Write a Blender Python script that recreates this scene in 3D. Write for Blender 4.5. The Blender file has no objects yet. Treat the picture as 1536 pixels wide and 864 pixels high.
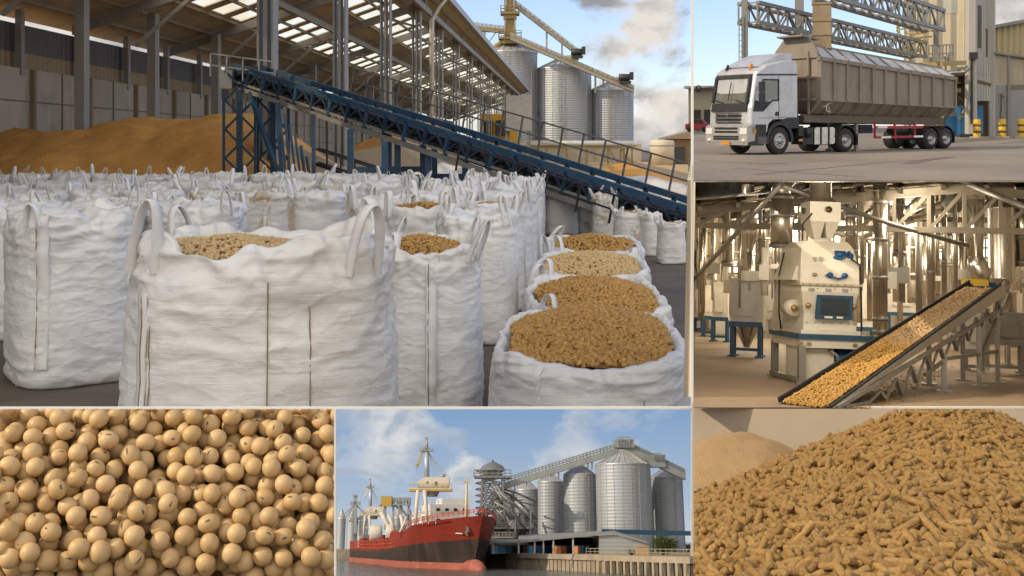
import bpy, bmesh, math, random
from mathutils import Vector, Matrix, noise
sc = bpy.context.scene
R = math.radians
V = Vector
# ------------------------------------------------------------------ camera
F, HX, HY, EYE = 1700.0, 768.0, 225.0, 1.6        # focal length and principal point in photo pixels
cd = bpy.data.cameras.new('camera'); cam = bpy.data.objects.new('camera', cd)
sc.collection.objects.link(cam); sc.camera = cam
cam.location = (0, 0, EYE); cam.rotation_euler = (R(90), 0, 0)
cd.sensor_width = 36; cd.lens = 36 * F / 1536; cd.shift_y = -(432 - HY) / 1536
cd.clip_start = 0.05; cd.clip_end = 6000
# ------------------------------------------------------------------ light
SUN_EL, SUN_BACK = 33.0, 16.0      # sun stands to the left, a little behind the camera
sund = bpy.data.lights.new('sun', 'SUN'); sun = bpy.data.objects.new('sun', sund)
sc.collection.objects.link(sun)
sund.energy = 2.2; sund.angle = R(0.6); sund.color = (1.0, 0.84, 0.62)
to_sun = V((-math.cos(R(SUN_BACK)) * math.cos(R(SUN_EL)), -math.sin(R(SUN_BACK)) * math.cos(R(SUN_EL)), math.sin(R(SUN_EL))))
sun.rotation_euler = to_sun.to_track_quat('Z', 'Y').to_euler()
w = bpy.data.worlds.new('World'); sc.world = w; w.use_nodes = True
nt = w.node_tree; nt.nodes.clear()
def N(t, typ, loc=None, **kw):
    n = t.nodes.new(typ)
    for k, v in kw.items():
        if k.startswith('i_'): n.inputs[k[2:].replace('_', ' ')].default_value = v
        else: setattr(n, k, v)
    return n
def math_(t, op, a, b=None, clamp=False):
    n = t.nodes.new('ShaderNodeMath'); n.operation = op; n.use_clamp = clamp
    for i, x in enumerate((a, b)):
        if x is None: continue
        if isinstance(x, (int, float)): n.inputs[i].default_value = x
        else: t.links.new(x, n.inputs[i])
    return n.outputs[0]
def vmath(t, op, a, b=None):
    n = t.nodes.new('ShaderNodeVectorMath'); n.operation = op
    for i, x in enumerate((a, b)):
        if x is None: continue
        if isinstance(x, (tuple, list)): n.inputs[i].default_value = x
        else: t.links.new(x, n.inputs[i])
    return n.outputs['Value'] if op in ('DOT_PRODUCT', 'LENGTH', 'DISTANCE') else n.outputs[0]
def mixc(t, fac, a, b, mode='MIX'):
    n = t.nodes.new('ShaderNodeMix'); n.data_type = 'RGBA'; n.blend_type = mode
    for idx, x in ((0, fac), (6, a), (7, b)):
        if isinstance(x, (int, float)): n.inputs[idx].default_value = x
        elif isinstance(x, (tuple, list)): n.inputs[idx].default_value = tuple(x) + ((1,) if len(x) == 3 else ())
        else: t.links.new(x, n.inputs[idx])
    return n.outputs[2]
def ramp(t, x, stops):
    n = t.nodes.new('ShaderNodeValToRGB'); e = n.color_ramp.elements
    while len(e) < len(stops): e.new(0.5)
    for el, (p, c) in zip(e, stops):
        el.position = p; el.color = (c, c, c, 1) if isinstance(c, (int, float)) else tuple(c) + (1,)
    t.links.new(x, n.inputs[0]); return n.outputs[0]
def noisef(t, vec, scale, detail=6, rough=.55, dist=0):
    n = t.nodes.new('ShaderNodeTexNoise'); n.inputs['Scale'].default_value = scale
    n.inputs['Detail'].default_value = detail; n.inputs['Roughness'].default_value = rough
    n.inputs['Distortion'].default_value = dist
    if vec is not None: t.links.new(vec, n.inputs['Vector'])
    return n.outputs[0]
def sky_clouds(t, vec, scale, seed, lo, hi, blobs, stretch=(1, 1, 1.6)):
    """fBm cumulus: coverage and the light on their heads"""
    p = vmath(t, 'MULTIPLY', vec, stretch); p = vmath(t, 'ADD', p, seed)
    n1 = noisef(t, p, scale, 9, .56, .25)
    p2 = vmath(t, 'ADD', p, (.012 * 10 / scale, 0, -.02 * 10 / scale))
    n2 = noisef(t, p2, scale, 6, .5, .25)
    cov = n1
    for c, r, amt in blobs:
        d = vmath(t, 'DISTANCE', vec, c)
        cov = math_(t, 'ADD', cov, math_(t, 'MULTIPLY', math_(t, 'SUBTRACT', 1, math_(t, 'DIVIDE', d, r), True), amt))
    m = ramp(t, cov, [(lo, 0), (hi, 1)])
    shade = ramp(t, math_(t, 'ADD', math_(t, 'MULTIPLY', math_(t, 'SUBTRACT', n2, n1), 3.0), math_(t, 'SUBTRACT', 1.0, math_(t, 'MULTIPLY', n2, .9))), [(.25, 0), (.75, 1)])
    return m, shade
tc = N(nt, 'ShaderNodeTexCoord')
skyn = N(nt, 'ShaderNodeTexSky', sky_type='NISHITA', sun_disc=False, sun_elevation=R(SUN_EL),
         sun_rotation=math.atan2(to_sun.x, to_sun.y) , air_density=1.0, dust_density=.5, ozone_density=2.2)
def pdir(px, py): return tuple(V(((px - HX) / F, 1, -(py - HY) / F)).normalized())
mm, shd = sky_clouds(nt, tc.outputs['Generated'], 9.0, (3.1, 1.7, .4), .53, .62,
    [(pdir(960, 45), .075, .30), (pdir(1015, 150), .05, .24), (pdir(985, 110), .03, -.22), (pdir(1500, 40), .05, .2), (pdir(80, 30), .2, .25), ((0, -.8, .6), 1.35, .42), (pdir(760, 30), .07, -.3), (pdir(700, 10), .07, -.3), (pdir(1120, 60), .075, -.4), (pdir(1250, 60), .09, -.4)])
sxy = N(nt, 'ShaderNodeSeparateXYZ'); nt.links.new(tc.outputs['Generated'], sxy.inputs[0])
behind = ramp(nt, math_(nt, 'ADD', math_(nt, 'MULTIPLY', sxy.outputs[1], -.5), .5), [(.3, 0), (.6, 1)])      # unseen bright cloud bank added behind the camera as fill light
cl = mixc(nt, behind, mixc(nt, shd, (1.35, 1.38, 1.48), (3.3, 3.1, 2.85)), (5.4, 5.15, 4.75))
skc = mixc(nt, 1.0, skyn.outputs[0], (.74, .715, .84), 'MULTIPLY')
allc = mixc(nt, mm, skc, cl)
bg = N(nt, 'ShaderNodeBackground'); bg.inputs['Strength'].default_value = .145
nt.links.new(allc, bg.inputs['Color'])
wo = N(nt, 'ShaderNodeOutputWorld'); nt.links.new(bg.outputs[0], wo.inputs['Surface'])
vs = sc.view_settings; vs.view_transform = 'Standard'; vs.look = 'None'; vs.exposure = 0.76; vs.gamma = 1.0; vs.use_curve_mapping = False
cy = sc.cycles; cy.use_denoising = True; cy.max_bounces = 7; cy.diffuse_bounces = 3; cy.glossy_bounces = 3; cy.transmission_bounces = 4; cy.transparent_max_bounces = 8
cy.sample_clamp_indirect = 6; cy.caustics_reflective = False; cy.caustics_refractive = False
# ------------------------------------------------------------------ materials
MATS = {}
def mat(name, col, rough=.55, metal=0, var=.12, scale=4, bump=0, bscale=40, dirt=None, damt=.4, dscale=2.5, stretch=(1, 1, 1), spec=.4, bstretch=None, wave=None, bricks=None, rnd=0):
    if name in MATS: return MATS[name]
    m = bpy.data.materials.new(name); m.use_nodes = True; t = m.node_tree
    b = t.nodes['Principled BSDF']; L = t.links.new
    b.inputs['Roughness'].default_value = rough; b.inputs['Metallic'].default_value = metal
    b.inputs['Specular IOR Level'].default_value = spec
    co = N(t, 'ShaderNodeTexCoord').outputs['Object']
    vec = vmath(t, 'MULTIPLY', co, stretch)
    n = noisef(t, vec, scale, 6, .6)
    c = mixc(t, ramp(t, n, [(.3, 0), (.7, 1)]), tuple(x * (1 - var) for x in col), tuple(min(1, x * (1 + var)) for x in col))
    if rnd:
        oi = N(t, 'ShaderNodeObjectInfo').outputs['Random']
        c = mixc(t, 1.0, c, mixc(t, oi, (1 - rnd,) * 3, (1 + rnd * .6,) * 3), 'MULTIPLY')
    if dirt:
        dn = noisef(t, vec, dscale, 8, .68, .3)
        c = mixc(t, math_(t, 'MULTIPLY', ramp(t, dn, [(.5, 0), (.72, 1)]), damt), c, dirt)
    h = None
    if wave:      # (direction axis, wavelength, strength)
        ax, wl, st = wave
        sx = N(t, 'ShaderNodeSeparateXYZ'); L(co, sx.inputs[0])
        o = sx.outputs['XYZ'.index(ax)] if ax in 'XYZ' else math_(t, 'ADD', sx.outputs[0], math_(t, 'MULTIPLY', sx.outputs[1], .83))
        h = math_(t, 'MULTIPLY', math_(t, 'SINE', math_(t, 'MULTIPLY', o, 2 * math.pi / wl)), .5)
        bp = N(t, 'ShaderNodeBump'); bp.inputs['Strength'].default_value = st; bp.inputs['Distance'].default_value = wl * .25
        L(h, bp.inputs['Height']); last = bp
    if bump:
        bv = vmath(t, 'MULTIPLY', co, bstretch or stretch)
        bp2 = N(t, 'ShaderNodeBump'); bp2.inputs['Strength'].default_value = bump; bp2.inputs['Distance'].default_value = 1.0 / bscale
        L(noisef(t, bv, bscale, 5, .6), bp2.inputs['Height'])
        if wave: L(last.outputs[0], bp2.inputs['Normal'])
        last = bp2
    if wave or bump: L(last.outputs[0], b.inputs['Normal'])
    rr = math_(t, 'ADD', math_(t, 'MULTIPLY', n, .25), rough - .12); L(rr, b.inputs['Roughness'])
    L(c, b.inputs['Base Color'])
    MATS[name] = m; return m
# ------------------------------------------------------------------ mesh building
class MB:
    def __init__(s): s.v = []; s.f = []; s.sm = []; s.pc = []; s.hold = 0; s.np = 0
    def add(s, vs_, fs, smooth=False):
        o = len(s.v); s.v += [V(p) for p in vs_]; s.f += [tuple(i + o for i in f) for f in fs]; s.sm += [smooth] * len(fs)
        if not s.hold: s.np += 1
        s.pc += [s.np] * len(fs); return s
    def hexa(s, p):      # 8 points: bottom 4 (ccw), top 4
        return s.add(p, [(3, 2, 1, 0), (4, 5, 6, 7), (0, 1, 5, 4), (1, 2, 6, 5), (2, 3, 7, 6), (3, 0, 4, 7)])
    def box(s, c, d, rz=0, m=None):
        hx, hy, hz = d[0] / 2, d[1] / 2, d[2] / 2; c = V(c)
        ps = [V(q) for q in ((-hx, -hy, -hz), (hx, -hy, -hz), (hx, hy, -hz), (-hx, hy, -hz), (-hx, -hy, hz), (hx, -hy, hz), (hx, hy, hz), (-hx, hy, hz))]
        r = m or (Matrix.Rotation(rz, 3, 'Z') if rz else None)
        if r: ps = [r @ q for q in ps]
        return s.hexa([c + q for q in ps])
    def bar(s, a, b, w_, h_=None, up=(0, 0, 1)):
        a, b = V(a), V(b); h_ = h_ or w_; d = (b - a)
        if d.length < 1e-6: return s
        d.normalize(); u = V(up)
        if abs(d.dot(u)) > .98: u = V((0, 1, 0))
        x = d.cross(u).normalized() * w_ / 2; z = x.cross(d).normalized() * h_ / 2
        return s.hexa([a - x - z, a + x - z, b + x - z, b - x - z, a - x + z, a + x + z, b + x + z, b - x + z])
    def tube(s, pts, r, n=8, caps=True):
        pts = [V(p) for p in pts]; rs = r if isinstance(r, (list, tuple)) else [r] * len(pts)
        rings = []; pu = None
        for i, p in enumerate(pts):
            d = (pts[min(i + 1, len(pts) - 1)] - pts[max(i - 1, 0)]).normalized()
            u = pu if pu is not None else (V((0, 0, 1)) if abs(d.z) < .95 else V((1, 0, 0)))
            x = d.cross(u).normalized(); u = x.cross(d).normalized(); pu = u
            rings.append([p + (x * math.cos(2 * math.pi * k / n) + u * math.sin(2 * math.pi * k / n)) * rs[i] for k in range(n)])
        vs_ = [q for rg in rings for q in rg]; fs = []
        for i in range(len(pts) - 1):
            for k in range(n):
                k2 = (k + 1) % n; fs.append((i * n + k, i * n + k2, (i + 1) * n + k2, (i + 1) * n + k))
        s.add(vs_, fs, True)
        if caps:
            s.hold = 1; s.add(rings[0], [tuple(range(n - 1, -1, -1))]); s.add(rings[-1], [tuple(range(n))]); s.hold = 0
        return s
    def pieces(s):
        out = {}
        for f, sm, k in zip(s.f, s.sm, s.pc):
            m = out.setdefault(k, type(s)()); mp = m.__dict__.setdefault('mp', {})
            for i in f:
                if i not in mp: mp[i] = len(m.v); m.v.append(s.v[i].copy())
            m.f.append(tuple(mp[i] for i in f)); m.sm.append(sm); m.pc.append(1)
        return list(out.values())
    def lathe(s, prof, c=(0, 0, 0), n=24, axis='Z', smooth=True, ang=None):
        c = V(c); vs_ = []; fs = []; full = ang is None; a0, a1 = ang or (0, 2 * math.pi)
        for (r, z) in prof:
            for k in range(n):
                a = a0 + (a1 - a0) * k / (n if full else n - 1)
                q = (r * math.cos(a), r * math.sin(a), z)
                q = {'Z': q, 'X': (q[2], q[0], q[1]), 'Y': (q[1], q[2], q[0])}[axis]
                vs_.append(c + V(q))
        for i in range(len(prof) - 1):
            for k in range(n if full else n - 1):
                k2 = (k + 1) % n; fs.append((i * n + k, i * n + k2, (i + 1) * n + k2, (i + 1) * n + k))
        return s.add(vs_, fs, smooth)
    def prism(s, poly, d0, d1, axis='Y', smooth=False):
        """poly in the plane across the axis, extruded d0..d1; axis Y: (x,z), X: (y,z), Z: (x,y)"""
        n = len(poly)
        P = lambda p, d: {'Y': (p[0], d, p[1]), 'X': (d, p[0], p[1]), 'Z': (p[0], p[1], d)}[axis]
        vs_ = [P(p, d0) for p in poly] + [P(p, d1) for p in poly]
        s.add(vs_, [tuple(range(n)), tuple(range(2 * n - 1, n - 1, -1))] + [(i, i + n, (i + 1) % n + n, (i + 1) % n) for i in range(n)], smooth); return s
    def grid(s, fn, nu, nv, closeu=False, smooth=True):
        vs_ = [fn(i, j) for j in range(nv) for i in range(nu)]; fs = []
        for j in range(nv - 1):
            for i in range(nu if closeu else nu - 1):
                i2 = (i + 1) % nu; fs.append((j * nu + i, j * nu + i2, (j + 1) * nu + i2, (j + 1) * nu + i))
        return s.add(vs_, fs, smooth)
    def blob(s, c, r, n=8, m=6, jit=0, rot=None):
        c = V(c); r = (r,) * 3 if isinstance(r, (int, float)) else r
        def fn(i, j):
            a = 2 * math.pi * i / n; b = math.pi * j / (m - 1)
            q = V((r[0] * math.sin(b) * math.cos(a), r[1] * math.sin(b) * math.sin(a), r[2] * math.cos(b)))
            if rot: q = rot @ q
            return c + q
        return s.grid(fn, n, m, True)
    def mesh(s, name, m, inv=None, bevel=0):
        me = bpy.data.meshes.new(name)
        vs_ = [inv @ p for p in s.v] if inv else s.v
        me.from_pydata([tuple(p) for p in vs_], [], s.f)
        if any(s.sm): me.polygons.foreach_set('use_smooth', s.sm)
        me.materials.append(m); me.validate(); me.update()
        bm = bmesh.new(); bm.from_mesh(me); bmesh.ops.remove_doubles(bm, verts=bm.verts, dist=1e-6)
        bmesh.ops.recalc_face_normals(bm, faces=bm.faces); bm.to_mesh(me); bm.free()
        return me
# ------------------------------------------------------------------ places
class Bay:
    """one collage panel: its own ground at z = 0, turned, tilted and scaled about the camera"""
    def __init__(s, cx, hy, eye, scale):
        a = (cx - HX) / F; b = (HY - hy) / F
        u = V((-a * b / (1 + a * a), 1, -b / (1 + a * a))).normalized(); y = V((a, b, 1)).normalized()
        W = lambda q: V((q.x, q.z, q.y))
        Z, Y = W(u), W(y); X = Y.cross(Z)
        s.rot = Matrix((X, Y, Z)).transposed(); s.eye = eye; s.scale = scale
        s.base = V((0, 0, EYE)) - Z * eye * scale
        s.M = Matrix.Translation(s.base) @ s.rot.to_4x4() @ Matrix.Scale(scale, 4)  # whole panel turned, tilted and scaled about the camera position
        s.ri = s.rot.inverted()
    def ray(s, px, py): return s.ri @ V(((px - HX) / F, 1, -(py - HY) / F))
    def at(s, px, py, d):
        r = s.ray(px, py); r = r / r.y * d; return V((r.x, d, r.z + s.eye))
    def on(s, px, py, z=0):
        r = s.ray(px, py); k = (z - s.eye) / r.z; return V((r.x * k, r.y * k, z))
    def z(s, py, px, d): return s.at(px, py, d).z
    def m(s, npx, d): return npx * d / (F * 1.02)
BAY = [None]
def link(o): sc.collection.objects.link(o); return o
def props(o, label=None, cat=None, group=None, kind=None):
    for k, v in (('label', label), ('category', cat), ('group', group), ('kind', kind)):
        if v: o[k] = v
    return o
INV = {}
def thing(name, label, cat, loc=(0, 0, 0), rz=0, group=None):
    o = link(bpy.data.objects.new(name, None)); o.empty_display_size = .1
    Lm = Matrix.Translation(V(loc)) @ Matrix.Rotation(rz, 4, 'Z')
    o.matrix_world = BAY[0].M @ Lm; INV[o.name] = Lm.inverted()
    return props(o, label, cat, group)
def part(name, mb, m, parent, label=None, kind=None):
    inv = INV[parent.name]
    o = link(bpy.data.objects.new(name, mb.mesh(name, m, inv))); o.parent = parent; INV[o.name] = inv
    return props(o, label, kind=kind)
def parts(name, mb, m, parent, most=100):
    ps = mb.pieces()
    for p in ps[:most]: part(name, p, m, parent)
    if len(ps) > most:
        c = type(mb)()
        for p in ps[most:]: c.add(p.v, p.f, any(p.sm))
        part(name + 's_further_on', c, m, parent, kind='stuff')
def solid(name, mb, m, label=None, cat=None, group=None, kind=None, loc=None):
    """a thing that is one mesh (or a piece of the setting)"""
    if loc is None:
        xs = [p.x for p in mb.v]; ys = [p.y for p in mb.v]; loc = (sum(xs) / len(xs), sum(ys) / len(ys), min(p.z for p in mb.v))
    Lm = Matrix.Translation(V(loc))
    o = link(bpy.data.objects.new(name, mb.mesh(name, m, Lm.inverted()))); o.matrix_world = BAY[0].M @ Lm; INV[o.name] = Lm.inverted()
    return props(o, label, cat, group, kind)
def copy_thing(o, loc, rz=0, label=None, group=None, scale=None):
    c = link(o.copy()); Lm = Matrix.Translation(V(loc)) @ Matrix.Rotation(rz, 4, 'Z')
    if scale: Lm = Lm @ Matrix.Diagonal(V(scale).to_4d() if len(scale) == 3 else scale)
    c.matrix_world = BAY[0].M @ Lm
    def kids(src, dst):
        for ch in src.children:
            d = link(ch.copy()); d.parent = dst; kids(ch, d)
    kids(o, c)
    return props(c, label, group=group)
def place(o, loc, rz=0):
    Lm = Matrix.Translation(V(loc)) @ Matrix.Rotation(rz, 4, 'Z'); o.matrix_world = BAY[0].M @ Lm; return o
def lattice(mb, a, b, h, w, n, r, up=(0, 0, 1), chords=None):
    """box truss from a to b: h high, w wide, n panels"""
    a, b, u = V(a), V(b), V(up); d = (b - a).normalized(); x = d.cross(u).normalized()
    cr = chords or r * 1.6
    for sx in (-1, 1):
        for zz in (0, h): mb.bar(a + x * sx * w / 2 + u * zz, b + x * sx * w / 2 + u * zz, cr)
        for i in range(n + 1):
            p = a.lerp(b, i / n) + x * sx * w / 2
            mb.bar(p, p + u * h, r)
            if i < n:
                q = a.lerp(b, (i + 1) / n) + x * sx * w / 2
                mb.bar(p + (u * h if i % 2 else u * 0), q + (u * 0 if i % 2 else u * h), r)
    for i in range(n + 1):
        p = a.lerp(b, i / n)
        mb.bar(p - x * w / 2, p + x * w / 2, r); mb.bar(p - x * w / 2 + u * h, p + x * w / 2 + u * h, r)
    return mb
def rail(mb, pts, h, r, n_posts, up=(0, 0, 1)):
    u = V(up)
    for a, b in zip(pts[:-1], pts[1:]):
        a, b = V(a), V(b)
        mb.bar(a + u * h, b + u * h, r); mb.bar(a + u * h * .5, b + u * h * .5, r)
        for i in range(n_posts + 1):
            p = a.lerp(b, i / n_posts); mb.bar(p, p + u * h, r)
    return mb
def nz(x, y, z=0): return noise.noise(V((x, y, z)))
def fbm(x, y, z=0, o=4): return noise.fractal(V((x, y, z)), 1.0, 2.0, o)
rnd = random.Random(7)
# =================================================================== the bag yard
YARD = Bay(HX, HY, EYE, 1.0); BAY[0] = YARD
m_ground = mat('yard_ground', (.115, .092, .07), .85, var=.25, scale=.6, bump=.35, bscale=25, dirt=(.24, .2, .15), damt=.5, dscale=.9)
m_conc = mat('concrete', (.40, .345, .275), .85, var=.14, scale=.5, bump=.25, bscale=14, dirt=(.13, .105, .08), damt=.55, dscale=.8, stretch=(1, 1, .45))
m_col = mat('column_grey', (.27, .262, .245), .6, var=.12, scale=1.5, dirt=(.16, .12, .08), damt=.35, dscale=2, stretch=(1, 1, .2))
m_roofin = mat('roof_lining', (.46, .40, .31), .7, var=.15, scale=.7, wave=('Y', .35, .35), dirt=(.16, .13, .1), damt=.4)
m_clad_d = mat('dark_cladding', (.10, .095, .088), .6, var=.15, scale=1, wave=('H', .3, .8))
m_clad_t = mat('tan_cladding', (.30, .215, .11), .6, var=.15, scale=1, wave=('H', .3, .8))
m_steel = mat('galvanised', (.36, .35, .33), .45, .5, var=.15, scale=3)
m_blue = mat('blue_paint', (.03, .083, .155), .5, var=.25, scale=3, dirt=(.14, .11, .085), damt=.6, dscale=2)
m_dblue = mat('dark_blue_steel', (.03, .058, .10), .5, .2, var=.3)
m_dark = mat('dark_steel', (.04, .042, .045), .55, .3, var=.2)
m_rubber = mat('belt_rubber', (.02, .02, .021), .7, var=.2)
m_grain = mat('grain_heap', (.62, .32, .085), .9, var=.2, scale=.8, bump=1.0, bscale=18, dirt=(.36, .17, .04), damt=.5, dscale=1.3)
m_yellow = mat('yellow_paint', (.29, .22, .085), .55, var=.25, scale=1.5, dirt=(.15, .10, .05), damt=.5, dscale=1.5)
def skylight_mat():
    m = bpy.data.materials.new('skylight'); m.use_nodes = True; t = m.node_tree
    t.nodes.clear(); o = N(t, 'ShaderNodeOutputMaterial'); mx = N(t, 'ShaderNodeMixShader', i_Fac=.75)
    tr = N(t, 'ShaderNodeBsdfTranslucent', i_Color=(.9, .88, .8, 1)); tp = N(t, 'ShaderNodeBsdfTransparent', i_Color=(.95, .93, .86, 1))
    t.links.new(tr.outputs[0], mx.inputs[1]); t.links.new(tp.outputs[0], mx.inputs[2]); t.links.new(mx.outputs[0], o.inputs[0]); return m
m_sky = skylight_mat()
# ---- ground
g = MB(); xs = [-4000, -400, -120, -60, -30, -15, 0, 15, 30, 60, 120, 400, 4000]; ys = [-400, -60, -10, 5, 20, 40, 80, 150, 300, 800, 5000]
g.grid(lambda i, j: (xs[i], ys[j], 0), len(xs), len(ys), smooth=False)
solid('ground', g, m_ground, kind='structure', loc=(0, 0, 0))
g = MB()      # sunlit sandy yard beyond the conveyor
g.grid(lambda i, j: V((-6 + i * 8 + nz(i * .7, j) * 3, 33 + j * 9 + nz(i, j * .6, 3) * 4 * (j < 1), .004)), 12, 14, smooth=False)
solid('sandy_yard', g, mat('sand', (.40, .285, .15), .9, var=.12, scale=.25, bump=.2, bscale=8, dirt=(.30, .2, .1), damt=.5, dscale=.12), kind='structure', loc=(0, 30, 0))
# ---- shed: S(l, t, z) runs along the vanishing direction of its columns
AX = V(((870 - HX) / F, 1, 0)).normalized(); RT = V((AX.y, -AX.x, 0))
def S(l, t, z): return AX * t + RT * l + V((0, 0, z))
LC, LW, ZE, ZW = -8.1, -17.4, 9.25, 6.0
T0, T1 = 0.0, 156.0
shed = thing('open_shed', 'open sided storage shed with grey columns, dark cladding and skylights in its roof', 'shed', S(LC, 29, 0))
def zr(l): return ZW + (ZE - ZW) * (l - LW) / (LC - LW)
cols = [29 + 9 * k for k in range(0, 15)]
for t in cols:
    c = MB(); p = S(LC, t, 0); top = zr(LC) - .25; rz = math.atan2(AX.y, AX.x)
    c.box(p + V((0, 0, top / 2)), (.46, .1, top), rz); c.box(p + RT * -.19 + V((0, 0, top / 2)), (.5, .05, top), rz); c.box(p + RT * .19 + V((0, 0, top / 2)), (.5, .05, top), rz)
    part('column', c, m_col, shed)
for t in (33.8, 39.6, 46.6, 55, 64, 73, 82, 91):
    c = MB(); p = S(LW + 2.2, t, 0); top = zr(LW + 2.2) - .3
    c.box(p + V((0, 0, top / 2)), (.4, .3, top), math.atan2(AX.y, AX.x)); part('column', c, m_col, shed)
for t in [25.5 + 4.1 * k for k in range(0, 20)]:
    c = MB(); c.bar(S(LW + .3, t, 3.9), S(LW + .3, t, zr(LW) - .1), .22, .2, up=RT); part('wall_post', c, m_col, shed)
for t in cols:
    c = MB(); c.hexa([S(LW, t - .1, zr(LW) - .45), S(LC + .5, t - .1, zr(LC) - .55), S(LC + .5, t + .1, zr(LC) - .55), S(LW, t + .1, zr(LW) - .45),
                      S(LW, t - .1, zr(LW) - .14), S(LC + .5, t - .1, zr(LC) - .13), S(LC + .5, t + .1, zr(LC) - .13), S(LW, t + .1, zr(LW) - .14)])
    for s_ in (-1, 1): c.bar(S(LC - .1, t, zr(LC) - 1.5), S(LC - 1.6, t + s_ * .4, zr(LC - 1.6) - .5), .1)
    c.bar(S(LW + 2.2, t, zr(LW + 2.2) - 1.6), S(LW + 4.4, t, zr(LW + 4.4) - .5), .12)
    part('rafter', c, m_col, shed)
c = MB()
l = LW + .6
while l < LC + .6:
    c.bar(S(l, T0, zr(l) - .07), S(l, T1, zr(l) - .07), .08, .13); l += 1.15
part('purlins', c, mat('purlin', (.26, .21, .15), .6), shed)
# roof sheets between skylight strips
def strip(mb, l0, l1, t0, t1, th=.05):
    mb.hexa([S(l0, t0, zr(l0)), S(l1, t0, zr(l1)), S(l1, t1, zr(l1)), S(l0, t1, zr(l0)), S(l0, t0, zr(l0) + th), S(l1, t0, zr(l1) + th), S(l1, t1, zr(l1) + th), S(l0, t1, zr(l0) + th)])
rf = MB(); sk = MB(); bands = [(LW - .6, LW + 3.0, 0), (LW + 3.0, LW + 4.7, 1), (LW + 4.7, LC - 2.9, 0), (LC - 2.9, LC - 1.1, 1), (LC - 1.1, LC + 1.1, 0)]
for l0, l1, lit in bands:
    if not lit: strip(rf, l0, l1, T0, T1); continue
    strip(rf, l0, l1, T0, 21); t = 21
    rs = random.Random(int(l0 * 10))
    while t < T1:
        a = t + .9; b = min(a + (1.5 if l0 < -12 else rs.choice((1.2, 2.4, 2.4))), T1)
        strip(rf, l0, l1, t, a); strip(sk, l0, l1, a, b); t = b
part('roof_sheet', rf, m_roofin, shed); parts('skylight', sk, m_sky, shed)
c = MB(); c.hexa([S(LC + 1.1, T0, ZE + .2), S(LC + 1.3, T0, ZE + .2), S(LC + 1.3, T1, ZE + .2), S(LC + 1.1, T1, ZE + .2), S(LC + 1.1, T0, ZE + .55), S(LC + 1.3, T0, ZE + .55), S(LC + 1.3, T1, ZE + .55), S(LC + 1.1, T1, ZE + .55)])
part('gutter', c, m_steel, shed)
c = MB(); c.bar(S(LC + .4, T0, ZE - .6), S(LC + .4, T1, ZE - .6), .15, .3); c.bar(S(LC - 3.6, T0, 7.3), S(LC - 3.6, T1, 7.3), .14, .25); part('eave_beam', c, m_col, shed)
c = MB(); q = S(LC + .42, 58.5, 0); c.tube([S(LC + 1.2, 58.5, ZE + .3), S(LC + .8, 58.5, ZE - .2), S(LC + .42, 58.5, ZE - .9), q], .13, 8); part('downpipe', c, mat('white_pipe', (.62, .6, .56), .4, .3), shed)
c = MB(); c.hexa([S(LW - .1, T0, 3.9), S(LW + .06, T0, 3.9), S(LW + .06, T1, 3.9), S(LW - .1, T1, 3.9), S(LW - .1, T0, 4.62), S(LW + .06, T0, 4.62), S(LW + .06, T1, 4.62), S(LW - .1, T1, 4.62)]); part('lower_cladding', c, m_clad_t, shed)
c = MB(); c.hexa([S(LW - .1, T0, 4.623), S(LW + .06, T0, 4.623), S(LW + .06, T1, 4.623), S(LW - .1, T1, 4.623), S(LW - .1, T0, 5.5), S(LW + .06, T0, 5.5), S(LW + .06, T1, 5.5), S(LW - .1, T1, 5.5)]); part('upper_cladding', c, m_clad_d, shed)
wl = thing('retaining_wall', 'long concrete retaining wall of cast panels behind the grain heap', 'wall', S(LW, 40, 0))
c = MB(); c.hexa([S(LW, T0, 0), S(LW + .35, T0, 0), S(LW + .35, T1, 0), S(LW, T1, 0), S(LW, T0, 4.1), S(LW + .35, T0, 4.1), S(LW + .35, T1, 4.1), S(LW, T1, 4.1)])
part('wall_panels', c, m_conc, wl)
c = MB()
for k in range(60): c.bar(S(LW + .36, 20 + k * 2.05, 0), S(LW + .36, 20 + k * 2.05, 4.1), .05, .05, up=RT)
for z in (1.1, 2.1, 3.1): c.bar(S(LW + .36, 16, z), S(LW + .36, T1, z), .04, .03)
part('panel_joints', c, mat('joint', (.17, .135, .10), .9), wl)
c = MB()
for k in range(22): c.bar(S(LW + .42, 22 + k * 4.1, .1), S(LW + .42, 22 + k * 4.1, 4.1), .16, .16, up=RT)
part('wall_ribs', c, mat('rib', (.24, .185, .13), .9), wl)
# far inner end of the shed: back wall panels and machines in the gloom
c = MB(); c.box(S(-4.6, 84, 4.3), (1.9, 2.2, 2.6), .06)
ob = thing('control_cabin', 'grey boxy control cabin raised on posts beside the shed columns', 'cabin', S(-4.6, 84, 0)); part('cabin', c, m_steel, ob)
c = MB()
for sx in (-.8, .8): c.bar(S(-4.6 + sx, 83.2, 0), S(-4.6 + sx, 83.2, 3.0), .16); c.bar(S(-4.6 + sx, 84.9, 0), S(-4.6 + sx, 84.9, 3.0), .16)
parts('post', c, m_col, ob)
c = MB()
yb = thing('yellow_loader', 'yellow machine cab parked under the shed behind the columns', 'loader', S(-7.5, 104, 0))
c.box(S(-7.5, 104, 3.3), (3.4, 2.4, 3.2), .06); part('body', c, mat('loader_yellow', (.55, .30, .02), .5, var=.2), yb)
c = MB(); c.box(S(-7.0, 102.6, 3.6), (1.2, .3, 1.4), .06); c.box(S(-8.3, 102.6, 3.4), (.8, .3, 1.8), .06); parts('window', c, m_dark, yb)
c = MB()
for sx in (-1.1, 1.1): c.lathe([(0, -.25), (.85, -.25), (.85, .25), (0, .25)], S(-7.5 + sx, 103, .85), 16, 'X')
parts('wheel', c, m_rubber, yb)
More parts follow.
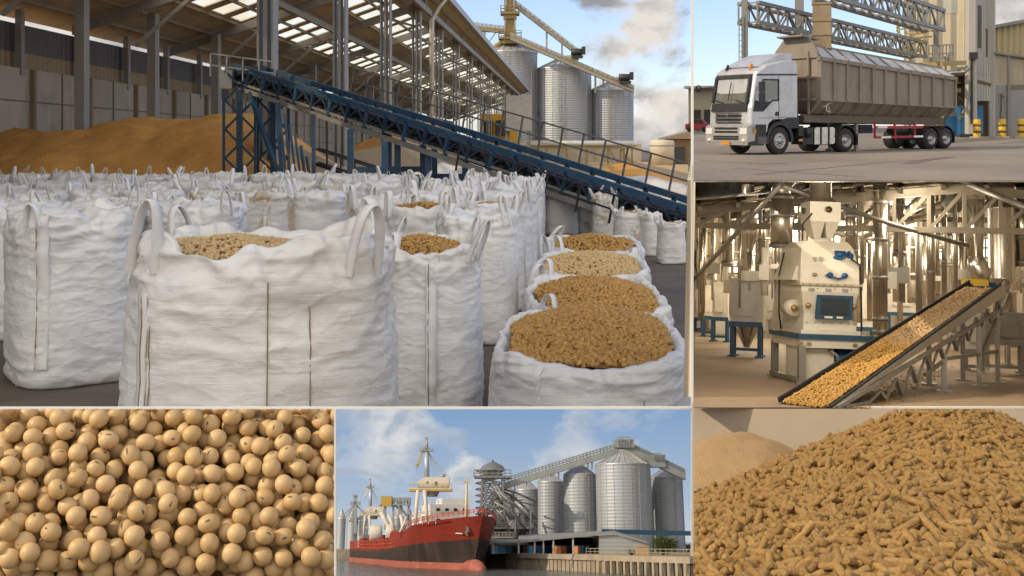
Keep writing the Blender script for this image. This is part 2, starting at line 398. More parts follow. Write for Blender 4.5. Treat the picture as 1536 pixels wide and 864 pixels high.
# ---- grain heap
def heap_z(x, y):
    d1 = ((x + 11.2) / 6.5) ** 2 + ((y - 34) / 7.0) ** 2; d2 = ((x + 7.9) / 4.0) ** 2 + ((y - 32.5) / 6.0) ** 2; d3 = ((x + 16) / 5.5) ** 2 + ((y - 35) / 7.) ** 2
    z = max(0, 2.6 * (1 - d1 ** .8)), max(0, 2.6 * (1 - d2 ** .8)), max(0, 2.2 * (1 - d3 ** .8))
    s = sum(q ** 4 for q in z) ** .25
    return s + (.26 * fbm(x * .35, y * .35, 2) + .10 * fbm(x * 1.3, y * 1.3, 5)) * min(1, s) - .02
g = MB(); g.grid(lambda i, j: (-22 + i * .16, 25 + j * .17, heap_z(-22 + i * .16, 25 + j * .17)), 122, 90)
solid('grain_heap', g, m_grain, 'big heap of orange brown grain against the concrete wall', 'grain heap')
def plate(mb, pts, d, th):          # outline drawn in pixels, stood at distance d with real thickness
    q = [YARD.at(px, py, d) for px, py in pts]
    mb.prism([(p.x, max(p.z, 0)) for p in q], d, d + th, 'Y'); return mb
c = MB(); plate(c, [(392, 204), (412, 204), (560, 272), (560, 345), (392, 345)], 30.5, .35)
solid('sloped_kerb_wall', c, m_conc, 'low sloping concrete wall at the right end of the grain heap', 'wall')
c = MB(); plate(c, [(470, 240), (640, 205), (735, 218), (735, 300), (470, 300)], 42, .35)
solid('bunker_wall', c, m_conc, 'plain concrete bunker wall behind the blue conveyor legs', 'wall')
def mound(cx, cy, rx, ry, h, name, label, m, seed, n=40):
    g = MB()
    def fn(i, j):
        x = -1 + 2 * i / (n - 1); y = -1 + 2 * j / (n - 1); d = math.hypot(x, y)
        return (cx + x * rx, cy + y * ry, h * max(-.02, 1 - d ** 1.1) * (1 + .25 * fbm(x * 1.5, y * 1.5, seed)))
    g.grid(fn, n, n); return solid(name, g, m, label, 'grain heap', loc=(cx, cy, 0))
mound(-4.5, 50, 5.2, 6, 3.0, 'grain_heap', 'dark brown grain heap under the shed behind the conveyor', m_grain, 3)
mound(4.4, 43, 2.8, 4, 1.15, 'grain_heap', 'low brown grain heap in the open yard at the right of the conveyor', m_grain, 8)
# white tarpaulins over grain along the conveyor
def tarp(a, b, w_, h, label, seed):
    a, b = V(a), V(b); d = (b - a); n = V((-d.y, d.x, 0)).normalized(); g = MB(); L_ = d.length
    def fn(i, j):
        u = i / 59; v = j / 23; p = a + d * u + n * (v - .5) * w_ * (1 + .15 * nz(u * 9, seed))
        e = math.sin(math.pi * v) ** .7 * min(1, u * 8, (1 - u) * 8)
        p.z = max(-.02, h * e * (1 + .35 * fbm(u * L_ * .5, v * 2.5, seed)) + .05 * fbm(u * L_ * 2, v * 7, seed) * e); return p
    g.grid(fn, 60, 24)
    return solid('tarpaulin', g, m_tarp, label, 'tarpaulin')
m_tarp = mat('tarp', (.62, .61, .6), .55, var=.08, bump=.3, bscale=12, dirt=(.4, .33, .25), damt=.4, dscale=1)
tarp((1.7, 37, 0), (7.0, 25.5, 0), 2.0, .8, 'long white tarpaulin over grain beside the conveyor foot', 2)
tarp((-3.2, 36, 0), (.8, 34, 0), 3.0, 1.1, 'crumpled white tarpaulin under the conveyor behind the blue legs', 5)
# ---- inclined conveyor
A, B = YARD.at(368, 130, 28), YARD.at(1075, 366, 19.2)
cv = thing('belt_conveyor', 'long blue inclined lattice belt conveyor running down behind the bags', 'conveyor', (A.x, A.y, 0))
ax = (B - A).normalized(); sd = ax.cross(V((0, 0, 1))).normalized(); upv = sd.cross(ax).normalized(); L_ = (B - A).length; HC = .5
top_b = MB(); low_c = MB(); rol = MB()
for s_ in (-.40, .40):
    a = A + sd * s_; b = B + sd * s_; web = MB()
    top_b.bar(a + upv * HC, b + upv * HC, .07, .12, upv); low_c.bar(a, b, .08, .1, upv); low_c.bar(a + upv * .13, b + upv * .13, .05, .05, upv)
    n = 22
    for i in range(n + 1):
        p = a.lerp(b, i / n); (top_b if i % 2 == 0 else web).bar(p, p + upv * HC, .07)
        if i < n:
            q = a.lerp(b, (i + .5) / n); web.bar(p + upv * .13, q + upv * (HC - .1), .035); web.bar(a.lerp(b, (i + 1) / n) + upv * .13, q + upv * (HC - .1), .035)
    part('lattice', web, m_dblue, cv)
for i in range(56):
    p = A.lerp(B, (i + .5) / 56); rol.tube([p - sd * .37 + upv * .30, p + sd * .37 + upv * .30], .055, 8); rol.tube([p - sd * .37 + upv * .16, p + sd * .37 + upv * .16], .05, 8)
part('top_chord', top_b, m_blue, cv); part('lower_chord', low_c, m_steel, cv); part('rollers', rol, m_dark, cv)
c = MB(); c.hexa([A - sd * .36 + upv * .36, A + sd * .36 + upv * .36, B + sd * .36 + upv * .36, B - sd * .36 + upv * .36, A - sd * .36 + upv * .38, A + sd * .36 + upv * .38, B + sd * .36 + upv * .38, B - sd * .36 + upv * .38])
part('belt', c, m_rubber, cv)
c = MB(); rail(c, [A.lerp(B, .22) - sd * .75 + upv * .45, B - sd * .75 + upv * .45], .62, .03, 20, upv)
part('handrail', c, mat('rail_grey', (.2, .19, .17), .5, .4), cv)
c = MB(); rail(c, [A.lerp(B, .62) + sd * 1.1 - upv * .0, B + sd * 1.1], .5, .03, 7, upv); part('walkway_rail', c, m_dark, cv)
c = MB(); c.lathe([(0, -.5), (.26, -.5), (.26, .5), (0, .5)], A + upv * .25, 16, 'X'); part('head_drum', c, m_dark, cv)
c = MB(); c.box(A + V((-.35, 0, .15)), (.3, 1.1, .45)); rail(c, [A + V((-.65, -.8, .2)), A + V((.9, -.8, .0))], .55, .03, 4); part('head_frame', c, m_steel, cv)
def legs(u, w_, x0, name='support_leg'):
    p = A.lerp(B, u)
    for s_ in (-.55, .55):
        c = MB(); q = p + sd * s_
        for k in (-w_ / 2, w_ / 2): c.bar((q.x + k, q.y, 0), (q.x + k, q.y, q.z - k * .3 - .02), .13)
        for zz in (.25, q.z * .62): c.bar((q.x - w_ / 2, q.y, zz), (q.x + w_ / 2, q.y, zz), .12)
        c.bar((q.x - w_ / 2, q.y, .3), (q.x + w_ / 2, q.y, q.z * .6), .07); c.bar((q.x + w_ / 2, q.y, .3), (q.x - w_ / 2, q.y, q.z * .6), .07)
        part(name, c, m_blue, cv)
legs(.40, 1.0, 0); legs(.475, .9, 0); legs(.70, .5, 0)
for u in (.035,):
    p = A.lerp(B, u); c = MB()
    for s_ in (-.5, .5):
        q = p + sd * s_; c.bar((q.x, q.y, 0), q, .13)
        for k in range(5): c.bar((q.x - .35, q.y, k * .7), (q.x + .35, q.y, k * .7 + .7), .05); c.bar((q.x + .35, q.y, k * .7), (q.x - .35, q.y, k * .7 + .7), .05)
        c.bar((q.x - .38, q.y, 0), (q.x - .38, q.y, q.z), .06); c.bar((q.x + .38, q.y, 0), (q.x + .38, q.y, q.z), .06)
    part('support_tower', c, m_dblue, cv)
c = MB(); p = A.lerp(B, .06); q = A.lerp(B, .155); q.z -= 1.9; c.bar(p + sd * .45, q + sd * .45, .09); r_ = A.lerp(B, .15); c.bar(r_ + sd * .55, q + sd * .45, .09); c.bar(q + sd * .45, A.lerp(B, .24) + sd * .45 - V((0, 0, 1.6)), .08)
c.bar(A.lerp(B, .24) + sd * .45, A.lerp(B, .24) + sd * .45 - V((0, 0, 1.7)), .08)
for k in range(6): c.bar(A.lerp(B, .15 + .015 * k) + sd * .5 - V((0, 0, .2 * k)), A.lerp(B, .17 + .014 * k) + sd * .5 - V((0, 0, 1.7)), .05)
part('drop_frame', c, m_blue, cv)
c = MB(); a = YARD.at(470, 245, 26.5); b = YARD.at(640, 300, 25.5)
for s_ in (0, .7): c.bar(a + V((0, s_, 0)), b + V((0, s_, 0)), .07); c.bar(a + V((0, s_, .35)), b + V((0, s_, .35)), .05)
for k in range(9): c.bar(a.lerp(b, k / 8), a.lerp(b, k / 8) + V((0, 0, .35)), .04); c.bar(a.lerp(b, k / 8), a.lerp(b, k / 8) + V((0, .7, 0)), .04)
part('lower_stair', c, m_dark, cv)
# ---- silos
def silo_mat(name, col, rough, wl, tint):
    return mat(name, col, rough, .45, var=.10, scale=.5, wave=('Z', wl, .28), stretch=(1, 1, .25), dirt=tint, damt=.4, dscale=.8, bump=.15, bscale=3)
m_silo = silo_mat('silo_steel', (.36, .375, .39), .5, .34, (.24, .25, .26))
m_sroof = mat('silo_roof', (.50, .50, .49), .45, .5, var=.12, scale=.7)
def silo(c0, r, h, rh, label, group, m=None, seams=14, ladder=None, name='grain_silo', hat=True):
    m = m or m_silo
    s = thing(name, label, 'silo', c0, 0, group); c0 = V(c0)
    b = MB(); b.lathe([(r, 0), (r, h)], c0, 64); part('wall', b, m, s)
    b = MB()
    for k in range(seams):
        a = 2 * math.pi * k / seams + .2; q = c0 + V((math.cos(a), math.sin(a), 0)) * (r + .01)
        b.bar(q, q + V((0, 0, h)), .12 * r / 5, .05 * r / 5)
    part('stiffeners', b, m or m_sroof, s)
    b = MB(); b.lathe([(r * 1.02, h - .1), (r * 1.02, h + .12), (r * .985, h + .16), (r * .16, h + rh), (r * .15, h + rh + .25 * rh * .4), (0, h + rh + .1 * rh)], c0, 48); part('roof', b, m_sroof, s)
    b = MB()
    for k in range(24):
        a = 2 * math.pi * k / 24; d = V((math.cos(a), math.sin(a), 0)); b.bar(c0 + d * r * .98 + V((0, 0, h + .2)), c0 + d * r * .17 + V((0, 0, h + rh + .04)), .08 * r / 5, .1 * r / 5)
    part('roof_ribs', b, m_steel, s)
    if ladder is not None:
        b = MB(); d = V((math.cos(ladder), math.sin(ladder), 0)); t_ = V((-d.y, d.x, 0)); q = c0 + d * (r + .18)
        for k in (-.22, .22): b.bar(q + t_ * k, q + t_ * k + V((0, 0, h + .5)), .07)
        n = int(h / .5)
        for k in range(n): b.bar(q - t_ * .22 + V((0, 0, k * .5)), q + t_ * .22 + V((0, 0, k * .5)), .05)
        part('ladder', b, m_steel, s)
    return s
DS = 170.0
for (x0, x1, ye, yt, lab) in ((724, 806, 76, 58, 'tallest corrugated steel silo, leftmost beside the shed roof'), (806, 887, 101, 84, 'middle corrugated steel silo of the three beyond the shed'), (887, 950, 134, 121, 'smallest steel silo, at the right end under the yellow conveyor')):
    p0 = YARD.at(x0, ye, DS); p1 = YARD.at(x1, ye, DS); r = (p1.x - p0.x) / 2
    z = YARD.at(0, ye, DS - r).z; silo(((p0.x + p1.x) / 2, DS, 0), r, z, YARD.at(0, yt, DS).z - YARD.at(0, ye, DS).z, lab, 'silos beyond the shed', ladder=-1.75)
# ---- yellow gantry over the silos
yg = thing('elevator_tower', 'yellow bucket elevator tower with platform above the silos', 'tower', YARD.on(765, 226, 0) * 0 + YARD.at(765, 225, DS - 4) - V((0, 0, 1.6)))
yp = lambda px, py, d=DS - 2: YARD.at(px, py, d)
c = MB(); c.bar(yp(765, 62), yp(765, -12), 1.7); part('elevator_leg', c, m_yellow, yg)
c = MB()
for dx in (-9, 9):
    for dd in (-1, 1): c.bar(yp(765 + dx, 66, DS - 2 + dd), yp(765 + dx * .6, -12, DS - 2 + dd), .22)
for yy in (60, 48, 36, 24, 12, 0): c.bar(yp(757, yy), yp(773, yy - 12), .16); c.bar(yp(773, yy), yp(757, yy - 12), .16)
part('tower_lattice', c, m_steel, yg)
c = MB()
for yy, hw in ((21, 14), (58, 17)):
    p = yp(765, yy); wx = yp(765 + hw, yy).x - p.x; c.box(p, (2 * wx, 3.2, .28)); c.box(p - V((0, 0, .5)), (2 * wx * .7, 2.5, .6))
    q = [p + V((-wx, -1.6, .1)), p + V((wx, -1.6, .1)), p + V((wx, 1.6, .1)), p + V((-wx, 1.6, .1)), p + V((-wx, -1.6, .1))]; rail(c, q, .95, .09, 4); part('platform', c, m_yellow, yg); c = MB()
def gallery(a, b, hgt, label, w_=1.3, name='yellow_conveyor', m=None, mr=None, group=None, r=.1, n=14, cat='conveyor'):
    a, b = V(a), V(b); t_ = thing(name, label, cat, (a.x, a.y, a.z), 0, group); u = V((0, 0, 1)); d = (b - a).normalized(); x = d.cross(u).normalized() * w_ / 2
    c = MB(); c.bar(a, b, w_, hgt, u); part('casing', c, m or m_yellow, t_)
    c = MB(); rail(c, [a + u * hgt / 2 - x, b + u * hgt / 2 - x], hgt * .95, r, n); rail(c, [a + u * hgt / 2 + x, b + u * hgt / 2 + x], hgt * .95, r, n)
    part('handrail', c, mr or m_steel, t_); 
    c = MB()
    for s_ in (-1, 1): lattice(c, a - u * (hgt * .75) + x * s_ * 0, b - u * (hgt * .75), hgt * .35, w_ * .9, n, r)
    part('truss', c, m_steel if m is None else m, t_); return t_
gallery(yp(672, 36), yp(762, 47), .45, 'left yellow conveyor bridge running from the shed roof to the tower', r=.07)
gallery(yp(774, 8), yp(872, 84), .4, 'steep yellow conveyor sloping from the tower top over the middle silo')
gallery(yp(766, 56, DS - 5), yp(950, 135, DS - 5), .42, 'long yellow conveyor sloping above all three silo roofs', n=24)
sp = MB()
for a, b in (((765, 56), (727, 82)), ((868, 86), (848, 88)), ((918, 122), (935, 118))): sp.tube([yp(*a), yp(*b)], .45, 8)
parts('spout', sp, m_yellow, yg)
c = MB()
for px, y0, y1 in ((723, 46, 80), (727, 46, 80), (820, 40, 76), (843, 64, 90), (893, 112, 140), (905, 112, 128)): c.bar(yp(px, y1), yp(px, y0), .28)
c.bar(yp(700, 47), yp(745, 48), .15); c.bar(yp(745, 47), yp(727, 72), .15)
parts('prop', c, m_steel, yg)
for px, py, lab in ((866, 78, 'drive motor at the lower end of the steep yellow conveyor'), (938, 116, 'drive motor above the smallest silo roof')):
    c = MB(); p = yp(px, py, DS - 6); c.lathe([(0, -.9), (.5, -.9), (.5, .6), (.3, .7), (.3, 1), (0, 1)], p, 12, 'X'); c.box(p - V((0, 0, .7)), (1.6, 1, .35)); c.box(p + V((.9, 0, .2)), (.5, .9, 1.1))
    solid('drive_motor', c, m_dark, lab, 'motor')
# pipe trestle, tank and low sheds at the far right
pt = thing('pipe_bridge', 'white pipeline on yellow trestle legs in front of the silos', 'pipeline', YARD.at(870, 225, 125) - V((0, 0, 1.6)))
P = lambda px, py, d=125: YARD.at(px, py, d)
c = MB(); c.tube([P(770, 215), P(950, 215)], .33, 10); part('pipe', c, mat('pipe_white', (.66, .64, .6), .4, .2), pt)
c = MB(); c.bar(P(780, 222), P(948, 222), .4, .22); c.bar(P(800, 219, 126), P(955, 219, 126), .3, .2); part('trestle_beam', c, m_yellow, pt)
c = MB()
for px in (797, 820, 850, 880, 912, 931, 936, 948):
    q = P(px, 222); c.bar((q.x, q.y, 0), q, .2)
    if px in (912, 931): c.bar((q.x + 1.2, q.y, 0), q, .14)
parts('trestle_leg', c, m_yellow, pt)
c = MB(); c.box(V((P(870, 0, 150).x, 150, 1.2)), (16, 2, 2.4)); solid('plinth_wall', c, m_conc, 'low concrete wall at the foot of the three silos', 'wall')
bx = thing('storage_tank', 'cream cylindrical tank beside the low warehouse roof', 'tank', V((P(988, 0, 120).x, 120, 0)))
c = MB(); c.lathe([(0, 0), (1.3, 0), (1.3, P(0, 213, 120).z), (1.2, P(0, 212, 120).z + .1), (0, P(0, 211, 120).z + .1)], (P(993, 0, 120).x, 120, 0), 28); part('shell', c, mat('cream', (.55, .48, .36), .6, var=.1, dirt=(.3, .2, .1), damt=.3), bx)
c = MB(); c.lathe([(1.33, 2.0), (1.36, 2.06), (1.33, 2.12)], (P(993, 0, 120).x, 120, 0), 28); part('hoop', c, m_col, bx)
lw = thing('warehouse', 'low brown warehouse with a sloping roof at the far right of the yard', 'warehouse', V((P(1025, 0, 128).x, 128, 0)))
x0 = P(1002, 0, 128).x; c = MB(); c.box((x0 + 2.4, 131, 1.4), (4.8, 6, 2.8)); part('wall', c, mat('brown_wall', (.2, .135, .08), .8), lw)
c = MB(); c.hexa([V((x0 - .3, 127.6, 2.85)), V((x0 + 5, 127.6, 2.85)), V((x0 + 5, 134.5, 2.85)), V((x0 - .3, 134.5, 2.85)), V((x0 - .3, 127.6, 3.0)), V((x0 + 5, 127.6, 4.4)), V((x0 + 5, 134.5, 4.4)), V((x0 - .3, 134.5, 3.0))]); part('roof', c, mat('brown_roof', (.25, .19, .13), .7), lw)
c = MB(); c.box((x0 + 1.3, 127.9, 1.0), (1.2, .25, 1.9)); c.box((x0 + 3.4, 127.9, 1.1), (1.4, .25, 2.0)); parts('doorway', c, m_dark, lw)
# =================================================================== bulk bags
BAY[0] = YARD
def N_noise_vec(t, vec):
    n = t.nodes.new('ShaderNodeTexNoise'); n.inputs['Scale'].default_value = 3.0; n.inputs['Detail'].default_value = 3; t.links.new(vec, n.inputs['Vector']); return n.outputs['Color']
def bag_mat(name='woven_white', stain=0):
    m = bpy.data.materials.new(name); m.use_nodes = True; t = m.node_tree; L = t.links.new
    b = t.nodes['Principled BSDF']; b.inputs['Specular IOR Level'].default_value = .5
    co = N(t, 'ShaderNodeTexCoord').outputs['Object']; rn = N(t, 'ShaderNodeObjectInfo').outputs['Random']

    cx_ = N(t, 'ShaderNodeCombineXYZ'); L(math_(t, 'MULTIPLY', rn, 37.0), cx_.inputs[0]); vec = vmath(t, 'ADD', co, cx_.outputs[0])
    n1 = noisef(t, vec, 3.0, 6, .6); c = mixc(t, ramp(t, n1, [(.35, 0), (.7, 1)]), (.71, .70, .68), (.82, .81, .79))
    n2 = noisef(t, vmath(t, 'MULTIPLY', vec, (1, 1, .5)), 2.2, 8, .7, .4)
    c = mixc(t, math_(t, 'MULTIPLY', ramp(t, n2, [(.54, 0), (.78, 1)]), .45), c, (.42, .35, .26))
    sp = N(t, 'ShaderNodeSeparateXYZ'); L(co, sp.inputs[0])
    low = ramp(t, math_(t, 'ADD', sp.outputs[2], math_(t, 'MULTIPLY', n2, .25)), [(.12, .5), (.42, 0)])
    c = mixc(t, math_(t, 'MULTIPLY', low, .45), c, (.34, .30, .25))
    n3 = noisef(t, vec, 9, 6, .75); c = mixc(t, math_(t, 'MULTIPLY', ramp(t, n3, [(.69, 0), (.76, 1)]), .30), c, (.25, .21, .17))
    if stain:
        ns = noisef(t, vmath(t, 'MULTIPLY', vec, (1, 1, .6)), 4.5, 6, .65, .5); c = mixc(t, math_(t, 'MULTIPLY', ramp(t, ns, [(.50, 0), (.60, 1)]), stain), c, (.45, .30, .15))
    L(c, b.inputs['Base Color']); b.inputs['Roughness'].default_value = .42
    wv = math_(t, 'MULTIPLY', math_(t, 'SINE', math_(t, 'MULTIPLY', sp.outputs[2], 2 * math.pi / .006)), .5)
    bp = N(t, 'ShaderNodeBump'); bp.inputs['Strength'].default_value = .12; bp.inputs['Distance'].default_value = .0015; L(wv, bp.inputs['Height'])
    b1 = N(t, 'ShaderNodeBump'); b1.inputs['Strength'].default_value = .38; b1.inputs['Distance'].default_value = .012
    L(noisef(t, vmath(t, 'MULTIPLY', vec, (2.2, 2.2, 22)), 1.6, 7, .62, .9), b1.inputs['Height']); L(bp.outputs[0], b1.inputs['Normal'])
    b2 = N(t, 'ShaderNodeBump'); b2.inputs['Strength'].default_value = .28; b2.inputs['Distance'].default_value = .02
    L(noisef(t, vec, 8, 5, .6, .5), b2.inputs['Height']); L(b1.outputs[0], b2.inputs['Normal'])
    vo = N(t, 'ShaderNodeTexVoronoi', feature='DISTANCE_TO_EDGE'); vo.inputs['Scale'].default_value = 4.5; L(vmath(t, 'ADD', vmath(t, 'MULTIPLY', vec, (1, 1, 2.4)), vmath(t, 'MULTIPLY', N_noise_vec(t, vec), (.5, .5, .5))), vo.inputs['Vector'])
    b3 = N(t, 'ShaderNodeBump'); b3.inputs['Strength'].default_value = .10; b3.inputs['Distance'].default_value = .03; L(ramp(t, vo.outputs['Distance'], [(0, 1), (.16, 0)]), b3.inputs['Height']); L(b2.outputs[0], b3.inputs['Normal'])
    L(b3.outputs[0], b.inputs['Normal']); return m
m_bag = bag_mat(); m_bagst = bag_mat('stained_white', .75)
m_web = mat('webbing', (.80, .79, .78), .6, var=.08, scale=8, bump=.3, bscale=120, dirt=(.5, .43, .33), damt=.35, dscale=4)
m_cord = mat('seam_cord', (.33, .25, .15), .8, var=.3, scale=20)
m_pel = mat('bag_pellets', (.50, .285, .085), .7, var=.45, scale=45, rnd=0, bump=.5, bscale=200, dirt=(.26, .13, .035), damt=.5, dscale=40)
m_pelpale = mat('pale_pellets', (.62, .44, .22), .75, var=.3, scale=60, bump=.5, bscale=200, dirt=(.42, .27, .11), damt=.4, dscale=40)
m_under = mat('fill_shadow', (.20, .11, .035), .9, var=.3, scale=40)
class Bag:
    def __init__(s, w_, dep, h, seed, open_=False, tilt=0, wr=1.0, slump=0):
        s.a, s.b, s.h, s.seed, s.open, s.tilt, s.wr, s.sl = w_ / 2, dep / 2, h, seed * 3.17, open_, tilt, wr, slump
        s.dips = []; s.taper = .035
    def corner(s, th): return ((1 - math.cos(4 * th)) / 2) ** 2
    def rim(s, th):
        z = s.h + s.h * .02 * nz(math.cos(th) * 1.3 + s.seed, math.sin(th) * 1.3) + .035 * s.h * nz(math.cos(th) * 4, math.sin(th) * 4, s.seed)
        z += (.05 if not s.open else .03) * s.corner(th) - s.sl * (1 - s.corner(th)) * .06
        for tc, wd, am in s.dips:
            dd = (th - tc + math.pi) % (2 * math.pi) - math.pi; z += am * math.exp(-(dd / wd) ** 2)
        return z + s.tilt * math.sin(th)
    def side(s, th, t, off=0):
        e = 3.6 - 1.1 * math.sin(math.pi * min(1, t)); ct, st = math.cos(th), math.sin(th)
        r = 1 / (abs(ct) ** e + abs(st) ** e) ** (1 / e)
        pr = .90 + .125 * math.sin(math.pi * min(1, max(0, t * .86 + .10))) ** .8
        pr *= 1 + s.taper * (1 - 2 * t)
        if t > .86: pr -= .05 * ((t - .86) / .14) ** 2
        if t < .06: pr -= .06 * (1 - t / .06) ** 2
        z = t * s.rim(th); A_ = s.a * ct * r * pr; B_ = s.b * st * r * pr
        arc = th * (s.a + s.b); q = s.seed
        env = .5 + 1.5 * max(0, (t - .55) / .45) ** 1.6 + .9 * max(0, (.3 - t) / .3)
        n1 = 1 - abs(nz(arc * 1.25 + q, z * 9.5 + .7 * nz(arc * 2.4, z * 3, q), q)) * 2.1
        n2 = 1 - abs(nz(arc * 2.6 + q, z * 21 + .9 * nz(arc * 3, z * 5, q + 4), q + 9)) * 2.1
        d = .011 * n1 * env + .0045 * n2 * env + .018 * nz(arc * 1.6, z * 2.0, q + 2) + .007 * fbm(arc * 5, z * 6, q) * env
        cr = max(0, 1 - abs(nz(arc * 1.9 + z * 2.2 + q, z * 7 - arc * .9 + .8 * nz(arc * 3, z * 4, q), q + 21)) * 5.5) ** 1.4; d += .0065 * cr * (.1 + env * .6) * (.4 + .6 * (nz(arc * 1.1, z * 2, q + 30) > -.1))
        cr = max(0, 1 - abs(nz(arc * 3.4 - z * 2.6 + q, z * 9 + arc * 1.2, q + 33)) * 6) ** 1.4; d += .009 * cr * max(0, t - .6) * 2.2
        if t > .8:      # gathers drawn up to the corner loops
            g_ = (t - .8) / .2; d += .034 * g_ * (1 - abs(nz(arc * 6.5 + z * 3, q + 5)) * 2)
        d *= s.wr; k = 1 + (d + off) / max(.12, math.hypot(A_, B_))
        return V((A_ * k, B_ * k, max(0.0, z)))
    def body(s, nu, nv):
        rows = [(0, 0), (.5, 0), (.84, 0)]; mb = MB(); ths = [2 * math.pi * i / nu for i in range(nu)]
        ts = [((j + .3) / nv) ** .92 for j in range(nv)]; ts = [t / ts[-1] for t in ts]
        rings = [[V((s.side(th, .0).x * f, s.side(th, .0).y * f, .001)) for th in ths] for f in (0, .5, .9)]
        rings += [[s.side(th, t) for th in ths] for t in ts]
        if s.open:
            for f, dz in ((.965, .004), (.93, -.025), (.9, -.07), (.87, -.14), (.85, -.24)):
                rings.append([V((p.x * f, p.y * f, p.z + dz + .012 * nz(p.x * 12, p.y * 12, s.seed))) for p in rings[2 + nv]])
        else:
            base = rings[2 + nv]; K = max(4, nv // 5)
            for k in range(1, K + 1):
                f = 1 - k / K; row = []
                for th, p in zip(ths, base):
                    c_ = s.corner(th); g_ = math.sin(math.pi * min(1, (1 - f) * 1.0))
                    z = p.z + g_ * (.045 - .075 * c_) + (1 - f) * -.02 + (.05 * fbm(p.x * f * 5 + s.seed, p.y * f * 5, 2) + .03 * (1 - 2 * abs(nz(p.x * f * 9, p.y * f * 9, s.seed)))) * (1 - f ** 4) * s.wr
                    row.append(V((p.x * f, p.y * f, z)))
                rings.append(row)
        n = nu; vs_ = [p for r in rings for p in r]; fs = []
        for j in range(len(rings) - 1):
            for i in range(n): i2 = (i + 1) % n; fs.append((j * n + i, j * n + i2, (j + 1) * n + i2, (j + 1) * n + i))
        mb.add(vs_, fs, True); return mb
    def ribbon(s, pts, wd, width, th=.006):
        mb = MB(); n = len(pts); vs_ = []
        for i, p in enumerate(pts):
            d = (pts[min(i + 1, n - 1)] - pts[max(i - 1, 0)]).normalized(); w_ = (wd[i] if isinstance(wd, list) else wd).normalized() * width / 2; nn = d.cross(w_).normalized() * th / 2
            cup = nn * .9; vs_ += [p - w_ - nn, p - nn + cup * .6, p + w_ - nn, p + w_ + nn, p + nn + cup, p - w_ + nn]
        for q in (0, 1, 3, 4): mb.add([v for i in range(n) for v in (vs_[i * 6 + q], vs_[i * 6 + q + 1])], [(i * 2, i * 2 + 1, i * 2 + 3, i * 2 + 2) for i in range(n - 1)], True)
        for q in ((2, 3), (5, 0)): mb.add([v for i in range(n) for v in (vs_[i * 6 + q[0]], vs_[i * 6 + q[1]])], [(i * 2, i * 2 + 1, i * 2 + 3, i * 2 + 2) for i in range(n - 1)], True)
        mb.pc = [1] * len(mb.f); return mb
    def loop(s, th, hgt, width, rs, spread=.11):
        a = s.side(th - spread, .90, .008); b = s.side(th + spread, .90, .008); c = (a + b) / 2; out = V((math.cos(th), math.sin(th), 0))
        lean = out * rs.uniform(-.9, .6) * hgt + V((rs.uniform(-.5, .5), rs.uniform(-.5, .5), 0)) * hgt; top = s.rim(th) + hgt * rs.uniform(.7, 1.05)
        pts = []; K = 16
        for i in range(K + 1):
            u = i / K; e = math.sin(math.pi * u) ** .5
            p = a.lerp(b, .5 - .5 * math.cos(math.pi * u)) * 1.0; q = c + (a - c) * (math.cos(math.pi * u)) * (1 - .2 * e)
            q.z = a.z + (top - a.z) * e; q += lean * e; pts.append(q)
        tw = rs.uniform(-.6, .6); wds = [Matrix.Rotation(tw * math.sin(math.pi * i / K), 3, 'Z') @ out for i in range(K + 1)]
        return s.ribbon(pts, wds, width)
    def strap(s, th, t0, t1, width, off=.004, n=26):
        pts = [s.side(th, t0 + (t1 - t0) * i / n, off) for i in range(n + 1)]
        return s.ribbon(pts, V((-math.sin(th), math.cos(th), 0)), width, .005)
    def cord(s, th, t0, t1, r=.0028, n=60, wob=.012):
        pts = [s.side(th + wob * nz(i * .11, th, s.seed), t0 + (t1 - t0) * i / n, .0065) for i in range(n + 1)]; return MB().tube(pts, r, 5)
    def fill(s, lvl, peak, pk=(0, 0), n=36, k=.86):
        mb = MB(); ths = [2 * math.pi * i / n for i in range(n)]; rs_ = []
        f_ = lambda x, y: s.fillz(x, y)
        s.lv, s.pk_, s.pp = lvl, peak, pk
        ring = [s.side(th, 1) for th in ths]
        for j in range(11):
            f = k * (1 - j / 10); rs_ += [V((p.x * f, p.y * f, f_(p.x * f, p.y * f))) for p in ring]
        fs = []
        for j in range(10):
            for i in range(n): i2 = (i + 1) % n; fs.append((j * n + i, j * n + i2, j * n + n + i2, j * n + n + i))
        mb.add(rs_, fs, True); return mb
    def fillz(s, x, y):
        d = min(1.4, math.hypot((x - s.pp[0]) / (s.a * .95), (y - s.pp[1]) / (s.b * .95)))
        return s.h + s.lv + s.tilt * y / s.b + s.pk_ * max(-.3, 1 - d ** 1.5) + .012 * fbm(x * 5, y * 5, s.seed)
